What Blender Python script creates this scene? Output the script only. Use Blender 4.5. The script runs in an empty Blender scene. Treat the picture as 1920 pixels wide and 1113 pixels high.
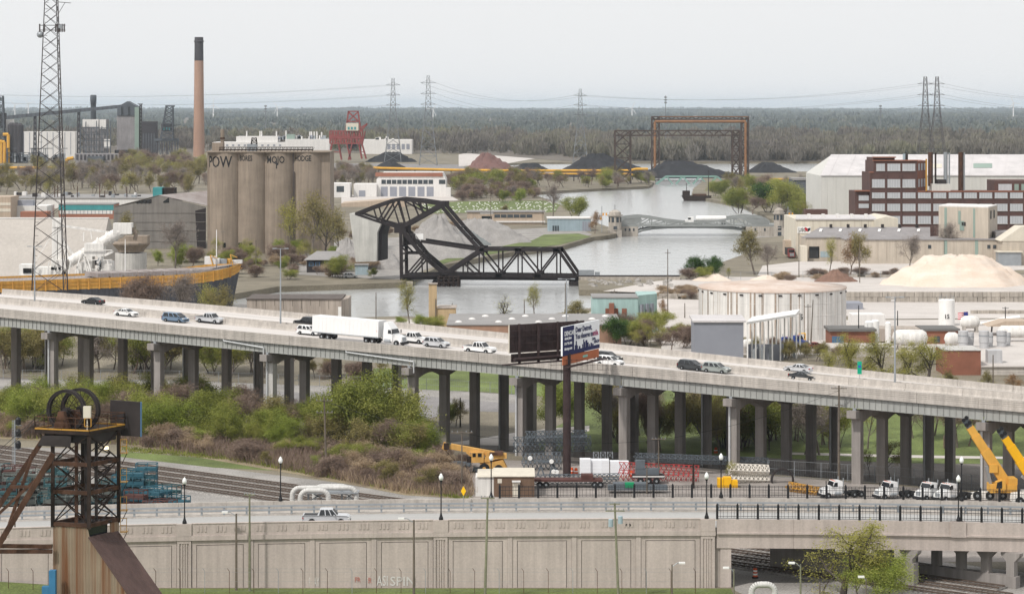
import bpy, bmesh, math, random
import numpy as np
from mathutils import Vector, Matrix, Quaternion
from mathutils import noise
from mathutils.geometry import tessellate_polygon
R = math.radians
sc = bpy.context.scene
COL = sc.collection
# ---------------------------------------------------------------- camera, sky, sun, exposure
F, YH, H = 4600.0, 198.0, 57.3          # focal length in photo pixels, horizon row, camera height (m)
cam = bpy.data.cameras.new('camera'); camo = bpy.data.objects.new('camera', cam); COL.objects.link(camo)
camo.location = (0, 0, H); camo.rotation_euler = (R(90), 0, 0)
cam.sensor_width = 36.0; cam.lens = 36.0*F/1920.0
cam.shift_y = -(556.5-YH)/1920.0
cam.clip_start = 1.0; cam.clip_end = 90000.0
sc.camera = camo
SUN_AZ, SUN_EL = R(222), R(50)          # azimuth clockwise from +Y
w = bpy.data.worlds.new('World'); sc.world = w; w.use_nodes = True
nt = w.node_tree; nt.nodes.clear()
out = nt.nodes.new('ShaderNodeOutputWorld'); bg = nt.nodes.new('ShaderNodeBackground')
sky = nt.nodes.new('ShaderNodeTexSky'); sky.sky_type = 'NISHITA'; sky.sun_disc = False
sky.sun_elevation = SUN_EL; sky.sun_rotation = SUN_AZ; sky.dust_density = 6.0; sky.air_density = 1.0; sky.ozone_density = 1.0
hs = nt.nodes.new('ShaderNodeHueSaturation'); hs.inputs['Saturation'].default_value = 0.25; hs.inputs['Value'].default_value = 1.0
mx = nt.nodes.new('ShaderNodeMix'); mx.data_type = 'RGBA'; mx.inputs['Factor'].default_value = 0.82
mx.inputs['B'].default_value = (10.7, 10.75, 10.8, 1)
nt.links.new(sky.outputs[0], hs.inputs['Color']); nt.links.new(hs.outputs[0], mx.inputs['A'])
nt.links.new(mx.outputs['Result'], bg.inputs['Color']); bg.inputs['Strength'].default_value = 0.1
nt.links.new(bg.outputs[0], out.inputs['Surface'])
sd = Vector((math.sin(SUN_AZ)*math.cos(SUN_EL), math.cos(SUN_AZ)*math.cos(SUN_EL), math.sin(SUN_EL)))
sl = bpy.data.lights.new('sun', 'SUN'); sl.energy = 2.9; sl.angle = R(3.0); sl.color = (1.0, 0.96, 0.9)
slo = bpy.data.objects.new('sun', sl); COL.objects.link(slo); slo.location = (0, -50, 300)
slo.rotation_euler = (-sd).to_track_quat('-Z', 'Y').to_euler()
sc.view_settings.view_transform = 'Standard'; sc.view_settings.look = 'None'
sc.view_settings.exposure = -0.03; sc.view_settings.gamma = 1.0
sc.cycles.max_bounces = 6; sc.cycles.volume_bounces = 1; sc.cycles.transparent_max_bounces = 8
# ---------------------------------------------------------------- pixel -> place
def XP(px, Y): return (px-960.0)/F*Y
def ZP(py, Y): return H-(py-YH)*Y/F
def YZ(py, z=0.0): return F*(H-z)/(py-YH)
FS = 0.587; FC = 0.862                     # freeway: near edge runs Y = 402 - FS*X
def so(X, Y): return (Y-402.0+FS*X)*FC     # metres beyond the freeway's near edge
def smooth(t): t = max(0, min(1, t)); return t*t*(3-2*t)
def hgt(X, Y):
    s = so(X, Y)
    if s <= -2 or s >= 130: return 0.0
    return -4.6*smooth((s+2)/38.0)*(1-smooth((s-62)/68.0))
def G(px, py, z=None):
    if z is not None:
        Y = YZ(py, z); return Vector((XP(px, Y), Y, z))
    lo, hi = 60.0, 60000.0
    Y = YZ(py, 0); z = 0
    for k in range(40):
        z = hgt(XP(px, Y), Y); Y = 0.5*Y+0.5*YZ(py, z)
    return Vector((XP(px, Y), Y, z))
# ---------------------------------------------------------------- materials
MATS = {}
def mat(name, col, rough=0.85, var=0.18, scale=0.5, metal=0.0, streak=0.0, bump=0.0, col2=None, spec=0.3, stretch=(1,1,1), obr=0.0, rot=0.0, fine=0.0):
    """colour with two octaves of blotches (world space), optional vertical streaks and relief"""
    m = bpy.data.materials.new(name); m.use_nodes = True; N = m.node_tree.nodes; L = m.node_tree.links
    p = N['Principled BSDF']; p.inputs['Roughness'].default_value = rough; p.inputs['Metallic'].default_value = metal
    p.inputs['Specular IOR Level'].default_value = spec
    geo = N.new('ShaderNodeNewGeometry'); mp = N.new('ShaderNodeMapping'); mp.inputs['Scale'].default_value = stretch
    mp.inputs['Rotation'].default_value = (0, 0, rot)
    if rot: mp.vector_type = 'TEXTURE'; mp.inputs['Rotation'].default_value = (0, 0, -rot)
    L.new(geo.outputs['Position'], mp.inputs['Vector'])
    n1 = N.new('ShaderNodeTexNoise'); n1.inputs['Scale'].default_value = scale; n1.inputs['Detail'].default_value = 5; n1.inputs['Roughness'].default_value = 0.65
    L.new(mp.outputs[0], n1.inputs['Vector'])
    mr = N.new('ShaderNodeMapRange'); mr.inputs['From Min'].default_value = 0.28; mr.inputs['From Max'].default_value = 0.72
    L.new(n1.outputs['Fac'], mr.inputs['Value'])
    a = tuple(c*(1-var) for c in col); b = tuple(c*(1+var) for c in (col2 or col)) if not col2 else tuple(col2)
    mix = N.new('ShaderNodeMix'); mix.data_type = 'RGBA'; mix.inputs['A'].default_value = (*a, 1); mix.inputs['B'].default_value = (*b, 1)
    L.new(mr.outputs[0], mix.inputs['Factor']); cur = mix.outputs['Result']
    def mul(fac_socket, lo, hi, f0=0.35, f1=0.65):
        nonlocal cur
        r2 = N.new('ShaderNodeMapRange'); r2.inputs['From Min'].default_value = f0; r2.inputs['From Max'].default_value = f1
        r2.inputs['To Min'].default_value = lo; r2.inputs['To Max'].default_value = hi
        L.new(fac_socket, r2.inputs['Value'])
        v = N.new('ShaderNodeVectorMath'); v.operation = 'SCALE'
        L.new(cur, v.inputs[0]); L.new(r2.outputs[0], v.inputs['Scale']); cur = v.outputs[0]
    if streak:
        m2 = N.new('ShaderNodeMapping'); m2.inputs['Scale'].default_value = (1, 1, 0.05)
        L.new(geo.outputs['Position'], m2.inputs['Vector'])
        n2 = N.new('ShaderNodeTexNoise'); n2.inputs['Scale'].default_value = 1.1; n2.inputs['Detail'].default_value = 4; n2.inputs['Roughness'].default_value = 0.7
        L.new(m2.outputs[0], n2.inputs['Vector']); mul(n2.outputs['Fac'], 1-streak, 1+streak*0.35)
    if fine:
        n3 = N.new('ShaderNodeTexNoise'); n3.inputs['Scale'].default_value = 4.0; n3.inputs['Detail'].default_value = 3
        L.new(geo.outputs['Position'], n3.inputs['Vector']); mul(n3.outputs['Fac'], 1-fine, 1+fine)
    if obr:
        oi = N.new('ShaderNodeObjectInfo'); mul(oi.outputs['Random'], 1-obr, 1+obr, 0, 1)
    L.new(cur, p.inputs['Base Color'])
    if bump:
        bp = N.new('ShaderNodeBump'); bp.inputs['Strength'].default_value = bump; bp.inputs['Distance'].default_value = 0.15
        L.new(n1.outputs['Fac'], bp.inputs['Height']); L.new(bp.outputs[0], p.inputs['Normal'])
    MATS[name] = m; return m
def leafmat(name, cols, rough=0.7, obr=0.25):
    m = bpy.data.materials.new(name); m.use_nodes = True; N = m.node_tree.nodes; L = m.node_tree.links
    p = N['Principled BSDF']; p.inputs['Roughness'].default_value = rough; p.inputs['Specular IOR Level'].default_value = 0.15
    geo = N.new('ShaderNodeNewGeometry'); n1 = N.new('ShaderNodeTexNoise'); n1.inputs['Scale'].default_value = 0.55; n1.inputs['Detail'].default_value = 4
    L.new(geo.outputs['Position'], n1.inputs['Vector'])
    oi = N.new('ShaderNodeObjectInfo'); ad = N.new('ShaderNodeMath'); ad.operation = 'MULTIPLY_ADD'; ad.inputs[1].default_value = obr; 
    L.new(oi.outputs['Random'], ad.inputs[0]); L.new(n1.outputs['Fac'], ad.inputs[2])
    rp = N.new('ShaderNodeValToRGB'); els = rp.color_ramp.elements
    ps = np.linspace(0.36, 0.68+obr, len(cols))
    els[0].position = ps[0]; els[0].color = (*cols[0], 1); els[1].position = ps[-1]; els[1].color = (*cols[-1], 1)
    for q, c in zip(ps[1:-1], cols[1:-1]):
        e = els.new(q); e.color = (*c, 1)
    L.new(ad.outputs[0], rp.inputs['Fac']); L.new(rp.outputs[0], p.inputs['Base Color'])
    tr = N.new('ShaderNodeBsdfTranslucent'); L.new(rp.outputs[0], tr.inputs['Color'])
    ms = N.new('ShaderNodeMixShader'); ms.inputs[0].default_value = 0.3
    L.new(p.outputs[0], ms.inputs[1]); L.new(tr.outputs[0], ms.inputs[2]); L.new(ms.outputs[0], N['Material Output'].inputs['Surface'])
    MATS[name] = m; return m
# ---------------------------------------------------------------- mesh building
def V(*a): return Vector(a)
class MB:
    def __init__(s): s.v = []; s.f = []
    def add(s, vs, fs):
        o = len(s.v); s.v += [tuple(x) for x in vs]; s.f += [tuple(i+o for i in f) for f in fs]; return s
    def hexa(s, b, t):        # four bottom points (ccw from above), four top points
        return s.add(list(b)+list(t), [(3,2,1,0),(4,5,6,7),(0,1,5,4),(1,2,6,5),(2,3,7,6),(3,0,4,7)])
    def b2(s, x0, x1, y0, y1, z0, z1):
        return s.hexa([(x0,y0,z0),(x1,y0,z0),(x1,y1,z0),(x0,y1,z0)], [(x0,y0,z1),(x1,y0,z1),(x1,y1,z1),(x0,y1,z1)])
    def box(s, c, d, rz=0.0):
        ca, sa = math.cos(rz), math.sin(rz); hx, hy = d[0]/2, d[1]/2
        P = [(c[0]+x*ca-y*sa, c[1]+x*sa+y*ca) for x, y in ((-hx,-hy),(hx,-hy),(hx,hy),(-hx,hy))]
        return s.hexa([(x,y,c[2]-d[2]/2) for x,y in P], [(x,y,c[2]+d[2]/2) for x,y in P])
    def bar(s, p, q, w=0.2, h=None):
        p, q = Vector(p), Vector(q); d = q-p
        if d.length < 1e-6: return s
        d.normalize(); up = Vector((0,0,1)) if abs(d.z) < 0.95 else Vector((0,1,0))
        a = d.cross(up).normalized()*(w/2); b = a.cross(d).normalized()*((h or w)/2)
        return s.add([p-a-b, p+a-b, p+a+b, p-a+b, q-a-b, q+a-b, q+a+b, q-a+b], [(0,1,2,3),(7,6,5,4),(0,4,5,1),(1,5,6,2),(2,6,7,3),(3,7,4,0)])
    def tube(s, p, q, r0, r1=None, n=8, cap=True):
        p, q = Vector(p), Vector(q); r1 = r0 if r1 is None else r1; d = (q-p).normalized()
        up = Vector((0,0,1)) if abs(d.z) < 0.95 else Vector((0,1,0)); a = d.cross(up).normalized(); b = d.cross(a)
        vs = []
        for c, r in ((p, r0), (q, r1)):
            for k in range(n):
                t = 2*math.pi*k/n; vs.append(c+a*(math.cos(t)*r)+b*(math.sin(t)*r))
        fs = [(k, (k+1)%n, n+(k+1)%n, n+k) for k in range(n)]
        if cap: fs += [tuple(range(n-1,-1,-1)), tuple(range(n, 2*n))]
        return s.add(vs, fs)
    def path(s, pts, r, n=8):
        for a, b in zip(pts[:-1], pts[1:]): s.tube(a, b, r, r, n)
        return s
    def lathe(s, prof, c=(0,0,0), n=24, axis='z', close=False):
        vs = []; m = len(prof)
        for k in range(n):
            t = 2*math.pi*k/n; ct, st = math.cos(t), math.sin(t)
            for r, z in prof:
                if axis == 'z': vs.append((c[0]+r*ct, c[1]+r*st, c[2]+z))
                elif axis == 'x': vs.append((c[0]+z, c[1]+r*ct, c[2]+r*st))
                else: vs.append((c[0]+r*st, c[1]+z, c[2]+r*ct))
        fs = []
        for k in range(n):
            k2 = (k+1)%n
            for j in range(m-1): fs.append((k*m+j, k2*m+j, k2*m+j+1, k*m+j+1))
        if close:
            fs.append(tuple(k*m for k in range(n-1,-1,-1))); fs.append(tuple(k*m+m-1 for k in range(n)))
        return s.add(vs, fs)
    def prism(s, pts, vec):    # polygon (3-D points) pushed along vec
        n = len(pts); pts = [Vector(p) for p in pts]; vec = Vector(vec)
        return s.add(pts+[p+vec for p in pts], [tuple(range(n-1,-1,-1)), tuple(range(n, 2*n))]+[(k, (k+1)%n, n+(k+1)%n, n+k) for k in range(n)])
    def build(s, name, m, parent=None, smooth=False, kind=None, auto=False):
        o = Vector((0,0,0)); p = parent
        while p is not None: o += p.location; p = p.parent
        me = bpy.data.meshes.new(name)
        me.from_pydata([(x-o.x, y-o.y, z-o.z) for x, y, z in s.v], [], s.f)
        bm = bmesh.new(); bm.from_mesh(me); bmesh.ops.recalc_face_normals(bm, faces=bm.faces)
        if auto:
            for e in bm.edges:
                e.smooth = len(e.link_faces) == 2 and e.calc_face_angle(0) < 0.7
            smooth = True
        bm.to_mesh(me); bm.free()
        if smooth: me.polygons.foreach_set('use_smooth', [True]*len(me.polygons))
        ob = bpy.data.objects.new(name, me); COL.objects.link(ob)
        me.materials.append(MATS[m] if isinstance(m, str) else m)
        if parent is not None: ob.parent = parent
        if kind: ob['kind'] = kind
        return ob
def tag(o, label, cat, group=None):
    o['label'] = label; o['category'] = cat
    if group: o['group'] = group
    return o
def thing(name, label, cat, loc=(0,0,0), group=None):
    o = bpy.data.objects.new(name, None); COL.objects.link(o); o.location = loc; o.empty_display_size = 0.5
    return tag(o, label, cat, group)
KIDS = {}
def dup(root, loc, rz=0.0, scl=None, label=None, group=None):
    def cp(o, par):
        c = o.copy(); COL.objects.link(c); c.parent = par
        for ch in o.children: cp(ch, c)
        return c
    c = cp(root, None); c.location = loc; c.rotation_euler = (0, 0, rz)
    if scl is not None: c.scale = scl if hasattr(scl, '__len__') else (scl,)*3
    if label: c['label'] = label
    if group: c['group'] = group
    return c
def place(o, loc, rz=0.0, scl=None):
    o.location = loc; o.rotation_euler = (0, 0, rz)
    if scl is not None: o.scale = scl if hasattr(scl, '__len__') else (scl,)*3
    return o
def sheet(name, pts, m, dz=0.0, kind='structure', thick=0.0, fol=True, step=None):
    """flat ground polygon through world XY points, following the terrain, cut along freeway-parallel lines"""
    bm = bmesh.new()
    tri = tessellate_polygon([[Vector((p[0], p[1], 0)) for p in pts]])
    vs = [bm.verts.new((p[0], p[1], 0)) for p in pts]
    for t in tri:
        try: bm.faces.new([vs[i] for i in t])
        except ValueError: pass
    if fol:
        ss = [so(p[0], p[1]) for p in pts]; n = Vector((FS*FC, FC, 0))
        for s in (-2, 2, 6, 10, 15, 20, 25, 30, 36, 62, 70, 78, 86, 96, 106, 114, 122, 130):
            if min(ss) < s < max(ss):
                bmesh.ops.bisect_plane(bm, geom=bm.verts[:]+bm.edges[:]+bm.faces[:], plane_co=Vector((0, 402+s/FC, 0)), plane_no=n)
    for v in bm.verts: v.co.z = (hgt(v.co.x, v.co.y) if fol else 0)+dz
    bmesh.ops.recalc_face_normals(bm, faces=bm.faces)
    for f in bm.faces:
        if f.normal.z < 0: f.normal_flip()
    if thick:
        bd = [e for e in bm.edges if len(e.link_faces) == 1]
        r = bmesh.ops.extrude_edge_only(bm, edges=bd)
        for g in r['geom']:
            if isinstance(g, bmesh.types.BMVert): g.co.z -= thick
    me = bpy.data.meshes.new(name); bm.to_mesh(me); bm.free()
    ob = bpy.data.objects.new(name, me); COL.objects.link(ob); me.materials.append(MATS[m])
    if kind: ob['kind'] = kind
    return ob
def gp(*pxy): return [G(x, y, 0.0) for x, y in pxy]
def gt(*pxy): return [G(x, y) for x, y in pxy]
rnd = random.Random(7)
# common materials
mat('concrete', (0.44,0.405,0.37), var=0.10, scale=0.25, streak=0.22, fine=0.06)
mat('deck_concrete', (0.56,0.525,0.50), var=0.13, scale=0.5, stretch=(60,1.1,1.1), rot=R(30.4), fine=0.05)
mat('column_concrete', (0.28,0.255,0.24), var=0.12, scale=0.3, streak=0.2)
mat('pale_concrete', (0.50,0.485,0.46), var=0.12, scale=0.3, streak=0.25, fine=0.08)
mat('wall_concrete', (0.47,0.405,0.37), var=0.08, scale=0.22, streak=0.14, fine=0.05)
mat('girder_paint', (0.34,0.345,0.33), var=0.08, scale=0.3, streak=0.1, rough=0.6)
mat('asphalt', (0.30,0.30,0.30), var=0.12, scale=0.3, stretch=(0.06,1,1), fine=0.08)
mat('road_light', (0.37,0.365,0.355), var=0.10, scale=0.4, stretch=(0.05,1,1), fine=0.05)
mat('black_iron', (0.012,0.012,0.014), rough=0.5, var=0.1)
mat('galvanised', (0.30,0.32,0.34), rough=0.5, var=0.12, metal=0.3)
mat('pipe_metal', (0.55,0.56,0.57), rough=0.45, var=0.12, scale=1.5, metal=0.2)
mat('dark_steel', (0.030,0.024,0.024), rough=0.7, var=0.3, scale=0.6)
mat('rust_dark', (0.030,0.019,0.015), rough=0.85, var=0.4, scale=0.8, streak=0.3)
mat('rust', (0.085,0.042,0.026), rough=0.9, var=0.45, scale=0.7, streak=0.4)
mat('yellow_paint', (0.44,0.23,0.04), rough=0.5, var=0.15, scale=0.8)
mat('white_paint', (0.78,0.77,0.75), rough=0.45, var=0.06, scale=0.5, streak=0.08)
mat('wood_pole', (0.15,0.125,0.10), rough=0.95, var=0.25, scale=1.5, streak=0.25)
mat('rubber', (0.016,0.016,0.017), rough=0.85, var=0.2)
mat('black_glass', (0.012,0.014,0.017), rough=0.08, var=0.1, spec=0.6)
mat('window_glass', (0.05,0.06,0.07), rough=0.12, var=0.3, scale=0.7, spec=0.6)
# ---------------------------------------------------------------- ground, water, river
mat('soil', (0.17,0.145,0.105), var=0.35, scale=0.05, fine=0.25, col2=(0.25,0.22,0.165))
mat('grass', (0.10,0.125,0.04), var=0.4, scale=0.09, fine=0.3, col2=(0.17,0.215,0.065))
mat('gravel', (0.25,0.235,0.22), var=0.25, scale=0.12, fine=0.25, col2=(0.35,0.33,0.31))
mat('lot_pale', (0.50,0.46,0.43), var=0.12, scale=0.08, fine=0.06, col2=(0.56,0.52,0.49))
mat('lot_dark', (0.20,0.19,0.19), var=0.2, scale=0.12, fine=0.15, col2=(0.27,0.255,0.25))
mat('yard_dirt', (0.25,0.22,0.20), var=0.3, scale=0.15, fine=0.15, col2=(0.36,0.325,0.30))
mat('shade_painted_soil', (0.12,0.105,0.095), var=0.3, scale=0.12, fine=0.2, col2=(0.18,0.16,0.145))  # soil colour darkened to deepen the shade beneath the viaduct
mat('dry_grass', (0.22,0.17,0.115), var=0.3, scale=0.15, fine=0.25, col2=(0.30,0.25,0.16))
m = bpy.data.materials.new('river_water'); m.use_nodes = True; N = m.node_tree.nodes; L = m.node_tree.links; p = N['Principled BSDF']
p.inputs['Base Color'].default_value = (0.36,0.365,0.36,1); p.inputs['Roughness'].default_value = 0.2; p.inputs['IOR'].default_value = 1.7
geo = N.new('ShaderNodeNewGeometry'); mp = N.new('ShaderNodeMapping'); mp.inputs['Scale'].default_value = (0.16, 0.05, 1)
n1 = N.new('ShaderNodeTexNoise'); n1.inputs['Scale'].default_value = 1.6; n1.inputs['Detail'].default_value = 4
bp = N.new('ShaderNodeBump'); bp.inputs['Strength'].default_value = 0.55; bp.inputs['Distance'].default_value = 0.5
L.new(geo.outputs['Position'], mp.inputs['Vector']); L.new(mp.outputs[0], n1.inputs['Vector']); L.new(n1.outputs['Fac'], bp.inputs['Height']); L.new(bp.outputs[0], p.inputs['Normal'])
MATS['river_water'] = m
WZ = -1.8
FARL, FARR = -9000, 9000
# land south of the river and the whole right bank, up to the coal wharf
near_bank = gp((-900,596),(300,596),(470,594),(640,596),(760,592),(850,600),(1000,594),(1120,575),(1195,562),(1222,549),(1180,544),(1086,543),(1084,519))
right_bank = gp((1180,517.5),(1268,517),(1330,500),(1390,478),(1418,446),(1500,440),(1520,432),(1470,428),(1432,402),(1392,384),(1330,373),(1296,366),(1300,353),(1308,347),(1316,340),(1322,324),(1500,321.5),(1700,321.5),(2600,321.5))
A = [V(-330,120,0)] + near_bank + right_bank + [V(420,1100,0), V(330,120,0)]
sheet('ground_south', A, 'soil', thick=4)
# land north-west of the river, joining the far country to the horizon
left_bank = gp((-900,566),(380,560),(466,546),(520,537),(700,531),(752,529),(790,515),(830,497),(880,487),(960,472),(1050,462),(1095,449),(1112,444),(1140,441),(1156,438),(1150,428),(1110,415),(1085,403),(1062,388),(1024,373),(992,361),(1070,356),(1150,352),(1215,349),(1222,346),(1226,340),(1230,324),(1120,322),(1010,318),(948,313),(932,310),(940,307),(1010,304.5),(1200,304),(1560,303.5),(1760,302),(2600,301.5))
B = left_bank + [V(1400,2900,0), V(12000,26000,0), V(12000,60000,0), V(-12000,60000,0), V(-12000,26000,0), V(-1600,2900,0)]
sheet('ground_north', B, 'soil', thick=4, fol=False)
wm = MB().add([(-1800,606,WZ),(2600,606,WZ),(2600,3600,WZ),(-1800,3600,WZ)], [(0,1,2,3)]).build('river_water', 'river_water', kind='structure')
# surface patches on the land
sheet('verge_grass', [V(-120,277,0),V(26,277,0),V(26,291.4,0),V(-120,291.4,0)], 'grass', 0.02)
sheet('foreground_grass', [V(-120,120,0),V(120,120,0),V(120,276.9,0),V(-120,276.9,0)], 'grass', 0.012)
sheet('rail_corridor', [V(-110,415,0),V(-75,411,0),V(-20,368,0),V(24,332,0),V(70,296,0),V(90,280,0),V(30,280,0),V(26.4,290,0),V(26.4,304,0),V(-5,311,0),V(-110,311,0)], 'gravel', 0.008)
sheet('crane_yard', [V(-14,362,0),V(4,345,0),V(22,330,0),V(40,308.5,0),V(95,308.5,0),V(95,352,0),V(20,392,0),V(-6,398,0)], 'yard_dirt', 0.016)
sheet('viaduct_shaded_dirt', gt((-60,760),(500,790),(800,828),(1000,862),(1300,885),(1980,930),(1980,870),(1700,868),(1480,858),(1200,846),(960,832),(800,805),(500,740),(-60,700)), 'shade_painted_soil', 0.02)  # dirt under the deck, with its shade put into the colour
sheet('park_grass', gt((1010,846),(1200,848),(1480,860),(1700,868),(1980,870),(1980,770),(1600,742),(1200,710),(1120,706),(1060,790),(1010,815)), 'grass', 0.03)
sheet('park_path', gt((1480,848),(1700,853),(1980,857),(1980,861),(1700,858),(1480,852)), 'lot_pale', 0.06)
sheet('access_road', gt((830,832),(960,836),(1005,830),(1040,815),(1105,808),(1105,798),(1030,803),(960,812),(900,822)), 'lot_pale', 0.06)
sheet('gravel_lot', gt((-60,724),(300,724),(560,735),(800,742),(960,756),(1010,764),(1000,774),(860,770),(800,785),(600,780),(300,762),(-60,745)), 'lot_dark', 0.04)
sheet('gravel_rim', gt((-60,710),(300,712),(560,722),(800,729),(1000,742),(1005,757),(960,756.5),(800,742.5),(560,735.5),(300,724.5),(-60,724.5)), 'gravel', 0.045)
sheet('field_grass', gt((700,728.5),(900,734),(1005,742),(1120,742),(1120,712),(1000,700),(700,690)), 'grass', 0.045)
sheet('riverside_lot', gp((655,601),(762,598),(850,606),(1000,600),(1120,583),(1195,570),(1240,560),(1310,562),(1310,640),(1100,640),(980,625),(655,610)), 'lot_pale', 0.05)
sheet('salt_yard', gp((1130,546),(1230,527),(1330,519),(1560,520),(1960,520),(1960,556),(1560,560),(1300,556),(1225,549)), 'lot_pale', 0.05)
sheet('lower_lot', gp((1585,562),(1960,558),(1960,596),(1640,598),(1585,592)), 'lot_pale', 0.05)
sheet('tank_farm_ground', gp((1240,600),(1320,598),(1585,600),(1640,600),(1960,598),(1960,665),(1240,665)), 'lot_pale', 0.045)
sheet('mill_yard', gp((1420,517),(1430,498),(1500,490),(1960,488),(1960,505),(1560,515)), 'lot_pale', 0.05)
sheet('gravel_works', gp((690,522),(752,524),(800,505),(850,488),(960,466),(1060,453),(1110,440),(1080,425),(960,430),(850,440),(640,450),(560,480),(560,515)), 'gravel', 0.06)
sheet('peninsula_grass', gp((812,500),(850,489),(960,470),(1050,459),(1108,444),(1085,438),(1020,440),(1000,450),(930,464),(860,478),(815,492)), 'grass', 0.10)
sheet('gull_meadow', gp((800,400),(1040,398),(1050,384),(1020,376),(860,378),(780,385)), 'grass', 0.10)
sheet('garage_apron', gp((640,382),(860,376),(840,364),(640,366)), 'lot_pale', 0.10)
sheet('ore_yard', gp((620,318),(860,322),(1200,330),(1210,322),(1000,318),(880,309),(620,306)), 'lot_dark', 0.10)
sheet('far_clearing', gp((860,312),(945,308),(1070,285),(1080,275),(960,272),(860,290)), 'lot_pale', 0.15)
# ---------------------------------------------------------------- freeway viaduct
FW = 44.0
_pp = [-200,0,200,500,800,1200,1600,1900,2100]
_nt = [560,578,597.5,625.5,652,687.6,725,750,767]
_ft = [527,541,554,580,608.7,648.7,692,721.5,742]
def _line(off, tops):
    r = []
    for px, py in zip(_pp, tops):
        u = (px-960)/F; X = u*(402+off/FC)/(1+FS*u); Y = 402+off/FC-FS*X
        r.append((X*FC-(Y-402)*FC*FS, ZP(py, Y)))           # distance along the road, height
    return r
NL, FL = _line(0, _nt), _line(FW, _ft)
def _ip(tab, t):
    if t <= tab[0][0]: a, b = tab[0], tab[1]
    elif t >= tab[-1][0]: a, b = tab[-2], tab[-1]
    else:
        for a, b in zip(tab[:-1], tab[1:]):
            if a[0] <= t <= b[0]: break
    return a[1]+(b[1]-a[1])*(t-a[0])/(b[0]-a[0])
def _sm(tab, t): return sum(_ip(tab, t+d) for d in (-16,-8,0,8,16))/5
def FP(t, s, dz=0.0):       # along, across -> world point on the barrier-top plane
    X = t*FC+s*FS*FC; Y = 402-t*FS*FC+s*FC
    k = s/FW; z = _sm(NL, t)*(1-k)+_sm(FL, t)*k
    return V(X, Y, z+dz)
def TS(X, Y): return X*FC-(Y-402)*FS*FC, so(X, Y)
def deck_at(px, py):        # pixel -> point on the carriageway
    Y = 430.0
    for k in range(60):
        t, s = TS(XP(px, Y), Y); z = FP(t, s).z-1.05; Y = 0.6*Y+0.4*YZ(py, z)
    t, s = TS(XP(px, Y), Y)
    return t, s
FREE = thing('freeway_viaduct', 'long elevated concrete freeway viaduct on rows of tall columns', 'viaduct', (0,402,0))
T0, T1 = -150.0, 118.0
NP_ = 28
def seg(mb, t0, t1, s0, s1, z0, z1):
    mb.hexa([FP(t0,s0,z0),FP(t1,s0,z0),FP(t1,s1,z0),FP(t0,s1,z0)], [FP(t0,s0,z1),FP(t1,s0,z1),FP(t1,s1,z1),FP(t0,s1,z1)])
mb = MB(); ts = np.linspace(T0, T1, 40)
for a, b in zip(ts[:-1], ts[1:]): seg(mb, a, b, 0.36, FW-0.36, -1.45, -1.10)
mb.build('deck', 'deck_concrete', FREE)
def barrier(prof, s, name):
    for k in range(NP_):
        a = T0+(T1-T0)*k/NP_+0.02; b = T0+(T1-T0)*(k+1)/NP_-0.03
        mb = MB(); n = len(prof)
        vs = [FP(a, s+x, z) for x, z in prof]+[FP(b, s+x, z) for x, z in prof]
        mb.add(vs, [tuple(range(n)), tuple(range(2*n-1, n-1, -1))]+[(j,(j+1)%n,n+(j+1)%n,n+j) for j in range(n)])
        mb.build(name, 'concrete', FREE)
barrier([(0,-1.62),(0,-1.02),(0.05,-0.97),(0,-0.92),(0,-0.70),(0.05,-0.66),(0,-0.62),(0,-0.40),(0.05,-0.36),(0,-0.32),(0,0),(0.28,0),(0.34,-0.75),(0.5,-1.09),(0.3,-1.62)], 0.0, 'parapet_panel')
barrier([(-0.42,-1.098),(-0.2,-0.75),(-0.13,0),(0.13,0),(0.2,-0.75),(0.42,-1.098)], 20.0, 'median_panel')
barrier([(-0.42,-1.098),(-0.2,-0.75),(-0.13,0),(0.13,0),(0.2,-0.75),(0.42,-1.098)], 23.2, 'median_panel')
barrier([(-0.5,-1.09),(-0.34,-0.75),(-0.28,0),(0,0),(0,-1.62),(-0.3,-1.62)], FW, 'parapet_panel')
# bents: measured pixel of every cap's near end
BENTS = []
for px in (-110,94,293,504,770,972,1167,1373,1605,1847,2090):
    u = (px-960)/F; X = u*403/(1+FS*u); BENTS.append(X*FC+(X*FS-1)*FC*FS)
cuts = [T0]+BENTS+[T1]
for a, b in zip(cuts[:-1], cuts[1:]):
    g = MB(); n = 5
    for k in range(n):
        t0 = a+(b-a)*k/n+(0.06 if k == 0 else 0); t1 = a+(b-a)*(k+1)/n-(0.06 if k == n-1 else 0)
        seg(g, t0, t1, 0.50, 0.54, -3.25, -1.64); seg(g, t0, t1, 0.34, 0.72, -3.30, -3.251); seg(g, t0, t1, 0.40, 0.66, -1.639, -1.60)
    go = g.build('girder', 'girder_paint', FREE)
    for k in range(max(2, int((b-a)/0.98))):
        t = a+0.4+k*0.98
        if t > b-0.1: break
        q = MB(); seg(q, t, t+0.05, 0.36, 0.50, -3.25, -1.66); q.build('stiffener', 'girder_paint', go)
mb = MB()
for s in (9, 18, 26, 35, 43.2):
    gm = MB()
    for a, b in zip(ts[:-1:3], list(ts[3::3])): seg(gm, a, b, s, s+0.3, -3.25, -1.46)
    gm.build('inner_girder', 'girder_paint', FREE)
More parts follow.
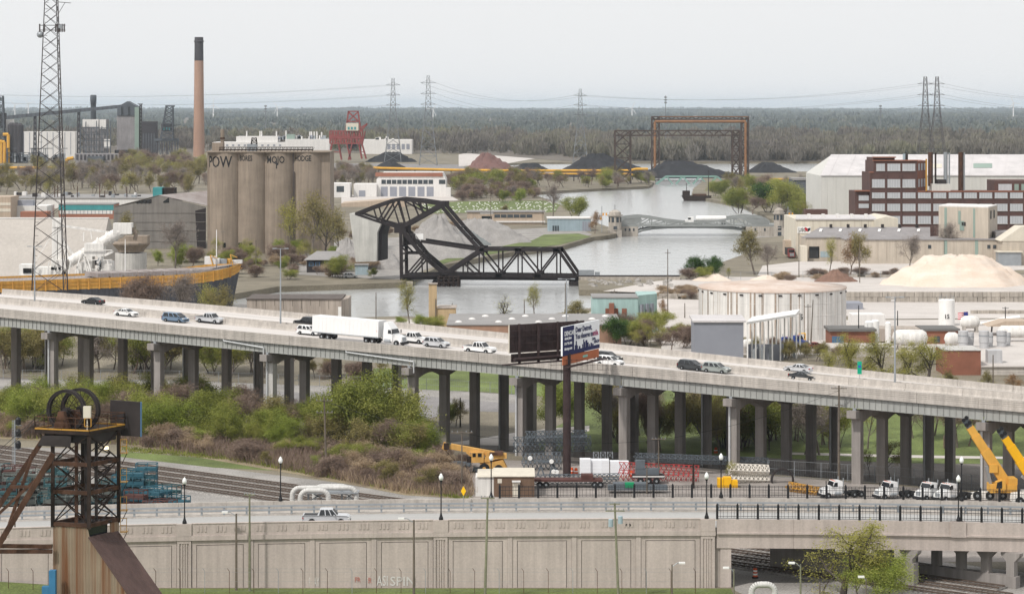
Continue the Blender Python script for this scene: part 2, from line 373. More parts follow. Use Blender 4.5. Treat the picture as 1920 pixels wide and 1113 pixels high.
for bi, t in enumerate(BENTS):
    cap = MB(); top = -3.62
    prof = []; S = np.linspace(-0.9, FW-1.5, 64)
    cs = [1.6, 11.6, 21.6, 31.6, 41.6]
    for s in S:
        d = min(abs(s-c) for c in cs); e = 0.95+0.75*max(0, 1-max(0, d-0.9)/3.2)**1.6
        if s < 0.5: e = 1.15
        prof.append((s, e))
    for (s0, e0), (s1, e1) in zip(prof[:-1], prof[1:]):
        zt0 = FP(t, s0).z+top; zt1 = FP(t, s1).z+top
        def q(tt, s, z): p = FP(tt, s); return V(p.x, p.y, z)
        cap.hexa([q(t-0.75,s0,zt0-e0),q(t+0.75,s0,zt0-e0),q(t+0.75,s1,zt1-e1),q(t-0.75,s1,zt1-e1)], [q(t-0.75,s0,zt0),q(t+0.75,s0,zt0),q(t+0.75,s1,zt1),q(t-0.75,s1,zt1)])
    co = cap.build('cap_beam', 'column_concrete', FREE)
    b = MB()
    for s in (0.53, 9.15, 18.15, 26.15, 35.15): p = FP(t, s, -3.46); b.box(p, (0.5,0.5,0.36), R(-30.4))
    b.build('bearing', 'galvanised', co)
    for ci, c in enumerate(cs):
        p = FP(t, c); zb = hgt(p.x, p.y)-0.5; zt = p.z+top-1.2
        mc = MB(); mc.box(V(p.x, p.y, (zb+zt)/2), (1.45, 1.25, zt-zb), R(-30.4))
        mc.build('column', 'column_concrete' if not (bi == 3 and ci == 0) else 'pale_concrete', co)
        if ci in (0, 3, 4) and bi % 2 == (0 if ci == 3 else 1):
            q0 = FP(t-0.4, c-0.82); MB().tube(V(q0.x,q0.y,zt+0.8), V(q0.x,q0.y,zb), 0.17, n=8).build('drain_pipe', 'pipe_metal', co)
for a, b in ((415,490),(645,772)):
    t0, _ = TS(*(lambda u: (u*401.5/(1+FS*u), 401.5-FS*u*401.5/(1+FS*u)))((a-960)/F)); t1, _ = TS(*(lambda u: (u*401.5/(1+FS*u), 401.5-FS*u*401.5/(1+FS*u)))((b-960)/F))
    p0, p1 = FP(t0,0.15,-1.95), FP(t1,0.15,-2.5)
    MB().path([p0+V(0,0,0.4), p0, p1, p1-V(0,0,1.9)], 0.13, 8).build('drain_pipe', 'pipe_metal', FREE)
# light masts standing in the median and behind
def mast(px, ytop, off, lab, s=21.6):
    u = (px-960)/F; t = 0
    for k in range(30): P = FP(t, s); t += ((px-960)/F*P.y-P.x)/FC*0.8
    P = FP(t, s); zt = ZP(ytop, P.y)
    o = thing('light_mast', lab, 'street light', (P.x,P.y,P.z-1.1))
    MB().tube(V(P.x,P.y,P.z-1.1), V(P.x,P.y,zt), 0.17, 0.09, 8).build('pole', 'galvanised', o)
    a = MB().bar(V(P.x-1.0,P.y,zt), V(P.x+1.0,P.y,zt), 0.08); a.build('arm', 'galvanised', o)
    for d in (-1.1, 1.1): MB().box(V(P.x+d,P.y,zt+0.02), (0.75,0.35,0.16)).build('lamp_head', 'galvanised', o)
mast(65, 462, 0, 'tall freeway light mast in the median in front of the radio tower')
mast(526, 466, 0, 'tall freeway light mast in the median before the silos')
mast(1062, 523, 0, 'tall freeway light mast rising behind the billboard')
mast(1678, 557, 0, 'tall freeway light mast beside the small green sign')
t, s = deck_at(1683, 716); P = FP(t, 21.7, 0)
o = thing('freeway_sign', 'narrow green highway mile marker sign on median barrier', 'sign', (P.x,P.y,P.z))
MB().tube(P-V(0,0,0.3), P+V(0,0,2.6), 0.04, n=6).build('post', 'galvanised', o)
mat('sign_green', (0.0,0.33,0.19), rough=0.4, var=0.05)
mat('sign_blue', (0.03,0.10,0.38), rough=0.4, var=0.05)
MB().b2(P.x-0.35,P.x+0.35,P.y-0.08,P.y-0.05,P.z+0.7,P.z+2.75).build('sign_board', 'sign_green', o)
MB().b2(P.x-0.22,P.x+0.22,P.y-0.11,P.y-0.085,P.z+1.75,P.z+2.15).build('route_shield', 'sign_blue', o)
# ---------------------------------------------------------------- city road on its retaining wall and bridge
RY0, RY1 = 291.8, 303.4
def zt(X): u = (X-20)/81.0; v = (X-20)/40.0; return 8.15-(1.15*u*u if X < 20 else 0.55*v*v*0.9)
def rx(mb, x0, x1, y0, y1, d0, d1, n=1):
    for k in range(n):
        a = x0+(x1-x0)*k/n; b = x0+(x1-x0)*(k+1)/n
        mb.hexa([(a,y0,zt(a)+d0),(b,y0,zt(b)+d0),(b,y1,zt(b)+d0),(a,y1,zt(a)+d0)], [(a,y0,zt(a)+d1),(b,y0,zt(b)+d1),(b,y1,zt(b)+d1),(a,y1,zt(a)+d1)])
    return mb
def rw(mb, x0, x1, y0, y1, z0, d1):   # from a flat height up to a height that follows the road
    mb.hexa([(x0,y0,z0),(x1,y0,z0),(x1,y1,z0),(x0,y1,z0)], [(x0,y0,zt(x0)+d1),(x1,y0,zt(x1)+d1),(x1,y1,zt(x1)+d1),(x0,y1,zt(x0)+d1)]); return mb
XB0 = 24.6                                   # near end of the wall, start of the bridge span
mb = MB(); rx(mb, -95, 95, RY0+0.35, RY1, -1.35, -1.05, 40); road = mb.build('road', 'road_light', kind='structure')
mat('line_yellow', (0.60,0.42,0.14), var=0.2, scale=1.0)
for dy in (-0.12, 0.12):
    rx(MB(), -95, 95, 297.6+dy-0.06, 297.6+dy+0.06, -1.052, -1.044, 40).build('centre_line', 'line_yellow', road)
rx(MB(), -95, 95, RY1, RY1+2.4, -1.35, -0.90, 40).build('sidewalk', 'concrete', kind='structure')
# embankment under the road
e = MB()
pol = [(-95,292.6),(25.2,292.6),(-1.5,RY1+2.3),(-95,RY1+2.3)]
for a, b in ((-95,-60),(-60,-30),(-30,-1.5)): rw(e, a, b, 292.65, RY1+2.3, -0.6, -1.36)
e.hexa([(-1.5,292.65,-0.6),(25.1,292.65,-0.6),(24.0,293.5,-0.6),(-1.5,RY1+2.3,-0.6)], [(-1.5,292.65,zt(-1.5)-1.37),(25.1,292.65,zt(25)-1.37),(24.0,293.5,zt(24)-1.37),(-1.5,RY1+2.3,zt(-1.5)-1.37)])
e.build('road_embankment', 'wall_concrete', kind='structure')
# retaining wall
WALL = thing('retaining_wall', 'long pale concrete retaining wall with recessed panels and fluted pilasters', 'wall', (-20,RY0,0))
mat('groove', (0.40,0.35,0.32), var=0.15, scale=0.3, streak=0.2)
rw(MB(), -95, -30, 292.25, 292.62, -0.5, -1.4).build('wall_core', 'groove', WALL); rw(MB(), -29.99, XB0+0.5, 292.25, 292.62, -0.5, -1.4).build('wall_core', 'groove', WALL)
def pxX(px): return XP(px, RY0)
flutes = [-137, 345, 826, 1327]
def panel(x0, x1):
    m = MB(); y0, y1 = 291.95, 292.25; t = 0.55; g = 0.07
    rw(m, x0, x0+t, y0, y1, -0.4, -1.95); rw(m, x1-t, x1, y0, y1, -0.4, -1.95)
    m.hexa([(x0+t+.001,y0,zt(x0+t)-2.5),(x1-t-.001,y0,zt(x1-t)-2.5),(x1-t-.001,y1,zt(x1-t)-2.5),(x0+t+.001,y1,zt(x0+t)-2.5)], [(x0+t+.001,y0,zt(x0+t)-1.95),(x1-t-.001,y0,zt(x1-t)-1.95),(x1-t-.001,y1,zt(x1-t)-1.95),(x0+t+.001,y1,zt(x0+t)-1.95)])
    rw(m, x0+t+g, x1-t-g, y0, y1, -0.4, -2.58); m.build('wall_panel', 'wall_concrete', WALL)
def strip(x0, x1):
    m = MB(); rw(m, x0, x1, 291.86, 292.25, -0.4, -1.95); m.build('pilaster', 'wall_concrete', WALL)
def fluted(xc):
    m = MB(); rw(m, xc-0.85, xc-0.56, 291.80, 292.25, -0.4, -1.95); rw(m, xc+0.56, xc+0.85, 291.80, 292.25, -0.4, -1.95)
    for d in (-0.28, 0, 0.28): rw(m, xc+d-0.09, xc+d+0.09, 291.84, 292.25, -0.4, -2.3)
    m.hexa([(xc-.559,291.8,zt(xc)-2.3),(xc+.559,291.8,zt(xc)-2.3),(xc+.559,292.25,zt(xc)-2.3),(xc-.559,292.25,zt(xc)-2.3)], [(xc-.559,291.8,zt(xc)-1.95),(xc+.559,291.8,zt(xc)-1.95),(xc+.559,292.25,zt(xc)-1.95),(xc-.559,292.25,zt(xc)-1.95)])
    rw(m, xc-.555, xc+.555, 291.93, 292.25, -0.4, -2.31); m.build('fluted_pilaster', 'wall_concrete', WALL)
    rx(MB(), xc-0.9, xc+0.9, 291.70, 292.28, -1.41, 0.05).build('parapet_pier', 'wall_concrete', WALL)
    rx(MB(), xc-0.95, xc+0.95, 291.72, 292.2, -1.94, -1.412).build('pier_band', 'wall_concrete', WALL)
xs = [pxX(p) for p in flutes]
for a, b in zip([xs[0]-31]+xs[:-1], xs):
    x0, x1 = a+0.9, b-0.9; w_ = (x1-x0-3*0.6)/4
    for k in range(4):
        p0 = x0+k*(w_+0.6); panel(p0+.01, p0+w_-.01)
        if k < 3: strip(p0+w_+.005, p0+w_+0.595)
        c0 = p0-0.3+0.004 if k else x0+0.004; c1 = p0+w_+0.3-0.004 if k < 3 else x1-0.004
        m = MB(); rx(m, c0, c1, 291.86, 292.22, -1.38, 0.0, 3); nn = 3
        m.build('parapet_panel', 'wall_concrete', WALL)
        for q in np.linspace(c0+1.2, c1-1.2, 3):
            mm = MB()
            for d in (-0.45, 0, 0.45): rx(mm, q+d-0.12, q+d+0.12, 291.80, 291.859, -0.95, -0.25)
            mm.build('parapet_fin', 'wall_concrete', WALL)
        rx(MB(), c0, c1, 291.70, 292.24, -1.94, -1.384, 3).build('cornice', 'wall_concrete', WALL)
        rx(MB(), c0, c1, 291.80, 292.28, 0.001, 0.09, 3).build('coping', 'wall_concrete', WALL)
for x in xs: fluted(x)
# bridge span
BR = thing('road_bridge', 'concrete road bridge with black picket railing over the railway', 'bridge', (50,RY0,0))
x0 = pxX(1344)
cuts = [x0, 33.5, 42.5, 52.0, 62.0, 72.0, 95.0]
for a, b in zip(cuts[:-1], cuts[1:]):
    rx(MB(), a+.01, b-.01, 291.86, 292.22, -1.55, 0.0, 4).build('parapet_panel', 'wall_concrete', BR)
    rx(MB(), a+.01, b-.01, 291.70, 292.24, -1.75, -1.551, 4).build('cornice', 'wall_concrete', BR)
    rx(MB(), a+.01, b-.01, 291.98, 292.5, -3.45, -1.752, 4).build('edge_girder', 'wall_concrete', BR)
    rx(MB(), a+.01, b-.01, 292.6, 306.0, -2.0, -1.353, 4).build('deck_slab', 'column_concrete', BR)
    for yy in (294.5, 297.5, 300.5, 303.5): rx(MB(), a, b, yy, yy+0.4, -3.2, -2.01, 4).build('inner_beam', 'column_concrete', BR)
    rx(MB(), a+.01, b-.01, 305.6, 306.0, -3.4, -2.01, 4).build('edge_girder', 'wall_concrete', BR)
rx(MB(), pxX(1797)-0.9, pxX(1797)+0.9, 291.66, 292.3, -1.8, 0.06).build('parapet_pier', 'wall_concrete', BR)
rw(MB(), XB0+0.2, XB0+1.5, 292.1, 294.5, -0.5, -3.47).build('abutment', 'wall_concrete', BR)
def railing(x0, x1, y, base, hgt_, bay, name):
    n = max(1, round((x1-x0)/bay)); w_ = (x1-x0)/n
    RL = thing(name[0], name[1], 'railing', ((x0+x1)/2, y, zt((x0+x1)/2)+base))
    for k in range(n+1):
        x = x0+k*w_; z = zt(x)+base
        MB().b2(x-0.13,x+0.13,y-0.13,y+0.13,z,z+hgt_-0.05).lathe([(0.13,0),(0.02,0.22)], (x,y,z+hgt_-0.05), 4, close=True).build('post', 'black_iron', RL)
        if k < n:
            xb = x+w_; za, zb = zt(x)+base, zt(xb)+base
            m = MB()
            for d in (0.12, 0.34, hgt_*0.62, hgt_-0.28, hgt_-0.12): m.bar((x+.131,y,za+d), (xb-.131,y,zb+d), 0.05)
            for q in (0.16, 0.30, 0.5, 0.70, 0.84):
                xx = x+w_*q; m.bar((xx,y,za*(1-q)+zb*q+0.12), (xx,y,za*(1-q)+zb*q+hgt_-0.13), 0.035)
            m.build('rail_bay', 'black_iron', RL)
railing(pxX(1345), 68.0, 292.04, 0.0, 1.72, 2.4, ('near_railing', 'black iron railing with square posts on the bridge parapet beside the near lane'))
# far barrier, guard rail and far railing
FB = thing('road_barrier', 'low concrete road barrier with double steel guard rail', 'barrier', (0,RY1,7))
bx_ = np.linspace(-95, 95, 33)
for a, b in zip(bx_[:-1], bx_[1:]): rx(MB(), a+.015, b-.015, RY1+2.45, RY1+2.8, -1.35, 0.3).build('barrier_panel', 'concrete', FB)
for d in (-0.35, 0.12): rx(MB(), -95, 95, RY1-0.02, RY1+0.06, d-0.12, d+0.1, 40).build('guard_rail', 'galvanised', FB)
for x in np.arange(-94, 95, 2.78): rx(MB(), x-0.11, x+0.11, RY1+0.065, RY1+0.35, -0.9, 0.16).build('rail_post', 'galvanised', FB)
railing(XP(937,306.0), 68.0, 306.04, 0.32, 1.6, 2.4, ('far_railing', 'black iron railing on the far barrier of the bridge, in front of the crane yard'))
# piers below the bridge
for nm, lab, P0, P1, hw, n in (('bridge_pier','dark concrete pier wall under the bridge beside the tracks',V(33.0,304.5,0),V(47.5,292.6,0),2.9,6), ('bridge_pier','row of haunched concrete columns on a low wall under the bridge',V(46.5,303.0,0),V(59.5,292.0,0),1.4,6)):
    o = thing(nm, lab, 'bridge pier', (P0+P1)/2); d = (P1-P0); ang = math.atan2(d.y, d.x)
    MB().box((P0+P1)/2+V(0,0,hw/2-0.5), (d.length+1.6, 1.1, hw+1.0), ang).build('crash_wall', 'column_concrete', o)
    for k in range(n):
        c = P0+d*(k/(n-1)); ztop = zt(c.x)-3.47; mc = MB(); mc.box(V(c.x,c.y,(hw+ztop)/2), (1.05,0.9,ztop-hw-0.01), ang); 
        u_ = d.normalized(); w2 = V(-u_.y,u_.x,0)*0.46
        for sg in (-1, 1):
            a = c+u_*(0.5*sg); b_ = c+u_*(1.25*sg)
            mc.prism([V(a.x,a.y,ztop-1.1)-w2, V(a.x,a.y,ztop-.02)-w2, V(b_.x,b_.y,ztop-.02)-w2, V(b_.x,b_.y,ztop-0.3)-w2], w2*2)
        mc.build('column', 'column_concrete', o)
# street lamps
mat('lamp_globe', (0.78,0.79,0.77), rough=0.3, var=0.03)
lamp = thing('street_lamp', '', 'street lamp', (0,0,0), 'ornamental street lamps along the road')
MB().lathe([(0.26,0),(0.26,0.25),(0.17,0.45),(0.10,0.75),(0.075,1.0),(0.065,4.3),(0.12,4.36),(0.07,4.45),(0.16,4.65),(0.16,4.72)], n=10, close=True).build('post', 'black_iron', lamp, smooth=False)
MB().lathe([(0.17,4.72),(0.27,4.95),(0.27,5.15),(0.13,5.42),(0.02,5.55)], n=10, close=True).build('globe', 'lamp_globe', lamp, smooth=True)
first = True
for px, far, lab in ((346,0,'black street lamp with white globe on the parapet near the mine headframe'),(827,0,'black street lamp with white globe on the wall between the tall leaning poles'),(1325,0,'black street lamp with white globe where wall meets bridge railing'),(1797,0,'black street lamp with white globe rising from the bridge railing'),
                     (526,1,'black street lamp with white globe beside the silver pipe loop'),(921,1,'black street lamp with white globe before the brown shed'),(1352,1,'black street lamp with white globe beside the yellow counterweights'),(1803,1,'black street lamp with white globe beside the parked white tractors')):
    Y = 292.04 if not far else 305.0; x = XP(px, Y); z = zt(x)+(0.03 if not far else -0.9)
    if far: Y = 306.04; x = XP(px, Y); z = zt(x)+0.3
    if first: place(lamp, (x,Y,z)); lamp['label'] = lab; first = False
    else: dup(lamp, (x,Y,z), 0, None, lab)
# railway tracks
mat('ballast', (0.25,0.235,0.22), var=0.3, scale=0.8, fine=0.25)
mat('rail_steel', (0.10,0.075,0.06), rough=0.6, var=0.2)
mat('tie_wood', (0.19,0.165,0.15), var=0.3, scale=1.0)
for k, (y0, nm) in enumerate(((341.5,'railway track nearest the brush slope'),(336.8,'railway track second from the brush slope'),(332.2,'railway track third from the brush slope'),(327.6,'railway track nearest the road wall'))):
    d = V(1,-0.8,0).normalized(); nn = V(-d.y,d.x,0); a = V(-100, y0+80, 0); b = V(58, y0-46.4, 0)
    o = thing('railway_track', nm, 'railway track', (a+b)/2, 'parallel railway tracks')
    w2 = nn*1.9; w3 = nn*1.3
    MB().hexa([a-w2+V(0,0,-.1),b-w2+V(0,0,-.1),b+w2+V(0,0,-.1),a+w2+V(0,0,-.1)], [a-w3+V(0,0,.25),b-w3+V(0,0,.25),b+w3+V(0,0,.25),a+w3+V(0,0,.25)]).build('ballast_bed', 'ballast', o)
    t = MB(); L_ = (b-a).length
    for q in np.arange(0.3, L_, 0.75): t.box(a+d*q+V(0,0,0.25), (0.26, 2.5, 0.14), math.atan2(d.y,d.x))
    t.build('ties', 'tie_wood', o, kind='stuff')
    for sg in (-0.72, 0.72): MB().bar(a+nn*sg+V(0,0,0.42), b+nn*sg+V(0,0,0.42), 0.11, 0.18).build('rail', 'rail_steel', o)
# ---------------------------------------------------------------- helpers for buildings placed by what they stand on
def bld(name, label, px0, px1, ytop, Y, depth, m, cat='building', z0=0.0, group=None):
    """box whose front stands at distance Y; returns (root, x0, x1, Y, ztop)"""
    x0, x1, z1 = XP(px0,Y), XP(px1,Y), ZP(ytop,Y)
    o = thing(name, label, cat, ((x0+x1)/2, Y+depth/2, z0), group)
    MB().b2(x0,x1,Y,Y+depth,z0-0.5,z1).build('wall', m, o)
    return o, x0, x1, Y, z1
def fr(o, px0, px1, y0, y1, Y, m, name, d=0.12, th=0.1):   # a piece on a front face, proud by d
    return MB().b2(XP(px0,Y), XP(px1,Y), Y-d, Y-d+th, ZP(y1,Y), ZP(y0,Y)).build(name, m, o)
def lattice(mb, a, b, w0, w1, n, r=0.12, rb=0.07, sides=4, rot=0.785):
    """square or triangular lattice mast from a to b, width w0 -> w1"""
    a, b = Vector(a), Vector(b); d = (b-a).normalized(); s1 = d.orthogonal().normalized() if abs(d.z) < .9 else V(1,0,0); s2 = d.cross(s1)
    def ring(t, w_): c = a.lerp(b, t); return [c+(s1*math.cos(rot+6.2832*k/sides)+s2*math.sin(rot+6.2832*k/sides))*(w_*0.7071) for k in range(sides)]
    R_ = [ring(k/n, w0+(w1-w0)*k/n) for k in range(n+1)]
    for k in range(n):
        for j in range(sides):
            j2 = (j+1)%sides
            mb.bar(R_[k][j], R_[k+1][j], r); mb.bar(R_[k][j], R_[k+1][j2], rb); mb.bar(R_[k][j2], R_[k+1][j], rb); mb.bar(R_[k+1][j], R_[k+1][j2], rb)
    return mb
def pile(name, label, px0, px1, ytop, ybase, m, flat=0.12, seed=1, z=0.0, depth=0.7, cx=0.5):
    P0, P1 = G(px0,ybase,z), G(px1,ybase,z); Y = P0.y; rx_ = (P1.x-P0.x)/2; c = V(P0.x+(P1.x-P0.x)*cx, Y+rx_*depth*0.8, z); hh = ZP(ytop, c.y)-z
    rg = random.Random(seed); n, mr_ = 64, 18; vs = []; tier = m == 'salt' and px1-px0 > 150; ph = [rg.uniform(0,6.28) for _ in range(5)]
    for j in range(mr_+1):
        f = j/mr_
        for k in range(n):
            t = 6.2832*k/n; wob = 1+0.07*math.sin(3*t+ph[0])+0.05*math.sin(5*t+ph[1])+0.03*math.sin(9*t+ph[2])
            r = f*wob; zz = min(1.0, (1-f)/(1-flat)); zz = np.interp(f,[0,.42,.60,.70,1],[1,.97,.62,.55,0]) if tier else zz; zz += .09*noise.fractal(V(c.x+math.cos(t)*r*9+seed*7,math.sin(t)*r*9,zz*3),1.0,2.0,5)*((.42 if tier else .12) < f < .97); zz = zz*(1+0.04*math.sin(6*t+7*f+ph[3])*(f > .05))+(rg.gauss(0,0.022)+.035*math.sin(17*t+ph[4])*f if 0 < j < mr_ else 0)
            ex = (rx_*2*(1-cx) if math.cos(t) > 0 else rx_*2*cx)
            vs.append((c.x+math.cos(t)*r*ex, c.y+math.sin(t)*r*rx_*depth, z+max(0,zz)*hh if j < mr_ else z-0.3))
    fs = [(j*n+k, j*n+(k+1)%n, (j+1)*n+(k+1)%n, (j+1)*n+k) for j in range(mr_) for k in range(n)]+[tuple(range(n))]
    o = MB().add(vs, fs).build(name, m, smooth=True); return tag(o, label, 'pile')
def text(body, size, m, parent, origin, xdir=V(1,0,0), zdir=V(0,0,1), th=0.03, name='lettering', align='LEFT', bold=0.0, wrap=None, sx=1.0):
    cu = bpy.data.curves.new('t', 'FONT'); cu.body = body; cu.size = size; cu.align_x = align; cu.resolution_u = 2; cu.offset = bold
    to = bpy.data.objects.new('t', cu); COL.objects.link(to); dg = bpy.context.evaluated_depsgraph_get(); me = to.evaluated_get(dg).to_mesh()
    nrm = xdir.cross(zdir)
    mb = MB(); vs = []
    for v in me.vertices:
        if wrap: vs.append(wrap(v.co.x*sx, v.co.y))
        else: vs.append(origin+xdir*(v.co.x*sx)+zdir*v.co.y+nrm*th)
    mb.add(vs, [tuple(p.vertices) for p in me.polygons])
    to.to_mesh_clear() if hasattr(to, 'to_mesh_clear') else None
    bpy.data.objects.remove(to); bpy.data.curves.remove(cu)
    return mb.build(name, m, parent)
mat('stone', (0.40,0.36,0.315), var=0.15, scale=0.4, streak=0.25)
mat('counterweight', (0.47,0.46,0.43), var=0.12, scale=0.25, streak=0.18, fine=0.05)
mat('bridge_black', (0.022,0.017,0.018), rough=0.7, var=0.3, scale=0.4)
mat('gravel_pile', (0.30,0.285,0.275), var=0.2, scale=0.12, fine=0.14, bump=0.8)
mat('slate_pile', (0.20,0.215,0.215), var=0.15, scale=0.2, fine=0.12)
mat('coal', (0.030,0.030,0.034), var=0.3, scale=0.1, fine=0.2)
mat('ore', (0.17,0.095,0.085), var=0.2, scale=0.1, fine=0.12)
mat('salt', (0.62,0.49,0.39), var=0.05, scale=0.16, col2=(0.68,0.60,0.53), fine=0.06, stretch=(0.5,1,2.2), bump=0.7)
mat('red_earth', (0.20,0.12,0.09), var=0.2, scale=0.3, fine=0.15)
mat('tan_wall', (0.45,0.36,0.28), var=0.08, scale=0.2, streak=0.15)
mat('cream_wall', (0.62,0.57,0.48), var=0.05, scale=0.2, streak=0.1)
mat('white_wall', (0.68,0.66,0.64), var=0.05, scale=0.15, streak=0.10)
mat('grey_roof', (0.26,0.25,0.245), var=0.12, scale=0.15, streak=0.0, fine=0.06)
mat('dark_roof', (0.14,0.135,0.13), var=0.15, scale=0.15)
mat('red_roof', (0.30,0.13,0.085), var=0.12, scale=0.15)
mat('door_grey', (0.26,0.27,0.31), var=0.06, scale=0.3)
mat('metal_blue', (0.33,0.41,0.45), var=0.08, scale=0.3, streak=0.15)
mat('teal', (0.06,0.27,0.28), var=0.1, scale=0.2, streak=0.1)
mat('pale_teal', (0.36,0.50,0.48), var=0.1, scale=0.3, streak=0.2)
mat('bridge_grey', (0.25,0.26,0.255), var=0.12, scale=0.3, rough=0.6)
mat('truss_green', (0.20,0.33,0.29), var=0.12, scale=0.2)
mat('orange_rust', (0.25,0.13,0.065), var=0.25, scale=0.2)
mat('crane_red', (0.25,0.065,0.06), var=0.25, scale=0.2)
# ---------------------------------------------------------------- rail bascule bridge
BY = 806.0
def bp_(px, py, Y=BY): return V(XP(px,Y), Y, ZP(py,Y))
RB = thing('bascule_bridge', 'black steel railway bascule bridge with huge concrete counterweight across the river', 'bridge', (XP(900,BY),BY,0))
OFF = V(1.35,8.0,0)
TOP = [(667,401),(700,388),(735,376),(750,373.5),(790,377),(823,382)]
def side(off, nm):
    def seg_(pts, w_, name='chord'):
        m = MB()
        for a, b in zip(pts[:-1], pts[1:]): m.bar(bp_(*a)+off, bp_(*b)+off, w_, w_*1.15)
        m.build(name, 'bridge_black', RB)
    seg_(TOP, 0.95); seg_([(667,401),(700,413),(750,427)], 0.8); seg_([(750,427),(826,384)], 1.2, 'main_strut'); seg_([(826,384),(862,427),(899,467)], 1.05, 'main_strut')
    seg_([(753,524),(751.5,430)], 1.1, 'tower_post'); seg_([(753,430),(792,478),(833,513)], 1.2, 'tower_strut'); seg_([(789,452),(892,467)], 0.85, 'operating_strut')
    seg_([(898,467.5),(970,467.5),(1047,468.5),(1079,515)], 0.9); seg_([(755,517),(833,515),(935,516.5),(1081,518.5)], 0.9)
    seg_([(833,514),(868,490),(899,470)], 1.15, 'main_strut')
    for a, b in (((700,388),(708,415)),((708,415),(731,378)),((714,418),(738,380)),((735,376),(750,425)),((748,374),(760,420)),((760,378),(798,398)),((773,376),(785,404)),((788,378),(794,400)),
                 ((764,512),(790,482)),((769,514),(796,484)),((765,475),(752,462)),((752,475),(790,475)),((791,484),(792,513))):
        seg_([a, b], 0.48, 'web_member')
    for a, b in (((899,470),(935,515)),((935,515),(971,470)),((971,470),(1008,515)),((1008,515),(1043,470)),((868,492),(893,515)),((868.5,492),(868.5,515)),((898.5,470),(898.5,515)),((935,468),(935,515)),((971.5,468),(971.5,515)),((1008,468),(1008,515)),((1044,470),(1044,515))):
        seg_([a, b], 0.48, 'web_member')
    for c, s_ in (((750,428),3.8),((826,384),2.6),((899,469),2.8),((833,513),2.4),((971,470),2.0),((1043,470),2.2),((935,515),2.0),((1008,515),2.0)):
        MB().box(bp_(*c)+off, (s_,0.9,s_*0.8)).build('gusset_plate', 'bridge_black', RB)
side(V(0,0,0), 'near'); side(OFF, 'far')
m = MB()
for c in TOP+[(750,427),(899,467),(935,467),(971,467),(1008,467),(1044,469),(752,462),(752,490),(862,427),(880,448)]: m.bar(bp_(*c), bp_(*c)+OFF, 0.6)
m.build('cross_bracing', 'bridge_black', RB)
m = MB()
for a, b in ((899,935),(935,971),(971,1008),(1008,1044)): m.bar(bp_(a,468), bp_(b,468)+OFF, 0.35); m.bar(bp_(a,468)+OFF, bp_(b,468), 0.35)
m.build('top_lateral', 'bridge_black', RB)
a, b = bp_(752,517), bp_(1083,519.5)
MB().hexa([a+V(0,.5,-1.2),b+V(0,.5,-1.2),b+OFF+V(0,-.5,-1.2),a+OFF+V(0,-.5,-1.2)], [a+V(0,.5,.3),b+V(0,.5,.3),b+OFF+V(0,-.5,.3),a+OFF+V(0,-.5,.3)]).build('track_deck', 'bridge_black', RB)
m = MB()
for px in np.arange(756,1084,9): q = bp_(px,517.5); m.bar(q+V(0,-.6,0), q+V(0,-.6,1.2), 0.12)
m.bar(bp_(752,510.5)-V(0,.6,0), bp_(1083,513)-V(0,.6,0), 0.12); m.build('walkway_rail', 'bridge_black', RB)
cw = [(655,400),(714,420),(707,436),(706,490),(667,491)]
MB().prism([bp_(x,y,BY-1) for x, y in cw], V(2.0,11,0)).build('counterweight', 'counterweight', RB)
MB().prism([bp_(x,y,BY+1) for x, y in ((714,417),(722,421),(716,440),(716,488),(707.5,489),(708.5,440))], V(1.6,8,0)).build('counterweight_shade_side', 'bridge_black', RB)  # black slab painting the shade on the counterweight's right side
MB().box(bp_(768,450)+V(0,4,0), (4.5,5,3.4)).build('machine_house', 'dark_steel', RB)
MB().box(bp_(786,444)+V(0,2,0), (2.6,2.4,1.8)).build('motor_box', 'white_paint', RB)
lattice(MB(), bp_(770,436)+V(0,-.6,0), bp_(815,495)+V(0,-.6,0), 1.2, 1.2, 10, 0.12, 0.08).build('stairway', 'bridge_black', RB)
for px, w_, t_ in ((753,9,0),(833,14,1),(1079,7,2)):
    q = bp_(px,522); MB().b2(q.x-w_/3.6,q.x+w_/3.6+1.3,BY-2,BY+11,-4,q.z-0.9).build('pier', 'bridge_black' if t_ else 'stone', RB)
m = MB()
for k in range(5): q = bp_(824+k*9,520); m.tube(V(q.x,BY-4.5,-4), V(q.x,BY-4.5,1.6), 0.5, n=6)
for z in (-0.6,0.5,1.3): q = bp_(822,520); m.b2(q.x,bp_(862,520).x,BY-5.1,BY-4.7,z,z+.3)
m.build('timber_fender', 'rust_dark', RB)
# approach tracks: causeway on the right bank, bank on the left
o = thing('rail_causeway', 'low stone causeway carrying the railway right of the bascule bridge', 'causeway', (XP(1180,BY),BY,0))
MB().b2(XP(1085,BY),XP(1275,BY),BY+0.5,BY+9,-3,ZP(519,BY)).build('embankment', 'stone', o)
MB().b2(XP(1085,BY),XP(1275,BY),BY+1,BY+4,ZP(519,BY)+.01,ZP(517,BY)).build('track_bed', 'dark_steel', o)
rg = random.Random(5)
mat('boulder', (0.30,0.28,0.26), var=0.25, scale=0.5)
for k in range(46):
    px = rg.uniform(1086,1268); q = G(px, rg.uniform(530,543), -0.8); r = rg.uniform(0.6,1.7)
    b = MB().lathe([(r*.1,-r*.8),(r*.9,-r*.4),(r*1.0,r*.1),(r*.6,r*.6),(r*.05,r*.75)], (q.x,q.y,q.z+.4), 6); b.v = [(x+rg.gauss(0,.13)*r,y+rg.gauss(0,.13)*r,z+rg.gauss(0,.1)*r) for x,y,z in b.v]
    b.build('boulder', 'boulder', o)
q = bp_(1100,517,BY); MB().box(q+V(0,3,0.9), (5,1.5,1.7)).box(q+V(3.6,3,0.5),(1.6,1.6,1.2)).build('gate_machinery', 'galvanised', o)
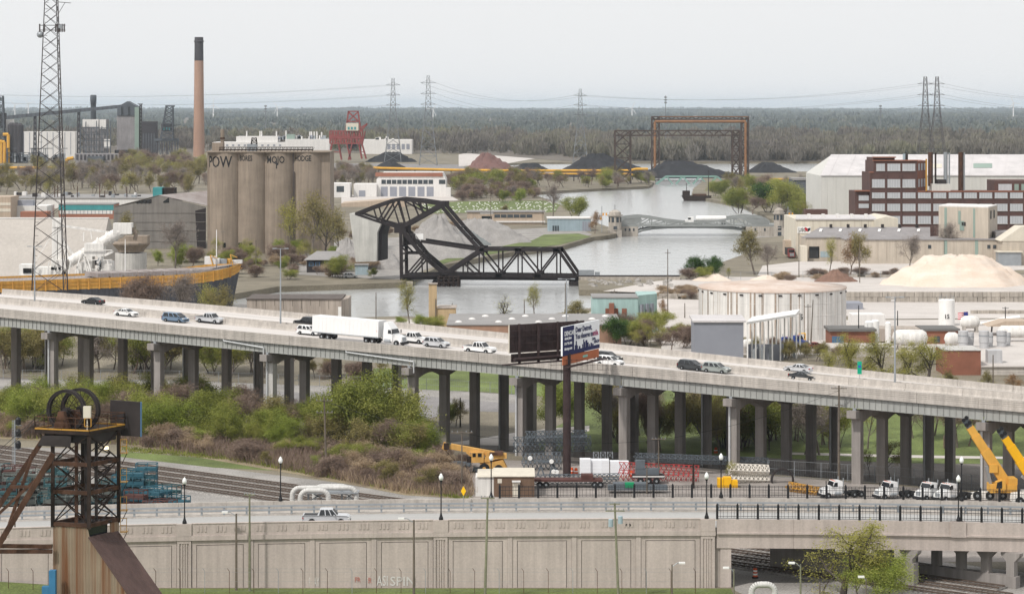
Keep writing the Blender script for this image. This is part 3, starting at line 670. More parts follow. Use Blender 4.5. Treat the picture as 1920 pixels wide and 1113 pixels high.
# operator house
o, x0, x1, Y, z1 = bld('operator_house', 'dark blue bridge operator house with grey hipped roof', 575, 645, 487, 842, 9, 'dark_steel')
MB().hexa([(x0-1,Y-1,z1),(x1+1,Y-1,z1),(x1+1,Y+10,z1),(x0-1,Y+10,z1)],[(x0+3,Y+3.5,z1+2.7),(x1-3,Y+3.5,z1+2.7),(x1-3,Y+5.5,z1+2.7),(x0+3,Y+5.5,z1+2.7)]).build('roof', 'grey_roof', o)
mat('blue_trim', (0.07,0.14,0.24), var=0.1)
for a, b in ((579,588),(591,600),(612,619),(622,629),(632,639)): fr(o,a,b,491,499,Y,'blue_trim','window_frame'); fr(o,a+1.5,b-1.5,492,498,Y,'window_glass','window',.16)
fr(o,627,634,503,514,Y,'white_paint','door')
# small shed by the counterweight
o, x0, x1, Y, z1 = bld('signal_hut', 'small grey hut under the concrete counterweight', 666, 689, 497, 830, 4, 'metal_blue'); MB().b2(x0-.4,x1+.4,Y-.4,Y+4.4,z1,z1+.3).build('roof','grey_roof',o)
# piles on the gravel works
pile('gravel_pile','tall grey cone gravel pile behind the bascule tower',735,905,406,484,'gravel_pile',seed=2,depth=0.5)
pile('gravel_pile','long grey gravel pile beside the peninsula grass',815,990,413,456,'gravel_pile',0.3,3,depth=0.4,cx=0.45)
pile('gravel_pile','low dark slate gravel heap between the two grey gravel piles',828,918,432,461,'slate_pile',0.2,4,depth=0.5)
pile('gravel_pile','grey gravel pile behind the operator house',610,690,448,500,'gravel_pile',0.1,5,depth=0.6)
pile('gravel_pile','small pale gravel heap beside the counterweight',690,760,470,505,'gravel_pile',0.2,6,depth=0.5)
pile('ore_pile','reddish brown iron ore pile beyond the yellow pipeline',866,968,288,322,'ore',0.15,7,depth=0.5,cx=0.42)
pile('coal_pile','small black coal heap beside the reddish ore pile',950,1034,307,322,'coal',0.3,8,depth=0.4)
pile('coal_pile','big black coal pile left of the orange gantry',1030,1240,290,332,'coal',0.12,9,depth=0.3,cx=0.42)
pile('coal_pile','black coal pile behind the green truss bridge',1200,1400,303,334,'coal',0.2,10,depth=0.3,cx=0.3)
pile('coal_pile','black coal pile left of the big white shed',1400,1494,305,324,'coal',0.2,11,depth=0.4,cx=0.4)
pile('coal_pile','dark coal bank beside the red ore crane',686,780,286,304,'coal',0.3,12,depth=0.4)
pile('coal_pile','dark coal bank below the red ore crane',690,770,305,320,'coal',0.3,13,depth=0.3)
pile('gravel_pile','pale far gravel mound beyond the channel',945,1072,259,284,'gravel_pile',0.35,14,depth=0.2)
pile('salt_pile','huge pale salt pile with flat top',1666,1945,480,538,'salt',0.42,15,depth=0.5,cx=0.5)
pile('earth_pile','small reddish earth pile beside the salt pile',1528,1608,506,529,'red_earth',0.1,16,depth=0.6)
pile('salt_pile','small low pale sand heap at the river end of the salt yard',1300,1375,514,527,'salt',0.3,17,depth=0.6)
pile('salt_pile','low pale salt heap beside the fence',1405,1470,516,526,'salt',0.2,18,depth=0.6)
# ---------------------------------------------------------------- road bascule bridge with stone towers
JY = 1112.0
JB = thing('drawbridge', 'grey steel double-leaf drawbridge with curved trusses between stone towers', 'bridge', (XP(1300,JY),JY,0))
TOPN = [(1163,416),(1172,409),(1200,406.5),(1222,409),(1250,414),(1275,417),(1294,418.5)]
TOPF = [(2*1294-8+ (0)-x if 0 else 1294+(1294-x)*1.12, y) for x, y in TOPN]
BOT = [(1192,437),(1205,432),(1225,428.5),(1255,426.5),(1294,426)]
def jp(px, py, dy=0): return V(XP(px,JY), JY+dy, ZP(py,JY))
for dy in (0, 16):
    for flip in (0, 1):
        f = (lambda x: 1294+(1294-x)*1.14) if flip else (lambda x: x)
        m = MB()
        for (a, b), (c, d) in zip(TOPN[:-1], TOPN[1:]): m.bar(jp(f(a),b,dy), jp(f(c),d,dy), 0.7, 0.9)
        m.build('top_chord', 'bridge_grey', JB); m = MB()
        for (a, b), (c, d) in zip(BOT[:-1], BOT[1:]): m.bar(jp(f(a),b,dy), jp(f(c),d,dy), 0.6, 0.8)
        m.build('bottom_chord', 'bridge_grey', JB)
        for k, (a, b) in enumerate(TOPN[1:-1]):
            m = MB(); m.bar(jp(f(a),b,dy), jp(f(a),422,dy), 0.55); c, d = TOPN[k+2]; m.bar(jp(f(a),422,dy), jp(f(c),d,dy), 0.5); m.build('truss_web', 'bridge_grey', JB)
        m = MB()
        for x in (1200,1215,1232,1250,1270): m.bar(jp(f(x),422,dy), jp(f(x+9),428,dy), 0.45); m.bar(jp(f(x),431 if x < 1210 else 428,dy), jp(f(x),422,dy), 0.4)
        m.build('under_bracing', 'bridge_grey', JB)
        a_, b_ = sorted((f(1163), f(1196))); MB().prism([jp(f(1164),416,dy-.2), jp(f(1172),409.5,dy-.2), jp(f(1198),407,dy-.2), jp(f(1205),412,dy-.2), jp(f(1192),421,dy-.2), jp(f(1164),421,dy-.2)], V(0,.4,0)).build('counterweight_panel', 'bridge_grey', JB)
MB().hexa([jp(1150,424.5,-1.5),jp(1470,424.5,-1.5),jp(1470,424.5,18),jp(1150,424.5,18)],[jp(1150,421,-1.5),jp(1470,421,-1.5),V(XP(1470,JY),JY+18,ZP(421,JY)),V(XP(1150,JY),JY+18,ZP(421,JY))]).build('roadway', 'bridge_grey', JB)
m = MB()
for px in np.arange(1165,1450,5): m.bar(jp(px,421,-1.4), jp(px,417.5,-1.4), 0.12)
m.bar(jp(1163,417.5,-1.4), jp(1450,417.5,-1.4), 0.2); m.build('handrail', 'bridge_grey', JB)
for px0, px1, lab in ((1165,1196,'left'),(1398,1470,'right')):
    MB().b2(XP(px0,JY),XP(px1,JY),JY-2,JY+20,-4,ZP(424.6,JY)).build('abutment', 'stone', JB)
    for k in range(3):
        c = px0+(px1-px0)*(0.25+0.25*k); fr(JB, c-1.5, c+1.5, 428, 433, JY-2, 'window_glass', 'abutment_window')
def btower(px, ytop, ybase, lab, w_=24):
    s_ = F/JY; x = XP(px,JY); o = thing('bridge_tower', lab, 'tower', (x,JY-6,0)); hw = w_/2/s_; zt_ = ZP(ytop,JY)
    MB().b2(x-hw,x+hw,JY-6-hw,JY-6+hw,-4,zt_-9).build('base', 'stone', o)
    MB().lathe([(hw*1.15,zt_-9),(hw*1.15,zt_-8.6),(hw*1.0,zt_-8.6),(hw*1.0,zt_-2.6),(hw*1.22,zt_-2.6),(hw*1.22,zt_-2.0),(hw*.95,zt_-2),(hw*.9,zt_-0.8),(hw*.4,zt_),(0.05,zt_+.2)], (x,JY-6,0), 8, close=True).build('lantern', 'stone', o)
    for k in range(8):
        t = 6.2832*(k+.5)/8; c = V(x+math.cos(t)*hw*.94, JY-6+math.sin(t)*hw*.94, zt_-4.2); MB().box(c, (0.25,1.1,2.2), t).build('window', 'window_glass', o)
    for z in (zt_-11.5, 2.2): MB().b2(x-.8,x+.8,JY-6-hw-.06,JY-6-hw+.05,z-.9,z+.9).build('window', 'window_glass', o)
    MB().tube((x,JY-6,zt_), (x,JY-6,zt_+2.6), 0.1, n=5).build('finial', 'dark_steel', o)
btower(1152, 393, 439, 'square stone bridge tower with domed lantern beside the metal shed')
btower(1458, 389, 430, 'stone bridge tower half hidden at the right end of the drawbridge', 19)
# traffic signals by the towers
mat('signal_yellow', (0.75,0.33,0.02), rough=0.4, var=0.05)
for px, py, lab in ((1128,425,'yellow traffic signals on a mast at the left end of the drawbridge'),(1476,420,'yellow traffic signals on a mast at the right end of the drawbridge')):
    q = jp(px,py); o = thing('traffic_signal', lab, 'traffic light', (q.x,JY-3,0))
    MB().tube((q.x,JY-3,0), (q.x,JY-3,ZP(386,JY)), 0.15, n=6).bar((q.x,JY-3,ZP(399,JY)),(q.x+2.6,JY-3,ZP(399,JY)),.12).build('mast','galvanised',o)
    for d, yy in ((0.6,401),(2.0,401),(-.5,409)): MB().b2(q.x+d-.3,q.x+d+.3,JY-3.5,JY-3.1,ZP(yy+2.5,JY),ZP(yy-2.5,JY)).build('signal_head','signal_yellow',o)
# tanker lorry crossing
q = jp(1335,421,5); o = thing('tanker_truck', 'white tanker lorry crossing the grey drawbridge', 'truck', q)
MB().lathe([(0.05,-7),(1.2,-6.8),(1.3,-6.5),(1.3,6.5),(1.2,6.8),(0.05,7)], (q.x,q.y,q.z+2.5), 14, axis='x').build('tank','white_paint',o,smooth=True)
MB().b2(q.x-10.5,q.x-8.0,q.y-1.2,q.y+1.2,q.z+.7,q.z+3.3).b2(q.x-11.8,q.x-10.5,q.y-1.1,q.y+1.1,q.z+.7,q.z+2.0).build('cab','white_paint',o)
MB().b2(q.x-10.52,q.x-9.3,q.y-1.22,q.y+1.22,q.z+2.1,q.z+3.0).build('windscreen','black_glass',o)
for dx in (-11,-8,-7,5,6.2): MB().lathe([(0.02,-.15),(.5,-.15),(.5,.15),(.02,.15)], (q.x+dx,q.y-1.1,q.z+.5), 10, axis='y').build('wheel','rubber',o)
# ---------------------------------------------------------------- upstream: barge, green truss bridge, portal gantries
q = G(1306,377,WZ); s_ = F/q.y
o = thing('barge', 'dark rusty flat barge moored on the upper river', 'barge', (q.x,q.y,WZ))
x0, x1 = XP(1279,q.y), XP(1334,q.y)
MB().hexa([(x0+2,q.y,WZ-.5),(x1-1,q.y,WZ-.5),(x1-1,q.y+9,WZ-.5),(x0+2,q.y+9,WZ-.5)],[(x0,q.y,WZ+3.2),(x1,q.y,WZ+3.2),(x1,q.y+9,WZ+3.2),(x0,q.y+9,WZ+3.2)]).build('hull','rust_dark',o)
MB().b2(x0+.6,x0+5,q.y+2,q.y+7,WZ+3.2,WZ+6.3).build('deckhouse','rust_dark',o)
MB().tube((x0+3,q.y+4,WZ+6),(x0+3,q.y+4,WZ+11),.18,n=6).build('mast','dark_steel',o); MB().tube((x1-1.5,q.y+4,WZ+3),(x1-1.5,q.y+4,WZ+19),.22,n=6).build('spud','dark_steel',o)
MB().b2(x0+7,x1-3,q.y+1,q.y+8,WZ+3.2,WZ+4.3).build('cargo','rust',o)
LY = 1845.0
o = thing('truss_bridge', 'pale green steel truss bridge at the river mouth', 'bridge', (XP(1268,LY),LY,0))
lp = lambda x, y, dy=0: V(XP(x,LY), LY+dy, ZP(y,LY))
for dy in (0, 9):
    for a, b in (((1226,349),(1250,331)),((1250,331),(1345,331)),((1345,331),(1368,349)),((1226,349),(1368,349))): MB().bar(lp(*a,dy), lp(*b,dy), 1.0).build('chord','truss_green',o)
    xs_ = [1240,1250,1265,1281,1297,1313,1329,1345,1355]
    for k in range(1, len(xs_)-2):
        a = (xs_[k], 331 if k%2 else 349); b = (xs_[k+1], 349 if k%2 else 331); MB().bar(lp(*a,dy), lp(*b,dy), 0.7).build('web_member','truss_green',o)
MB().hexa([lp(1226,350,0),lp(1368,350,0),lp(1368,350,9),lp(1226,350,9)],[lp(1226,347.5,0),lp(1368,347.5,0),V(XP(1368,LY),LY+9,ZP(347.5,LY)),V(XP(1226,LY),LY+9,ZP(347.5,LY))]).build('deck','truss_green',o)
MB().b2(XP(1200,LY),XP(1228,LY),LY-3,LY+12,-4,ZP(340,LY)).build('abutment','stone',o); MB().b2(XP(1205,LY),XP(1222,LY),LY-1,LY+8,ZP(340,LY),ZP(333,LY)).build('bridge_house','stone',o)
def portal(nm, lab, Y, l0, l1, r0, r1, yb0, yb1, ybase, m, leg, dep=8):
    o = thing(nm, lab, 'gantry', (XP((l0+r1)/2,Y),Y,0)); s_ = F/Y
    for a, b in ((l0,l1),(r0,r1)):
        cx = XP((a+b)/2,Y); w_ = (b-a)/s_; mb = MB(); n = max(4, int((ybase-yb0)/s_/(w_*1.1)))
        lattice(mb, (cx,Y,-1), (cx,Y,ZP(yb0,Y)), w_/1.0, w_/1.0, n, 0.95, 0.5, 4); mb.build('leg', m, o)
    mb = MB(); z0, z1 = ZP(yb1,Y), ZP(yb0,Y); xa, xb = XP(l0,Y), XP(r1,Y); n = 24
    for dy in (-2, 2):
        mb.bar((xa,Y+dy,z0),(xb,Y+dy,z0),.9); mb.bar((xa,Y+dy,z1),(xb,Y+dy,z1),.9)
        for k in range(n):
            a = xa+(xb-xa)*k/n; b = xa+(xb-xa)*(k+1)/n; mb.bar((a,Y+dy,z0 if k%2 else z1),(b,Y+dy,z1 if k%2 else z0),.5)
    mb.build('beam', m, o); return o
mat('gantry_brown', (0.07,0.05,0.042), var=0.25, scale=0.2)
portal('pipe_gantry', 'dark brown lattice pipe gantry spanning the river mouth', 1800, 1153, 1182, 1373, 1387, 245, 254, 350, 'gantry_brown', 'steel')
o = portal('pipe_gantry', 'taller orange pipe gantry above the coal piles', 1990, 1222, 1236, 1390, 1403, 219, 224, 332, 'gantry_brown', 'steel')
Y = 1990-3; MB().path([V(XP(1228,Y),Y,ZP(322,Y)),V(XP(1228,Y),Y,ZP(228,Y)),V(XP(1398,Y),Y,ZP(228,Y)),V(XP(1398,Y),Y,ZP(330,Y))], 1.1, 8).build('pipe', 'orange_rust', o)
MB().bar(V(XP(1222,Y),Y,ZP(219,Y)),V(XP(1403,Y),Y,ZP(219,Y)),.5).build('walkway','orange_rust',o)
# yellow pipelines
mat('pipe_yellow', (0.62,0.34,0.05), var=0.12, scale=0.1)
for nm, lab, Y, pts, r in (('gas_pipeline','thick yellow gas pipeline running past the ore piles',1900,[(700,315),(860,319),(960,320),(1180,320),(1192,317),(1215,317)],1.0),('gas_pipeline','thinner yellow pipeline just below the thick one',1860,[(930,326),(1180,326),(1190,329),(1215,329)],.7),('gas_pipeline','orange pipeline beside the big white shed',1700,[(1404,336),(1560,336)],.75),('gas_pipeline','yellow pipeline running below the blast furnace',2100,[(-40,315),(216,314)],1.2)):
    o = thing(nm, lab, 'pipeline', (XP(pts[0][0],Y),Y,0)); P = [V(XP(x,Y),Y,ZP(y,Y)) for x, y in pts]
    for a, b in zip(P[:-1], P[1:]): MB().tube(a, b, r, r, 8).build('pipe', 'pipe_yellow', o)
    for px in np.arange(pts[0][0]+10, pts[-1][0], 34):
        MB().bar((XP(px,Y),Y,-.5),(XP(px,Y),Y,P[0].z-r),.7).build('support','dark_steel',o)
# ---------------------------------------------------------------- left bank buildings by the river
def garage():
    Y = 1545; o, x0, x1, Y, z1 = bld('garage_building', 'white garage hall with six grey doors and red roof edge', 706, 836, 336, Y, 30, 'white_wall')
    x2, x3 = XP(716,Y), XP(829,Y); MB().hexa([(x0+.1,Y+.1,z1),(x1-.1,Y+.1,z1),(x1-.1,Y+29,z1),(x0+.1,Y+29,z1)],[(x2,Y+.1,ZP(324,Y)),(x1-2,Y+.1,ZP(324,Y)),(x1-2,Y+29,ZP(324,Y)),(x2,Y+29,ZP(324,Y))]).build('upper_wall','white_wall',o)
    fr(o,704,830,323.5,331,Y,'red_roof','roof_edge',.5,.6)
    fr(o,714,812,337,345,Y,'window_glass','window_band')
    for k in range(10): fr(o,714+k*9.8,715.2+k*9.8,337,345,Y,'white_wall','mullion',.2)
    for k in range(6): fr(o,714+k*17.2,727+k*17.2,350,370,Y,'door_grey','garage_door')
    fr(o,823,835,337,345,Y,'window_glass','window')
    o, *_ = bld('garage_annex', 'low white annex left of the garage hall', 663, 706, 345, 1540, 20, 'white_wall'); fr(o,673,685,357,369,1540,'door_grey','garage_door')
    o, *_ = bld('white_office', 'small white building beside the silos', 619, 656, 344, 1530, 20, 'white_wall'); fr(o,631,645,349,360,1530,'window_glass','window'); 
    o, *_ = bld('white_hut', 'tiny white hut at the right end of the garage hall', 836, 845, 352, 1540, 10, 'white_wall')
    q = V(XP(720,1500),1500,0); o = thing('tan_warehouse', 'tan flat roofed warehouse behind the bascule bridge', 'building', q)
    MB().prism([(XP(640,1390),1390,-.3),(XP(640,1390),1390,ZP(381,1390)),(XP(735,1390),1390,ZP(374,1390)),(XP(760,1390),1390,ZP(376,1390)),(XP(760,1390),1390,-.3)],(0,25,0)).build('wall','tan_wall',o)
garage()
o, x0, x1, Y, z1 = bld('brick_workshop', 'long low tan workshop with dark window band on the left bank', 876, 1020, 398, 1180, 14, 'tan_wall')
fr(o,926,998,402,408,Y,'window_glass','window_band'); fr(o,903,922,405,420,Y,'black_glass','gate'); fr(o,900,925,398,401,Y,'white_wall','lintel'); MB().b2(x0-.5,x1+.5,Y-.5,Y+14.5,z1,z1+.5).build('roof','grey_roof',o)
for k in range(6): fr(o,926+k*12,927+k*12,402,408,Y,'tan_wall','mullion',.2)
fr(o,930,1022,414,417,Y,'white_wall','ledge',.6,.6)
o, x0, x1, Y, z1 = bld('metal_shed', 'pale blue corrugated metal shed beside the drawbridge', 1027, 1108, 410, 1120, 13, 'metal_blue')
MB().b2(x0-.4,x1+.4,Y-.4,Y+13.4,z1,z1+.5).build('roof','white_wall',o); fr(o,1092,1107,415,435,Y,'door_grey','door'); fr(o,1036,1048,423,435,Y,'window_glass','opening')
for k in range(16): fr(o,1030+k*4.7,1030.7+k*4.7,411,436,Y,'metal_blue','rib',.16)
o, *_ = bld('right_office', 'low tan hut on the right bank of the upper river', 1400, 1432, 368, 1480, 8, 'tan_wall'); fr(o,1405,1412,371,375,1480,'window_glass','window')
# ---------------------------------------------------------------- silos
mat('silo_concrete', (0.27,0.22,0.175), var=0.12, scale=0.15, streak=0.2, stretch=(1,1,1.5))
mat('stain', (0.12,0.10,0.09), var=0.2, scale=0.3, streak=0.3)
mat('graffiti', (0.02,0.02,0.022), var=0.1)
SY = 950.0; ss_ = F/SY
SI = thing('grain_silos', 'row of tall joined brown concrete silos with rooftop conveyor', 'silo', (XP(500,SY),SY+8,0))
ztop = ZP(286,SY); cxs = [421,470,521.5,576.5]; rr = 7.4
for k, px in enumerate(cxs):
    for row in (0, 1):
        cx = XP(px,SY); cy = SY+rr+row*12.2
        MB().lathe([(rr,-.5),(rr,ztop)], (cx,cy,0), 40, close=True).build('silo', 'silo_concrete', SI, auto=True)
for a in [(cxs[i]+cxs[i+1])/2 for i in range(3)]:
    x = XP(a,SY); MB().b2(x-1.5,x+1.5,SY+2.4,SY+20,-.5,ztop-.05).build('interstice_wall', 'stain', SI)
x0, x1 = XP(600,SY), XP(618,SY); MB().b2(x0,x1,SY+2.2,SY+24,-.5,ztop).build('end_wall', 'silo_concrete', SI)
x0, x1 = XP(386.5,SY), XP(395,SY); MB().b2(x0,x1,SY+3.6,SY+24,-.5,ztop).build('end_wall', 'silo_concrete', SI)
MB().b2(XP(386,SY),XP(619,SY),SY-.2,SY+25,ztop+.01,ztop+.45).build('roof_slab', 'silo_concrete', SI)
m = MB(); za = ztop+.45
for dy in (2, 6): m.bar((XP(410,SY),SY+dy,za+1.5),(XP(585,SY),SY+dy,za+1.5),.25); m.bar((XP(410,SY),SY+dy,za+.6),(XP(585,SY),SY+dy,za+.6),.4)
for px in np.arange(410,586,7): m.bar((XP(px,SY),SY+2,za),(XP(px,SY),SY+2,za+1.5),.18); m.bar((XP(px,SY),SY+2,za+.1),(XP(px+3.5,SY),SY+2,za+1.5),.18)
m.build('roof_conveyor', 'rust_dark', SI)
MB().b2(XP(393,SY),XP(413,SY),SY+8,SY+14,za,za+3.2).build('roof_house', 'silo_concrete', SI)
MB().b2(XP(461,SY),XP(478,SY),SY+4,SY+9,za,za+2.8).build('roof_house', 'galvanised', SI)
m = lattice(MB(), (XP(474,SY),SY+5,za+2.8), (XP(474,SY),SY+5,za+5.2), 2.2, 1.6, 2, .25, .15); m.build('hoist_frame', 'rust_dark', SI)
MB().tube((XP(409,SY),SY+14,za), (XP(409,SY),SY+14,za+8.3), 0.75, .75, 10).build('vent_stack', 'silo_concrete', SI)
MB().lathe([(1.0,4.6),(1.0,5.2),(.76,5.2)], (XP(409,SY),SY+14,za), 10).build('stack_collar', 'rust', SI)
for px, t_, dx in ((429,327,0),(484,320,0),(481,365,0),(535,328,0),(551,322,0)):
    MB().tube((XP(px,SY),SY+1.3,0),(XP(px,SY),SY+1.3,ZP(t_,SY)),.22,n=6).build('downpipe','dark_steel',SI)
for px in (420,470,560,450): 
    MB().b2(XP(px-3,SY),XP(px+3,SY),SY-.15,SY+1.2,ZP(464,SY),ZP(455,SY)).build('hatch','black_glass',SI)
def graf(body, px, ytop, size, k, sx=1.0):
    cx, cy = XP(cxs[k],SY), SY+rr; zb = ZP(ytop,SY)-size*0.75; x0 = XP(px,SY)-cx; a0 = math.asin(max(-.95,min(.95,x0/rr)))
    def wr(x, y): a = a0+x/rr; return V(cx+math.sin(a)*(rr+.06), cy-math.cos(a)*(rr+.06), zb+y)
    text(body, size, 'graffiti', SI, V(0,0,0), name='graffiti', wrap=wr, sx=sx, bold=0.06)
graf('POW', 390, 291, 6.2, 0, .72); graf('BORES', 449, 291, 2.9, 1, .62); graf('MOJO', 500, 292, 3.8, 2, .72); graf('†', 515, 301, 3.2, 2, .9); graf('HODGE', 552, 291, 3.0, 3, .66)
# ---------------------------------------------------------------- ruined shed, storage hall, plant buildings
mat('shed_grey', (0.21,0.195,0.18), var=0.12, scale=0.15, streak=0.2)
mat('roof_rusty', (0.30,0.24,0.22), var=0.3, scale=0.12, col2=(0.36,0.33,0.32), fine=0.1)
Y = 985; o = thing('ruined_shed', 'derelict grey metal shed with broken rusty gable roof', 'building', (XP(300,Y),Y,0)); g = lambda x, y, d=0: V(XP(x,Y), Y+d, ZP(y,Y))
MB().prism([g(213,480),g(213,389),g(256,380),g(299,367),g(360,382),g(386,388),g(386,480)], (0,.5,0)).build('gable_wall','shed_grey',o)
MB().hexa([g(298,366.5),g(388,386),g(388,386)+V(30,45,1.5),g(298,366.5)+V(30,45,1.5)],[g(298,365.5),g(388,385),g(388,385)+V(30,45,1.5),g(298,365.5)+V(30,45,1.5)]).build('roof','roof_rusty',o)
MB().hexa([g(212,388.5),g(297.9,366.5),g(297.9,366.5)+V(30,45,1.5),g(212,388.5)+V(30,45,1.5)],[g(212,387.5),g(297.9,365.5),g(297.9,365.5)+V(30,45,1.5),g(212,387.5)+V(30,45,1.5)]).build('roof','shed_grey',o)
for a, b, c, d in ((255,284,373,381),(306,317,370,380)): MB().prism([g(a,d,-.1),g(a,d-2,-.1),g(b,c,-.1),g(b,d,-.1)],(0,.05,0)).build('broken_opening','black_glass',o)
m = MB()
for k in range(4): m.bar(g(257+k*7,381,-.2),g(262+k*7,376,-.2),.2)
m.build('exposed_truss','rust_dark',o)
MB().prism([g(370,480,-.1),g(366,395,-.1),g(386,390,-.1),g(386,480,-.1)],(0,.05,0)).build('torn_cladding','dark_steel',o)
for y_ in (399,416,432,452): MB().bar(g(213,y_,-.08),g(386,y_,-.08),.18).build('girt','shed_grey',o)
MB().b2(*[v for v in (XP(281,Y),XP(298,Y),Y+8,Y+16,ZP(370,Y),ZP(353,Y))]).build('roof_plant','teal',o); MB().b2(XP(297,Y),XP(320,Y),Y+10,Y+18,ZP(366,Y),ZP(354,Y)).build('roof_plant','rust_dark',o)
mat('hall_pale', (0.42,0.385,0.35), var=0.06, scale=0.1, streak=0.1)
o = thing('storage_hall', 'huge pale sloping storage hall behind the white ship boom', 'building', (XP(60,770),770,0))
a = 770; b = 800
MB().hexa([(XP(-80,a),a,-.5),(XP(178,a),a,-.5),(XP(178,a)+1,830,-.5),(XP(-80,a),830,-.5)],[(XP(-80,b),b,ZP(410,b)),(XP(203,b),b,ZP(410,b)),(XP(203,b),802,ZP(410,b)),(XP(-80,b),802,ZP(410,b))]).build('roof_slope','hall_pale',o)
MB().b2(XP(-80,b),XP(203,b),b-.2,b+2,ZP(410,b)+.01,ZP(408,b)).build('ridge','white_wall',o)
o, x0, x1, Y, z1 = bld('teal_factory', 'low factory with teal upper band and maroon base', 110, 213, 384, 1240, 18, 'red_roof'); fr(o,110,213,384,394,Y,'teal','teal_band'); fr(o,112,211,394.5,401,Y,'white_wall','window_band')
for k in range(14): fr(o,115+k*7,116+k*7,394.5,401,Y,'door_grey','mullion',.2)
MB().b2(x0,x1,Y-.3,Y+18,z1,z1+.5).build('roof','grey_roof',o)
o, *_ = bld('flat_factory', 'wide flat grey factory roof behind the old plant', 20, 290, 372, 1370, 60, 'white_wall')
MB().b2(XP(20,1370),XP(290,1370),1369.5,1430,ZP(372,1370),ZP(371,1370)).build('roof','grey_roof',o)
rg = random.Random(9)
for k in range(22): px = rg.uniform(25,280); yy = rg.uniform(1375,1420); z = ZP(371,1370); MB().b2(XP(px,yy),XP(px+rg.uniform(3,9),yy),yy,yy+4,z,z+rg.uniform(.6,2.4)).build('roof_unit', rg.choice(['galvanised','white_wall','dark_steel']), o)
for k in range(6): px = rg.uniform(90,280); z = ZP(371,1370); MB().tube((XP(px,1380),1380,z),(XP(px,1380),1380,z+rg.uniform(3,8)),.25,n=6).build('vent_pipe','rust',o)
o, *_ = bld('white_factory_block', 'white box building beside the radio tower', 20, 88, 386, 1225, 20, 'white_wall'); fr(o,30,60,376,386,1225,'door_grey','roof_unit',-2,6)
o, x0, x1, Y, z1 = bld('striped_building', 'brown and cream striped building left of the white box building', -40, 20, 369, 1210, 20, 'tan_wall'); fr(o,-40,20,380,385,Y,'cream_wall','band'); fr(o,-40,20,391,397,Y,'cream_wall','band')
o, *_ = bld('maroon_shed', 'low maroon shed in front of the white box building', 38, 88, 397, 1200, 10, 'red_roof')
# ---------------------------------------------------------------- radio tower
TY = 665.0; o = thing('radio_tower', 'tall dark three-legged lattice radio tower behind the freeway', 'tower', (XP(99,TY),TY,0))
mat('tower_steel', (0.085,0.075,0.075), rough=0.6, var=0.3, scale=0.4, metal=0.2)
mat('tower_dark', (0.035,0.026,0.026), rough=0.7, var=0.3)
cx0, cx1 = XP(98,TY), XP(98,TY); ztp = 108.0; NB = 30
def lg(k, z):
    f = z/ztp; w_ = (6.6*(1-f)+1.2*f); c = cx0; a = (2.75,6.05,4.9)[k]
    P = [V(-0.80,-.45,0), V(0.76,-.5,0), V(0.35,.75,0)][k]; return V(c+P.x*w_, TY+P.y*w_, z)
zs = [0]
while zs[-1] < ztp: zs.append(zs[-1]+max(2.4, 6.6*(1-zs[-1]/ztp*0.75)))
zs[-1] = ztp
for k in range(3):
    m = MB()
    for a, b in zip(zs[:-1], zs[1:]): m.bar(lg(k,a), lg(k,b), 0.3-0.12*a/ztp)
    m.build('leg', 'tower_dark' if k != 2 else 'tower_steel', o)
    m = MB(); j = (k+1)%3
    for a, b in zip(zs[:-1], zs[1:]): m.bar(lg(k,a),lg(j,b),.1); m.bar(lg(j,a),lg(k,b),.1)
    m.build('cross_bracing', 'tower_dark' if k == 0 else 'tower_steel', o)
m = MB()
for z in np.arange(6,ztp,1.8): q = lg(0,z); m.bar(q,q+V(1.1,0,0),.1)
m.build('ladder','tower_dark',o)
def tz(py): return ZP(py,TY)
for z in (tz(48), tz(57)):
    m = MB().bar(V(XP(75,TY),TY-1,z),V(XP(124,TY),TY-1,z),.18); m.build('antenna_arm','tower_steel',o)
for px in (76,85,106,110,114,118,122): MB().box(V(XP(px,TY),TY-1.2,tz(53)),(.35,.3,2.2)).build('panel_antenna','tower_steel',o)
MB().box(V(XP(115,TY),TY-1.2,tz(50)),(1.0,.6,1.0)).build('radio_unit','galvanised',o)
MB().lathe([(0.05,-.5),(.75,-.3),(.95,.1),(.05,.15)],(XP(76.5,TY),TY-1,tz(65)),14,axis='y').build('dish_antenna','galvanised',o,smooth=True)
MB().bar(V(XP(108,TY),TY,tz(4)),V(XP(133,TY),TY,tz(6)),.15).bar(V(XP(110,TY),TY,tz(25)),V(XP(122,TY),TY,tz(5)),.12).build('side_arm','tower_steel',o)
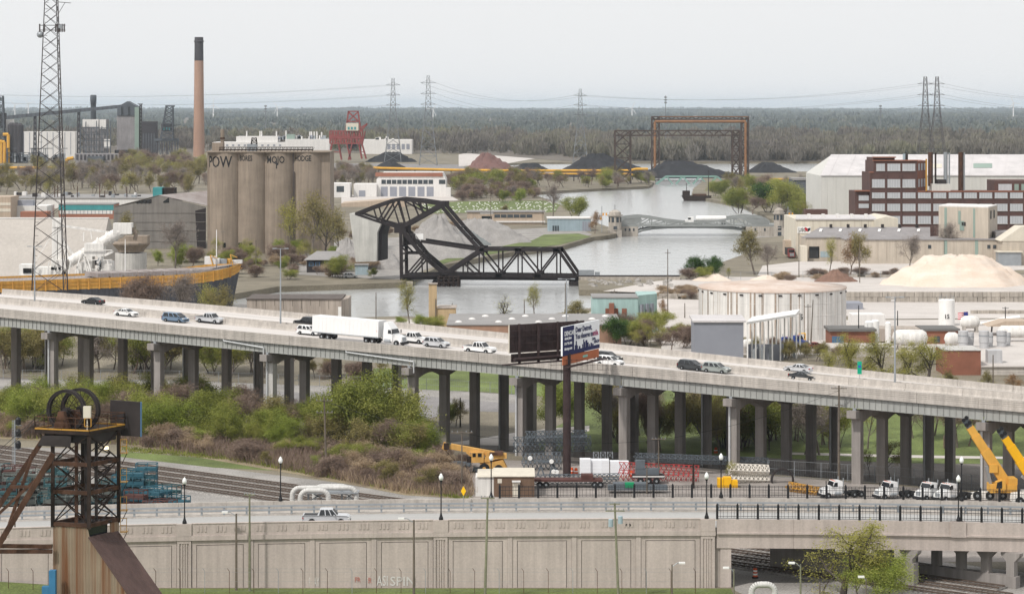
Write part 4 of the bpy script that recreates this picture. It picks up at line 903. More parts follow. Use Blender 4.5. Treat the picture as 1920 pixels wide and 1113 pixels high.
# ---------------------------------------------------------------- lake freighter
mat('hull_orange', (0.58,0.31,0.07), var=0.15, scale=0.2, streak=0.25)
mat('hull_dark', (0.065,0.065,0.075), var=0.3, scale=0.15, streak=0.35)
SH = thing('lake_freighter', 'moored lake freighter with orange band and dark hull', 'ship', (XP(250,690),690,WZ))
A0, B0 = V(XP(-90,668),668,0), V(XP(478,712),712,0); ax = (B0-A0).normalized(); nx = V(-ax.y,ax.x,0); LL = (B0-A0).length
st = []
for k in range(25):
    f = k/24; t = LL*f; bw = 9.5*(1-max(0,(f-.84)/.16)**2.2); sheer = 9.0+max(0,(f-.72)/.28)**1.5*2.6; st.append((t, bw, sheer, f))
def hullband(za, zb, mname, nm, flare=(1,1)):
    mb = MB()
    def zz(v, sh): return v if v < 3 else sh-(9.0-v)
    for (t0,b0,s0,f0),(t1,b1,s1,f1) in zip(st[:-1], st[1:]):
        for sg in (-1, 1):
            def pt(t,b,s,f,z,fl):
                rake = 1.0 if f < .999 else 1.0
                return A0+ax*(t-(0 if f < .86 else (9.0-z)*0.28*(f-.86)/.14))+nx*(9.5+sg*b*fl)+V(0,0,zz(z,s))
            q = [pt(t0,b0,s0,f0,za,flare[0]),pt(t1,b1,s1,f1,za,flare[0]),pt(t1,b1,s1,f1,zb,flare[1]),pt(t0,b0,s0,f0,zb,flare[1])]
            mb.add(q,[(0,1,2,3)])
    return mb.build(nm, mname, SH)
hullband(-3.0, 6.0, 'hull_dark', 'hull', (.97,1)); hullband(6.02, 9.0, 'hull_orange', 'bulwark')
mb = MB()
for (t0,b0,s0,f0),(t1,b1,s1,f1) in zip(st[:-1], st[1:]):
    mb.add([A0+ax*t0+nx*(9.5-b0)+V(0,0,s0-.6),A0+ax*t1+nx*(9.5-b1)+V(0,0,s1-.6),A0+ax*t1+nx*(9.5+b1)+V(0,0,s1-.6),A0+ax*t0+nx*(9.5+b0)+V(0,0,s0-.6)],[(0,1,2,3)])
mb.build('deck','roof_rusty',SH)
def sp(f, across, z): t = LL*f; return A0+ax*t+nx*(9.5+across)+V(0,0,z)
rg = random.Random(3)
mat('hull_orange_rib', (0.50,0.25,0.05), var=0.2, scale=0.3)
for f in np.arange(0.12,0.96,0.035):
    b = np.interp(f,[s[3] for s in st],[s[1] for s in st]); sh = np.interp(f,[s[3] for s in st],[s[2] for s in st])
    q = sp(f,-b-.12,0); MB().hexa([q+V(-.25,-.05,sh-3.1),q+V(.25,-.05,sh-3.1),q+V(.1,.3,sh-3.1),q+V(-.1,.3,sh-3.1)],[q+V(-.12,-.02,sh),q+V(.12,-.02,sh),q+V(.1,.3,sh),q+V(-.1,.3,sh)]).build('bulwark_rib','hull_orange_rib',SH)
for zf in (-.9,-1.9):
    m = MB()
    for (t0,b0,s0,f0),(t1,b1,s1,f1) in zip(st[3:-1], st[4:]): m.bar(A0+ax*t0+nx*(9.5-b0-.05)+V(0,0,s0+zf),A0+ax*t1+nx*(9.5-b1-.05)+V(0,0,s1+zf),.14)
    m.build('rub_rail','hull_orange_rib',SH)
for f in np.arange(0.5,0.88,.045):
    q = sp(f,0,9.3); MB().box(q,(3.2,11,1.2),math.atan2(ax.y,ax.x)).build('hatch_cover','roof_rusty',SH)
m = MB()
for f in np.arange(0.15,.97,.012):
    b = np.interp(f,[s[3] for s in st],[s[1] for s in st]); sh = np.interp(f,[s[3] for s in st],[s[2] for s in st]); q = sp(f,-b+.2,sh); m.bar(q,q+V(0,0,1.0),.07)
m.build('railing','galvanised',SH)
for f, w_, h_, mm in ((.885,3.2,2.2,'white_wall'),(.905,2,1.6,'white_wall'),(.925,3,1.4,'galvanised'),(.945,2,1.4,'hull_orange'),(.965,5,.9,'white_wall')):
    q = sp(f,-1,11.2+h_/2); MB().box(q,(w_,3,h_)).build('bow_house',mm,SH)
for f, hh in ((.915,12),(.60,10)): q = sp(f,1,9); MB().tube(q,q+V(0,0,hh),.18,.1,6).build('mast','white_paint',SH)
for f in (.885,.955): q = sp(f,-3,10.5); MB().bar(q,q+V(-.9,0,3.4),.3).bar(q+V(-.9,0,3.4),q+V(1.2,0,2.5),.2).build('davit','hull_orange',SH)
# white unloading boom and hopper beside the ship
mat('boom_white', (0.74,0.72,0.69), var=0.08, scale=0.3, streak=0.2)
Y = 730.0; o = thing('unloading_boom', 'white tubular ship unloading boom with towers and hoppers', 'loader', (XP(150,Y),Y,0)); g = lambda x, y, d=0: V(XP(x,Y),Y+d,ZP(y,Y))
MB().tube(g(133,490),g(205,446),1.5,1.6,14).build('boom_tube','boom_white',o,auto=True); MB().tube(g(205,446),g(240,427),1.75,1.7,14).build('boom_tube','boom_white',o,auto=True)
for a in ((205,446),(188,456),(224,435)): d = (g(240,427)-g(205,446)).normalized(); MB().tube(g(*a)-d*.3,g(*a)+d*.3,1.95,n=14).build('boom_collar','boom_white',o)
MB().box(g(231,428),(5.5,3.6,3.2)).build('boom_head','boom_white',o)
MB().path([g(240,428),g(250,430),g(255,438),g(253,450)],.6,8).build('discharge_spout','silo_concrete',o)
for a, b, w_ in (((103,502),(103,420),1.5),((112,424),(112,500),1.0),((103,420),(135,500),.8),((100,425),(150,495),.7),((108,422),(208,436),.6),((108,424),(60,500),.25)): MB().bar(g(*a),g(*b),w_).build('mast_leg','boom_white',o)
MB().box(g(107,418),(2.6,2,2.4)).build('mast_head','boom_white',o)
for a, b in (((157,452),(157,435)),((172,448),(170,433))): MB().bar(g(*a),g(*b),.3).build('tie_rod','boom_white',o)
for x0, x1, y0, y1 in ((160,196,456,480),(148,162,492,520),(185,212,490,520),(163,175,480,522),(186,192,480,520),(68,120,500,522),(38,62,495,515),(98,128,486,505)): MB().b2(XP(x0,Y),XP(x1,Y),Y-2,Y+3,ZP(y1,Y),ZP(y0,Y)).build('machine_house','boom_white',o)
m = MB()
for k in range(18):
    x = rg.uniform(60,210); m.bar(g(x,rg.uniform(478,500),-3),g(x+rg.uniform(-12,12),rg.uniform(500,522),-3),.35)
for yy in (468,486,504): m.bar(g(150,yy,-2.5),g(213,yy,-2.5),.25)
m.build('pipework','boom_white',o,kind='stuff')
for x0, x1, y0, y1 in ((46,62,502,511),(180,190,487,496),(118,126,508,516)): MB().b2(XP(x0,Y),XP(x1,Y),Y-2.2,Y-2.05,ZP(y1,Y),ZP(y0,Y)).build('opening','black_glass',o)
MB().prism([g(184,490,-3),g(188,482,-3),g(192,490,-3),g(188,503,-3)],(0,2,0)).build('chute','galvanised',o)
MB().bar(g(198,478,-2),g(214,470,-2),.7).build('spout_arm','boom_white',o)
o = thing('cement_hopper', 'grey concrete hopper bowl on a round concrete pier beside the boom', 'hopper', (XP(240,765),765,0)); Y = 765; c = (XP(240,Y),Y+6,0); s_ = F/Y
MB().lathe([(30/s_,-.5),(30/s_,ZP(476,Y))],c,16,close=True).build('pier','pale_concrete',o)
MB().lathe([(24/s_,ZP(474,Y)),(26/s_,ZP(470,Y)),(36/s_,ZP(459,Y)),(36/s_,ZP(456,Y)),(20/s_,ZP(453,Y))],c,12,close=True).build('bowl','silo_concrete',o)
MB().box((c[0]+1,c[1],ZP(450,Y)),(9,6,2.2)).build('machinery','silo_concrete',o)
# ---------------------------------------------------------------- steelworks on the far left bank
mat('steel_blue', (0.09,0.10,0.115), var=0.3, scale=0.06)
mat('coke_tower', (0.27,0.255,0.26), var=0.2, scale=0.07, streak=0.25)
mat('stack_brick', (0.36,0.225,0.165), var=0.1, scale=0.04, streak=0.1)
mat('stack_dark', (0.055,0.05,0.055), var=0.2, scale=0.05)
mat('green_clad', (0.25,0.32,0.28), var=0.1, scale=0.05)
Y = 2750; o = thing('smokestack', 'very tall brick smokestack with dark top band', 'chimney', (XP(373,Y),Y,0)); s_ = F/Y; c = (XP(373,Y),Y,0)
MB().lathe([(10.8/s_,-1),(9.4/s_,ZP(200,Y)),(8.6/s_,ZP(114,Y))],c,28,close=True).build('shaft','stack_brick',o,auto=True)
MB().lathe([(8.6/s_,ZP(114,Y)),(8.1/s_,ZP(70,Y)),(7/s_,ZP(70,Y))],c,28,close=True).build('dark_top','stack_dark',o,auto=True)
MB().lathe([(9.6/s_,ZP(79,Y)),(9.6/s_,ZP(77,Y)),(8/s_,ZP(76,Y))],c,28).build('gallery','stack_dark',o)
for py in (140,170,200,230,260): r = np.interp(py,[114,200,290],[8.6,9.4,10.7])/s_; MB().lathe([(r+.06,ZP(py+.6,Y)),(r+.12,ZP(py,Y)),(r+.06,ZP(py-.6,Y))],c,28).build('band','stack_brick',o)
Y = 2600; g = lambda x, y, d=0: V(XP(x,Y),Y+d,ZP(y,Y))
o = thing('coke_tower', 'grey coal tower with gabled top house and green side shaft', 'tower', (XP(238,Y),Y,0))
MB().b2(XP(219,Y),XP(253,Y),Y,Y+18,-1,ZP(217,Y)).build('bunker','coke_tower',o)
MB().b2(XP(220,Y),XP(258,Y),Y-1,Y+19,ZP(217,Y),ZP(201,Y)).build('top_house','steel_blue',o); MB().prism([g(219,201,-1),g(239,190,-1),g(259,201,-1)],(0,20,0)).build('roof','steel_blue',o)
for x in (227,240): fr(o,x,x+4,200,216,Y-1,'black_glass','window',.3,.2)
MB().b2(XP(253,Y),XP(261,Y),Y-2,Y+10,-1,ZP(201,Y)).build('side_shaft','green_clad',o)
for x0, x1, y0, y1 in ((216,256,281,292),): MB().b2(XP(x0,Y),XP(x1,Y),Y-4,Y,ZP(y1,Y),ZP(y0,Y)).build('car_shed','stack_dark',o)
m = MB(); lattice(m, g(264,290), g(264,195), 2.4, 2.0, 14, .5, .3); m.bar(g(258,195),g(268,195),.6); m.build('lift_mast','rust_dark',o)
o = thing('conveyor_gallery', 'long dark inclined conveyor gallery rising to the coal tower', 'conveyor', (XP(110,Y),Y,0))
a, b = g(8,220), g(226,199); MB().hexa([a+V(0,0,-2.2),b+V(0,0,-2.2),b+V(0,4,-2.2),a+V(0,4,-2.2)],[a+V(0,0,1.4),b+V(0,0,1.4),b+V(0,4,1.4),a+V(0,4,1.4)]).build('gallery','steel_blue',o)
for k in range(26): q = a.lerp(b,k/26); MB().b2(q.x-.25,q.x+.25,q.y-.15,q.y-.01,q.z-2.1,q.z+1.2).build('rib','stack_dark',o)
for px, yt in ((65,216),(147,208)): lattice(MB(), g(px,305,2), g(px,yt,2), 3.0, 2.0, 9, .6, .35).build('trestle','stack_dark',o)
o, x0, x1, Y, z1 = bld('quench_house', 'black windowless building right of the coal tower', 266, 292, 228, 2590, 15, 'stack_dark'); 
for k in range(5): fr(o,268+k*5,270+k*5,250,285,Y,'steel_blue','rib',.3,.2)
for k in range(7): MB().bar((XP(268+k*9,2560),2560,-1),(XP(268+k*9,2560),2560,ZP(268,2560)),1.2).build('leg','stack_dark',o)
Y = 2580; g = lambda x, y, d=0: V(XP(x,Y),Y+d,ZP(y,Y)); o = thing('loading_bridge', 'dark leaning lattice ore unloader right of the black building', 'crane', (XP(312,Y),Y,0))
m = MB(); lattice(m, g(313,262), g(318,200), 13, 7, 8, .8, .45); m.build('tower','steel_blue',o); MB().bar(g(304,240),g(340,233),.9).bar(g(310,199),g(328,199),1.6).build('boom','steel_blue',o)
m = MB()
for k in range(9): m.bar(g(292+k*5,262),g(295+k*5,290),.8); m.bar(g(295+k*5,262),g(291+k*5,290),.6)
m.bar(g(290,262),g(335,262),2.5); m.build('portal','steel_blue',o); MB().b2(XP(303,Y),XP(322,Y),Y-3,Y+5,ZP(246,Y),ZP(232,Y)).build('cab','stack_dark',o)
for x in (306,311,316): fr(o,x,x+3,239,244,Y-3,'teal','window',.3,.2)
o, x0, x1, Y, z1 = bld('stove_house', 'white clad furnace building with steel frames', 155, 200, 224, 2560, 15, 'coke_tower')
fr(o,155,185,224,238,Y,'white_wall','clad_panel',.6,.5); fr(o,187,199,224,242,Y,'white_wall','clad_panel',.8,.7); fr(o,196,208,261,278,Y,'white_wall','clad_panel',3,3)
m = MB()
for px in (152,162,172,182,192,202,208): m.bar((XP(px,Y),Y-3,-1),(XP(px,Y),Y-3,ZP(225+rnd.uniform(0,22),Y)),.9)
for yy in (240,252,264,276,288): m.bar((XP(150,Y),Y-3,ZP(yy,Y)),(XP(209,Y),Y-3,ZP(yy,Y)),.7)
for k in range(10): a = rnd.uniform(150,198); y_ = rnd.choice((240,252,264,276)); m.bar((XP(a,Y),Y-3,ZP(y_,Y)),(XP(a+10,Y),Y-3,ZP(y_+12,Y)),.5)
m.build('steel_frame','steel_blue',o)
Y = 2640; c = (XP(175,Y),Y,0); s_ = F/Y; o = thing('short_stack', 'short dark steel stack behind the white furnace building', 'chimney', c)
MB().lathe([(5.2/s_,-1),(5.2/s_,ZP(192,Y)),(6/s_,ZP(190,Y)),(6/s_,ZP(180,Y)),(5/s_,ZP(178,Y))],c,16,close=True).build('shaft','steel_blue',o,auto=True); MB().lathe([(7/s_,ZP(194,Y)),(7/s_,ZP(193,Y)),(5/s_,ZP(193,Y))],c,16).build('gallery','stack_dark',o)
# blast furnace at the edge
Y = 2450; g = lambda x, y, d=0: V(XP(x,Y),Y+d,ZP(y,Y)); o = thing('blast_furnace', 'cluttered blast furnace with dark stoves and yellow gas mains', 'furnace', (XP(20,Y),Y,0))
for px, yt, r in ((22,232,3.2),(30,232,3.2),(37,233,3.2)): MB().lathe([(r*1.2,-1),(r*1.2,ZP(yt+2,Y)),(r*.5,ZP(yt-2,Y))],(XP(px,Y),Y,0),12,close=True).build('stove','stack_dark',o)
lattice(MB(), g(2,310), g(2,180), 9, 4, 10, 1.0, .5).build('furnace_tower','steel_blue',o); MB().b2(XP(-20,Y),XP(9,Y),Y+2,Y+9,ZP(240,Y),ZP(212,Y)).build('top_platform','stack_dark',o)
MB().b2(XP(8,Y),XP(22,Y),Y+6,Y+12,ZP(250,Y),ZP(224,Y)).build('hoist_house','white_wall',o)
for pts, r in (([(18,312),(18,252),(8,252)],1.6),([(11,312),(11,266),(-10,264)],1.5),([(5,312),(5,262)],1.3),([(124,312),(128,298),(140,296)],1.7)): MB().path([g(x,y,-6) for x,y in pts],r,8).build('gas_main','pipe_yellow',o)
m = MB()
for k in range(40):
    x = rnd.uniform(10,120); y_ = rnd.choice((278,286,294,302)); m.bar(g(x,y_,-8),g(x+rnd.uniform(5,18),y_,-8),.6)
    if k%2: m.bar(g(x,y_,-8),g(x,312,-8),.6)
m.build('pipe_rack','steel_blue',o)
m = MB()
for k in range(14): x = rnd.uniform(20,120); m.b2(XP(x,Y),XP(x+rnd.uniform(3,10),Y),Y-7,Y-3,ZP(rnd.uniform(300,312),Y),ZP(rnd.uniform(282,298),Y))
m.build('plant_units','galvanised',o,kind='stuff')
o, x0, x1, Y, z1 = bld('casting_hall', 'long pale hall behind the radio tower in the steelworks', 42, 141, 247, 2680, 30, 'white_wall')
for k in range(9): fr(o,44+k*11,45+k*11,248,290,Y,'door_grey','rib',.3,.2)
o, x0, x1, Y, z1 = bld('coke_oven', 'low grey coke oven battery below the coal tower', 140, 262, 288, 2440, 14, 'coke_tower')
for k in range(16): fr(o,143+k*7.3,147+k*7.3,290,300,Y,'stack_dark','oven_door',.3,.2)
MB().b2(XP(166,Y),XP(196,Y),Y-8,Y-1,ZP(306,Y),ZP(293,Y)).build('control_house','steel_blue',o)
# ---------------------------------------------------------------- far factory, red ore crane
Y = 3000; o, x0, x1, Y, z1 = bld('far_factory', 'wide white factory with many roof stacks on the far left bank', 398, 600, 267, Y, 60, 'white_wall')
MB().b2(XP(442,Y),XP(520,Y),Y+5,Y+40,z1,ZP(256,Y)).build('upper_hall','white_wall',o); MB().b2(XP(535,Y),XP(618,Y),Y-3,Y+30,-1,ZP(261,Y)).build('side_hall','white_wall',o)
for px, yt in ((461,246),(486,246),(489,246),(517,246),(580,247),(583,247),(588,247),(593,247),(602,248),(535,245)): MB().tube((XP(px,Y),Y+10,z1),(XP(px,Y),Y+10,ZP(yt,Y)),.9,n=8).build('roof_stack','white_wall',o)
MB().b2(XP(537,Y),XP(552,Y),Y+2,Y+10,z1,ZP(252,Y)).build('cooling_unit','green_clad',o)
for k in range(30): px = rnd.uniform(440,618); MB().b2(XP(px,Y),XP(px+rnd.uniform(2,6),Y),Y+8,Y+14,ZP(262,Y),ZP(rnd.uniform(253,259),Y)).build('roof_unit',rnd.choice(['white_wall','galvanised','door_grey']),o)
for k in range(12): fr(o,402+k*11,406+k*11,271,274,Y,'door_grey','window',.3,.2)
o, x0, x1, Y, z1 = bld('far_warehouse', 'white far warehouse between the lattice pylons', 678, 772, 262, 2900, 40, 'white_wall')
for k in range(5): fr(o,726+k*9,732+k*9,270,280,Y,'door_grey','dock_door',.3,.2)
for k in range(8): px = rnd.uniform(682,740); MB().b2(XP(px,Y),XP(px+5,Y),Y+4,Y+9,z1,z1+rnd.uniform(1,4)).build('roof_unit','white_wall',o)
Y = 2480; g = lambda x, y, d=0: V(XP(x,Y),Y+d,ZP(y,Y)); o = thing('ore_crane', 'red lattice ore unloading crane with cream cab', 'crane', (XP(650,Y),Y,0))
m = MB()
for a, b in (((648,246),(653,209)),((676,246),(671,209)),((652,209),(672,209)),((650,228),(673,228)),((652,228),(671,210)),((653,210),(672,228)),((676,240),(688,232)),((672,250),(688,233))): m.bar(g(*a),g(*b),1.1); m.bar(g(*a,8),g(*b,8),1.0)
m.build('head_frame','crane_red',o)
MB().b2(XP(649,Y),XP(672,Y),Y-2,Y+6,ZP(245,Y),ZP(231,Y)).build('cab','cream_wall',o)
for x in (652,658,664): fr(o,x,x+3.5,238,243,Y-2,'teal','window',.3,.2)
m = MB()
for dy in (0,10):
    for yy in (246,258,269): m.bar(g(618,yy,dy),g(680,yy,dy),1.2)
    for k in range(13): x = 618+k*5.1; m.bar(g(x,246,dy),g(x,269,dy),.8); m.bar(g(x,246 if k%2 else 269,dy),g(x+5,269 if k%2 else 246,dy),.7)
m.build('body_truss','crane_red',o)
m = MB()
for a, b in (((622,268),(616,300)),((634,268),(640,300)),((650,269),(657,300)),((660,269),(653,300)),((676,262),(686,298)),((672,266),(678,298))):
    for dy in (0,10): m.bar(g(*a,dy),g(*b,dy),1.1)
for a, b in (((618,285),(638,285)),((653,285),(656,285)),((676,285),(682,285))): m.bar(g(*a),g(*b),.8)
m.build('legs_frame','crane_red',o)
MB().b2(XP(652,Y),XP(668,Y),Y+1,Y+8,ZP(279,Y),ZP(269,Y)).build('hopper','stack_dark',o)
# ---------------------------------------------------------------- pylons and their wires
mat('pylon_steel', (0.20,0.21,0.22), var=0.15, scale=0.05, metal=0.2)
PT = {}
def pylon(px, ytop, ybase, lab, w_=0.34, arms=(0.08,0.2,0.32), key=None, Y=None, dark=False):
    P = G(px, ybase, 0.0) if Y is None else V(XP(px,Y),Y,0); Y = P.y; zt_ = ZP(ytop,Y); hh = zt_
    o = thing('lattice_pylon', lab, 'pylon', P); rb = Y/F*0.8
    mm = 'pylon_steel' if not dark else 'tower_steel'
    zw = hh*.62
    lattice(MB(), P, P+V(0,0,zw), hh*.20, hh*.065, 6, rb, rb*.6).build('lower_body', mm, o)
    lattice(MB(), P+V(0,0,zw), P+V(0,0,hh), hh*.065, hh*.03, 6, rb*.8, rb*.5).build('upper_body', mm, o)
    for k, a in enumerate(arms):
        z = hh*(1-a); MB().bar(P+V(-hh*.085,0,z), P+V(hh*.085,0,z), rb*1.0).bar(P+V(-hh*.085,0,z), P+V(0,0,z+hh*.03), rb*.6).bar(P+V(hh*.085,0,z), P+V(0,0,z+hh*.03), rb*.6).build('cross_arm', mm, o)
    PT[key] = (P, hh, arms)
pylon(737,147,304,'slim lattice pylon beside the red ore crane',key='a'); pylon(803,142,310,'lattice pylon right of the slim one above the coal bank',key='b')
pylon(1088,167,318,'lattice pylon standing on the big coal pile',key='c'); pylon(1735,144,314,'left one of twin dark pylons behind the big shed',key='d',dark=True); pylon(1757,144,314,'right one of twin dark pylons behind the big shed',key='e',dark=True)
def wires(a, b, lab, off=(-1,1), sag=0.06):
    m = MB()
    (P, h0, ar), (Q, h1, _) = PT[a] if isinstance(a,str) else a, PT[b] if isinstance(b,str) else b
    for f in ar:
        for sg in off:
            A_ = P+V(sg*h0*.085,0,h0*(1-f)); B_ = Q+V(sg*h1*.085,0,h1*(1-f)); n = 14; pr = None
            for k in range(n+1):
                t = k/n; q = A_.lerp(B_,t)-V(0,0,sag*h0*4*t*(1-t)*2)
                if pr is not None: m.bar(pr,q,0.16)
                pr = q
    o = m.build('power_lines','pylon_steel'); tag(o, lab, 'power line')
ext = lambda px, py, Y: (V(XP(px,Y),Y,0), ZP(py,Y), (0.08,0.2,0.32))
wires('b','c','power lines sagging between the coal bank pylon and the coal pile pylon'); wires('c','d','power lines sagging from the coal pile pylon to the twin pylons'); wires('e',ext(2200,165,2300),'power lines leaving the twin pylons past the big shed'); wires(ext(-160,160,3300),'a','faint power lines reaching the slim pylon from the steelworks')
# cell towers and wind turbines far off
for px, yt, Y, lab in ((1248,179,2600,'slim dark cell tower behind the gantries'),(498,197,4200,'small cell tower above the far factory'),(1651,197,4600,'pale cell tower on the wooded horizon')):
    P = V(XP(px,Y),Y,0); z = ZP(yt,Y); o = thing('cell_tower', lab, 'tower', P); MB().tube(P,P+V(0,0,z),Y/F*.9,Y/F*.5,6).build('mast','pylon_steel',o)
    m = MB()
    for k in range(3): m.box(P+V(0,0,z-k*Y/F*5-2),(Y/F*5,Y/F*2,Y/F*2.6))
    m.build('antennas','pylon_steel',o)
mat('turbine_white', (0.75,0.75,0.75), var=0.02)
for px, yt in ((28,192),(53,188),(400,192),(520,196),(812,200),(1185,198),(1900,188)):
    Y = 9000; P = V(XP(px,Y),Y,0); z = ZP(yt+5,Y); o = thing('wind_turbine','tiny white wind turbine on the far horizon','wind turbine',P,'wind turbines on the horizon')
    MB().tube(P,P+V(0,0,z),2.4,1.4,6).build('tower','turbine_white',o)
    for k in range(3): a = 1.57+k*2.094+px; MB().bar(P+V(0,-3,z),P+V(math.cos(a)*26,-3,z+math.sin(a)*26),1.6).build('blade','turbine_white',o)
# ---------------------------------------------------------------- mill and sheds on the right bank
mat('shed_white', (0.56,0.55,0.52), var=0.05, scale=0.1, streak=0.08)
mat('metal_roof', (0.50,0.48,0.48), var=0.10, scale=0.12, col2=(0.60,0.57,0.57), fine=0.08)
mat('mill_brick', (0.095,0.052,0.045), var=0.2, scale=0.25, fine=0.1)
mat('mill_brick_red', (0.24,0.10,0.065), var=0.2, scale=0.25)
mat('blind', (0.46,0.47,0.49), var=0.12, scale=0.6, stretch=(3,1,.3))
mat('beige_wall', (0.48,0.42,0.35), var=0.08, scale=0.12, streak=0.15)
mat('slate_roof', (0.25,0.235,0.235), var=0.15, scale=0.2, fine=0.1)
Y = 1150.0; o = thing('big_shed', 'long pale metal shed with broad grey roof behind the brick mill', 'building', (XP(1750,Y),Y,0)); ge = lambda x, y, d=0: V(XP(x,Y+d),Y+d,ZP(y,Y+d))
MB().b2(XP(1540,Y),XP(2060,Y),Y,Y+60,-.5,ZP(330,Y)).build('wall','shed_white',o)
a, b, c, d = ge(1539,330,-.4), ge(2062,330,-.4), ge(2062,291,30), ge(1558,291,30)
MB().hexa([a,b,c,d],[a+V(0,0,.4),b+V(0,0,.4),c+V(0,0,.4),d+V(0,0,.4)]).build('roof','metal_roof',o)
MB().prism([V(XP(1540,Y),Y+.1,ZP(330,Y)),V(XP(1540,Y),Y+59,ZP(330,Y)),d],V(.6,0,0)).build('gable','shed_white',o)
for k in range(30): px = 1550+k*17; fr(o,px,px+.5,331,440,Y,'shed_white','wall_seam',.1,.1)
for k in range(16):
    t = (k+.5)/16; p0 = a.lerp(b,t)+V(0,0,.42); p1 = d.lerp(c,t)+V(0,0,.42); MB().bar(p0,p1,.15).build('roof_seam','metal_roof',o)
for x0, x1, y0, y1, mm in ((1745,1766,310,317,'cream_wall'),(1825,1860,309,317,'green_clad')):
    P = [ge(x,y,30-(y-291)*30/39) for x,y in ((x0,y1),(x1,y1),(x1,y0),(x0,y0))]; MB().hexa(P,[p+V(0,-.2,.7) for p in P]).build('roof_patch',mm,o)
for px in (1633,1850): fr(o,px,px+4,287,291.5,Y+30,'dark_steel','ridge_vent',0,2)
MY = 1010.0; MI = thing('brick_mill', 'dark brick stepped mill with rows of pale blinded windows', 'building', (XP(1750,MY),MY,0))
def mb2(px0,px1,yt,d0,d1,m='mill_brick',nm='wall'): MB().b2(XP(px0,MY),XP(px1,MY),MY+d0,MY+d1,-.5,ZP(yt,MY)).build(nm,m,MI)
mb2(1604,1631.5,359,1,20); mb2(1631.5,1720,324,0,24); mb2(1720,2000,360,0,24)
MB().b2(XP(1638,MY),XP(1720,MY),MY+.2,MY+24,ZP(324,MY),ZP(302,MY)).build('tower_wall','mill_brick',MI)
MB().b2(XP(1638,MY),XP(1679,MY),MY+2,MY+20,ZP(302,MY),ZP(296,MY)).build('penthouse','mill_brick',MI)
q0, q1 = V(XP(1720.2,MY),MY+.2,0), V(XP(1743,MY),MY+10,0)
MB().hexa([V(q0.x,q0.y,ZP(358,MY)),V(q1.x,q1.y,ZP(358,MY)),V(q1.x,MY+24,ZP(358,MY)),V(q0.x,MY+24,ZP(358,MY))],[V(q0.x,q0.y,ZP(302,MY)),V(q1.x,q1.y,ZP(302,MY)),V(q1.x,MY+24,ZP(302,MY)),V(q0.x,MY+24,ZP(302,MY))]).build('tower_lit_side','mill_brick_red',MI)  # lighter, redder brick colour paints this face as lit
dd = (q1-q0)/3.0; nn_ = V(dd.y,-dd.x,0).normalized()*.15
for k in range(3):
    for y0, y1 in ((307,320),(336,351)):
        a = q0+dd*(k+.2)+nn_; b = q0+dd*(k+.8)+nn_; MB().hexa([V(a.x,a.y,ZP(y1,MY)),V(b.x,b.y,ZP(y1,MY)),V(b.x,b.y+.1,ZP(y1,MY)),V(a.x,a.y+.1,ZP(y1,MY))],[V(a.x,a.y,ZP(y0,MY)),V(b.x,b.y,ZP(y0,MY)),V(b.x,b.y+.1,ZP(y0,MY)),V(a.x,a.y+.1,ZP(y0,MY))]).build('window','blind',MI)
mb2(1868,2000,339,3,20); fr(MI,1872,1897,345,357,MY+3,'blind','window'); fr(MI,1902,1910,345,357,MY+3,'green_clad','window'); fr(MI,1915,1925,345,357,MY+3,'green_clad','window')
for yt, x0, x1 in ((302,1637.5,1721),(324,1631,1638),(359,1603.5,1632),(360,1720.5,2000),(296,1637.5,1680)):
    MB().b2(XP(x0,MY),XP(x1,MY),MY-.25,MY+3,ZP(yt,MY)-.01,ZP(yt,MY)+.45).build('parapet','mill_brick_red',MI)
wx = [1635+28.75*k for k in range(10)]
for y0, y1, xs_ in ((307,320,[(1643,1659),(1664,1688),(1692,1716)]),(336,351,[(1635,1659),(1664,1688),(1692,1716)]),(361,371,None),(382,395,None),(405,419,None)):
    for x0, x1 in (xs_ or [(x,x+24) for x in wx]):
        w0 = fr(MI,x0,x1,y0,y1,MY+.2 if y1 < 325 else MY,'blind','window',.10,.08); fr(w0,x0-.4,x1+.4,y1,y1+1,MY,'pale_concrete','sill',.3,.3)
        for q in (1,2,3,4): xx = x0+(x1-x0)*q/5; fr(w0,xx-.22,xx+.22,y0,y1,MY+.2 if y1 < 325 else MY,'galvanised','glazing_bar',.16,.06)
for y0, y1 in ((366,376),(382,390)): w0 = fr(MI,1610,1629,y0,y1,MY+1,'blind','window',.10,.08)
for px in [1632.5+28.75*k for k in range(11)]: fr(MI,px-1.6,px+1.6,(325 if px < 1720 else 361),440,MY,'mill_brick','pier',.3,.3)
for px, yt, yb, r, mm in ((1748.5,286,345,1.05,'rust'),(1758,287,345,.4,'rust_dark'),(1777,286,340,.85,'galvanised'),(1784,287,360,.35,'galvanised'),(1805.5,286,358,1.05,'rust'),(1812,287,358,.35,'galvanised'),(1699,289,302,.6,'metal_blue'),(1703.5,289,302,.6,'rust_dark')):
    MB().tube((XP(px,MY),MY+5,ZP(yb,MY)-1),(XP(px,MY),MY+5,ZP(yt,MY)),r,n=12).build('chimney_pipe',mm,MI,auto=True)
MB().b2(XP(1748,MY),XP(1783,MY),MY+1,MY+7,ZP(360,MY),ZP(345,MY)).build('roof_house','shed_white',MI); MB().b2(XP(1759,MY),XP(1776,MY),MY+2,MY+6,ZP(345,MY),ZP(337,MY)).build('roof_unit','dark_steel',MI)
MB().b2(XP(1735,MY),XP(1738,MY),MY-.6,MY-.3,ZP(358,MY),ZP(298,MY)).build('fire_ladder','yellow_paint',MI)
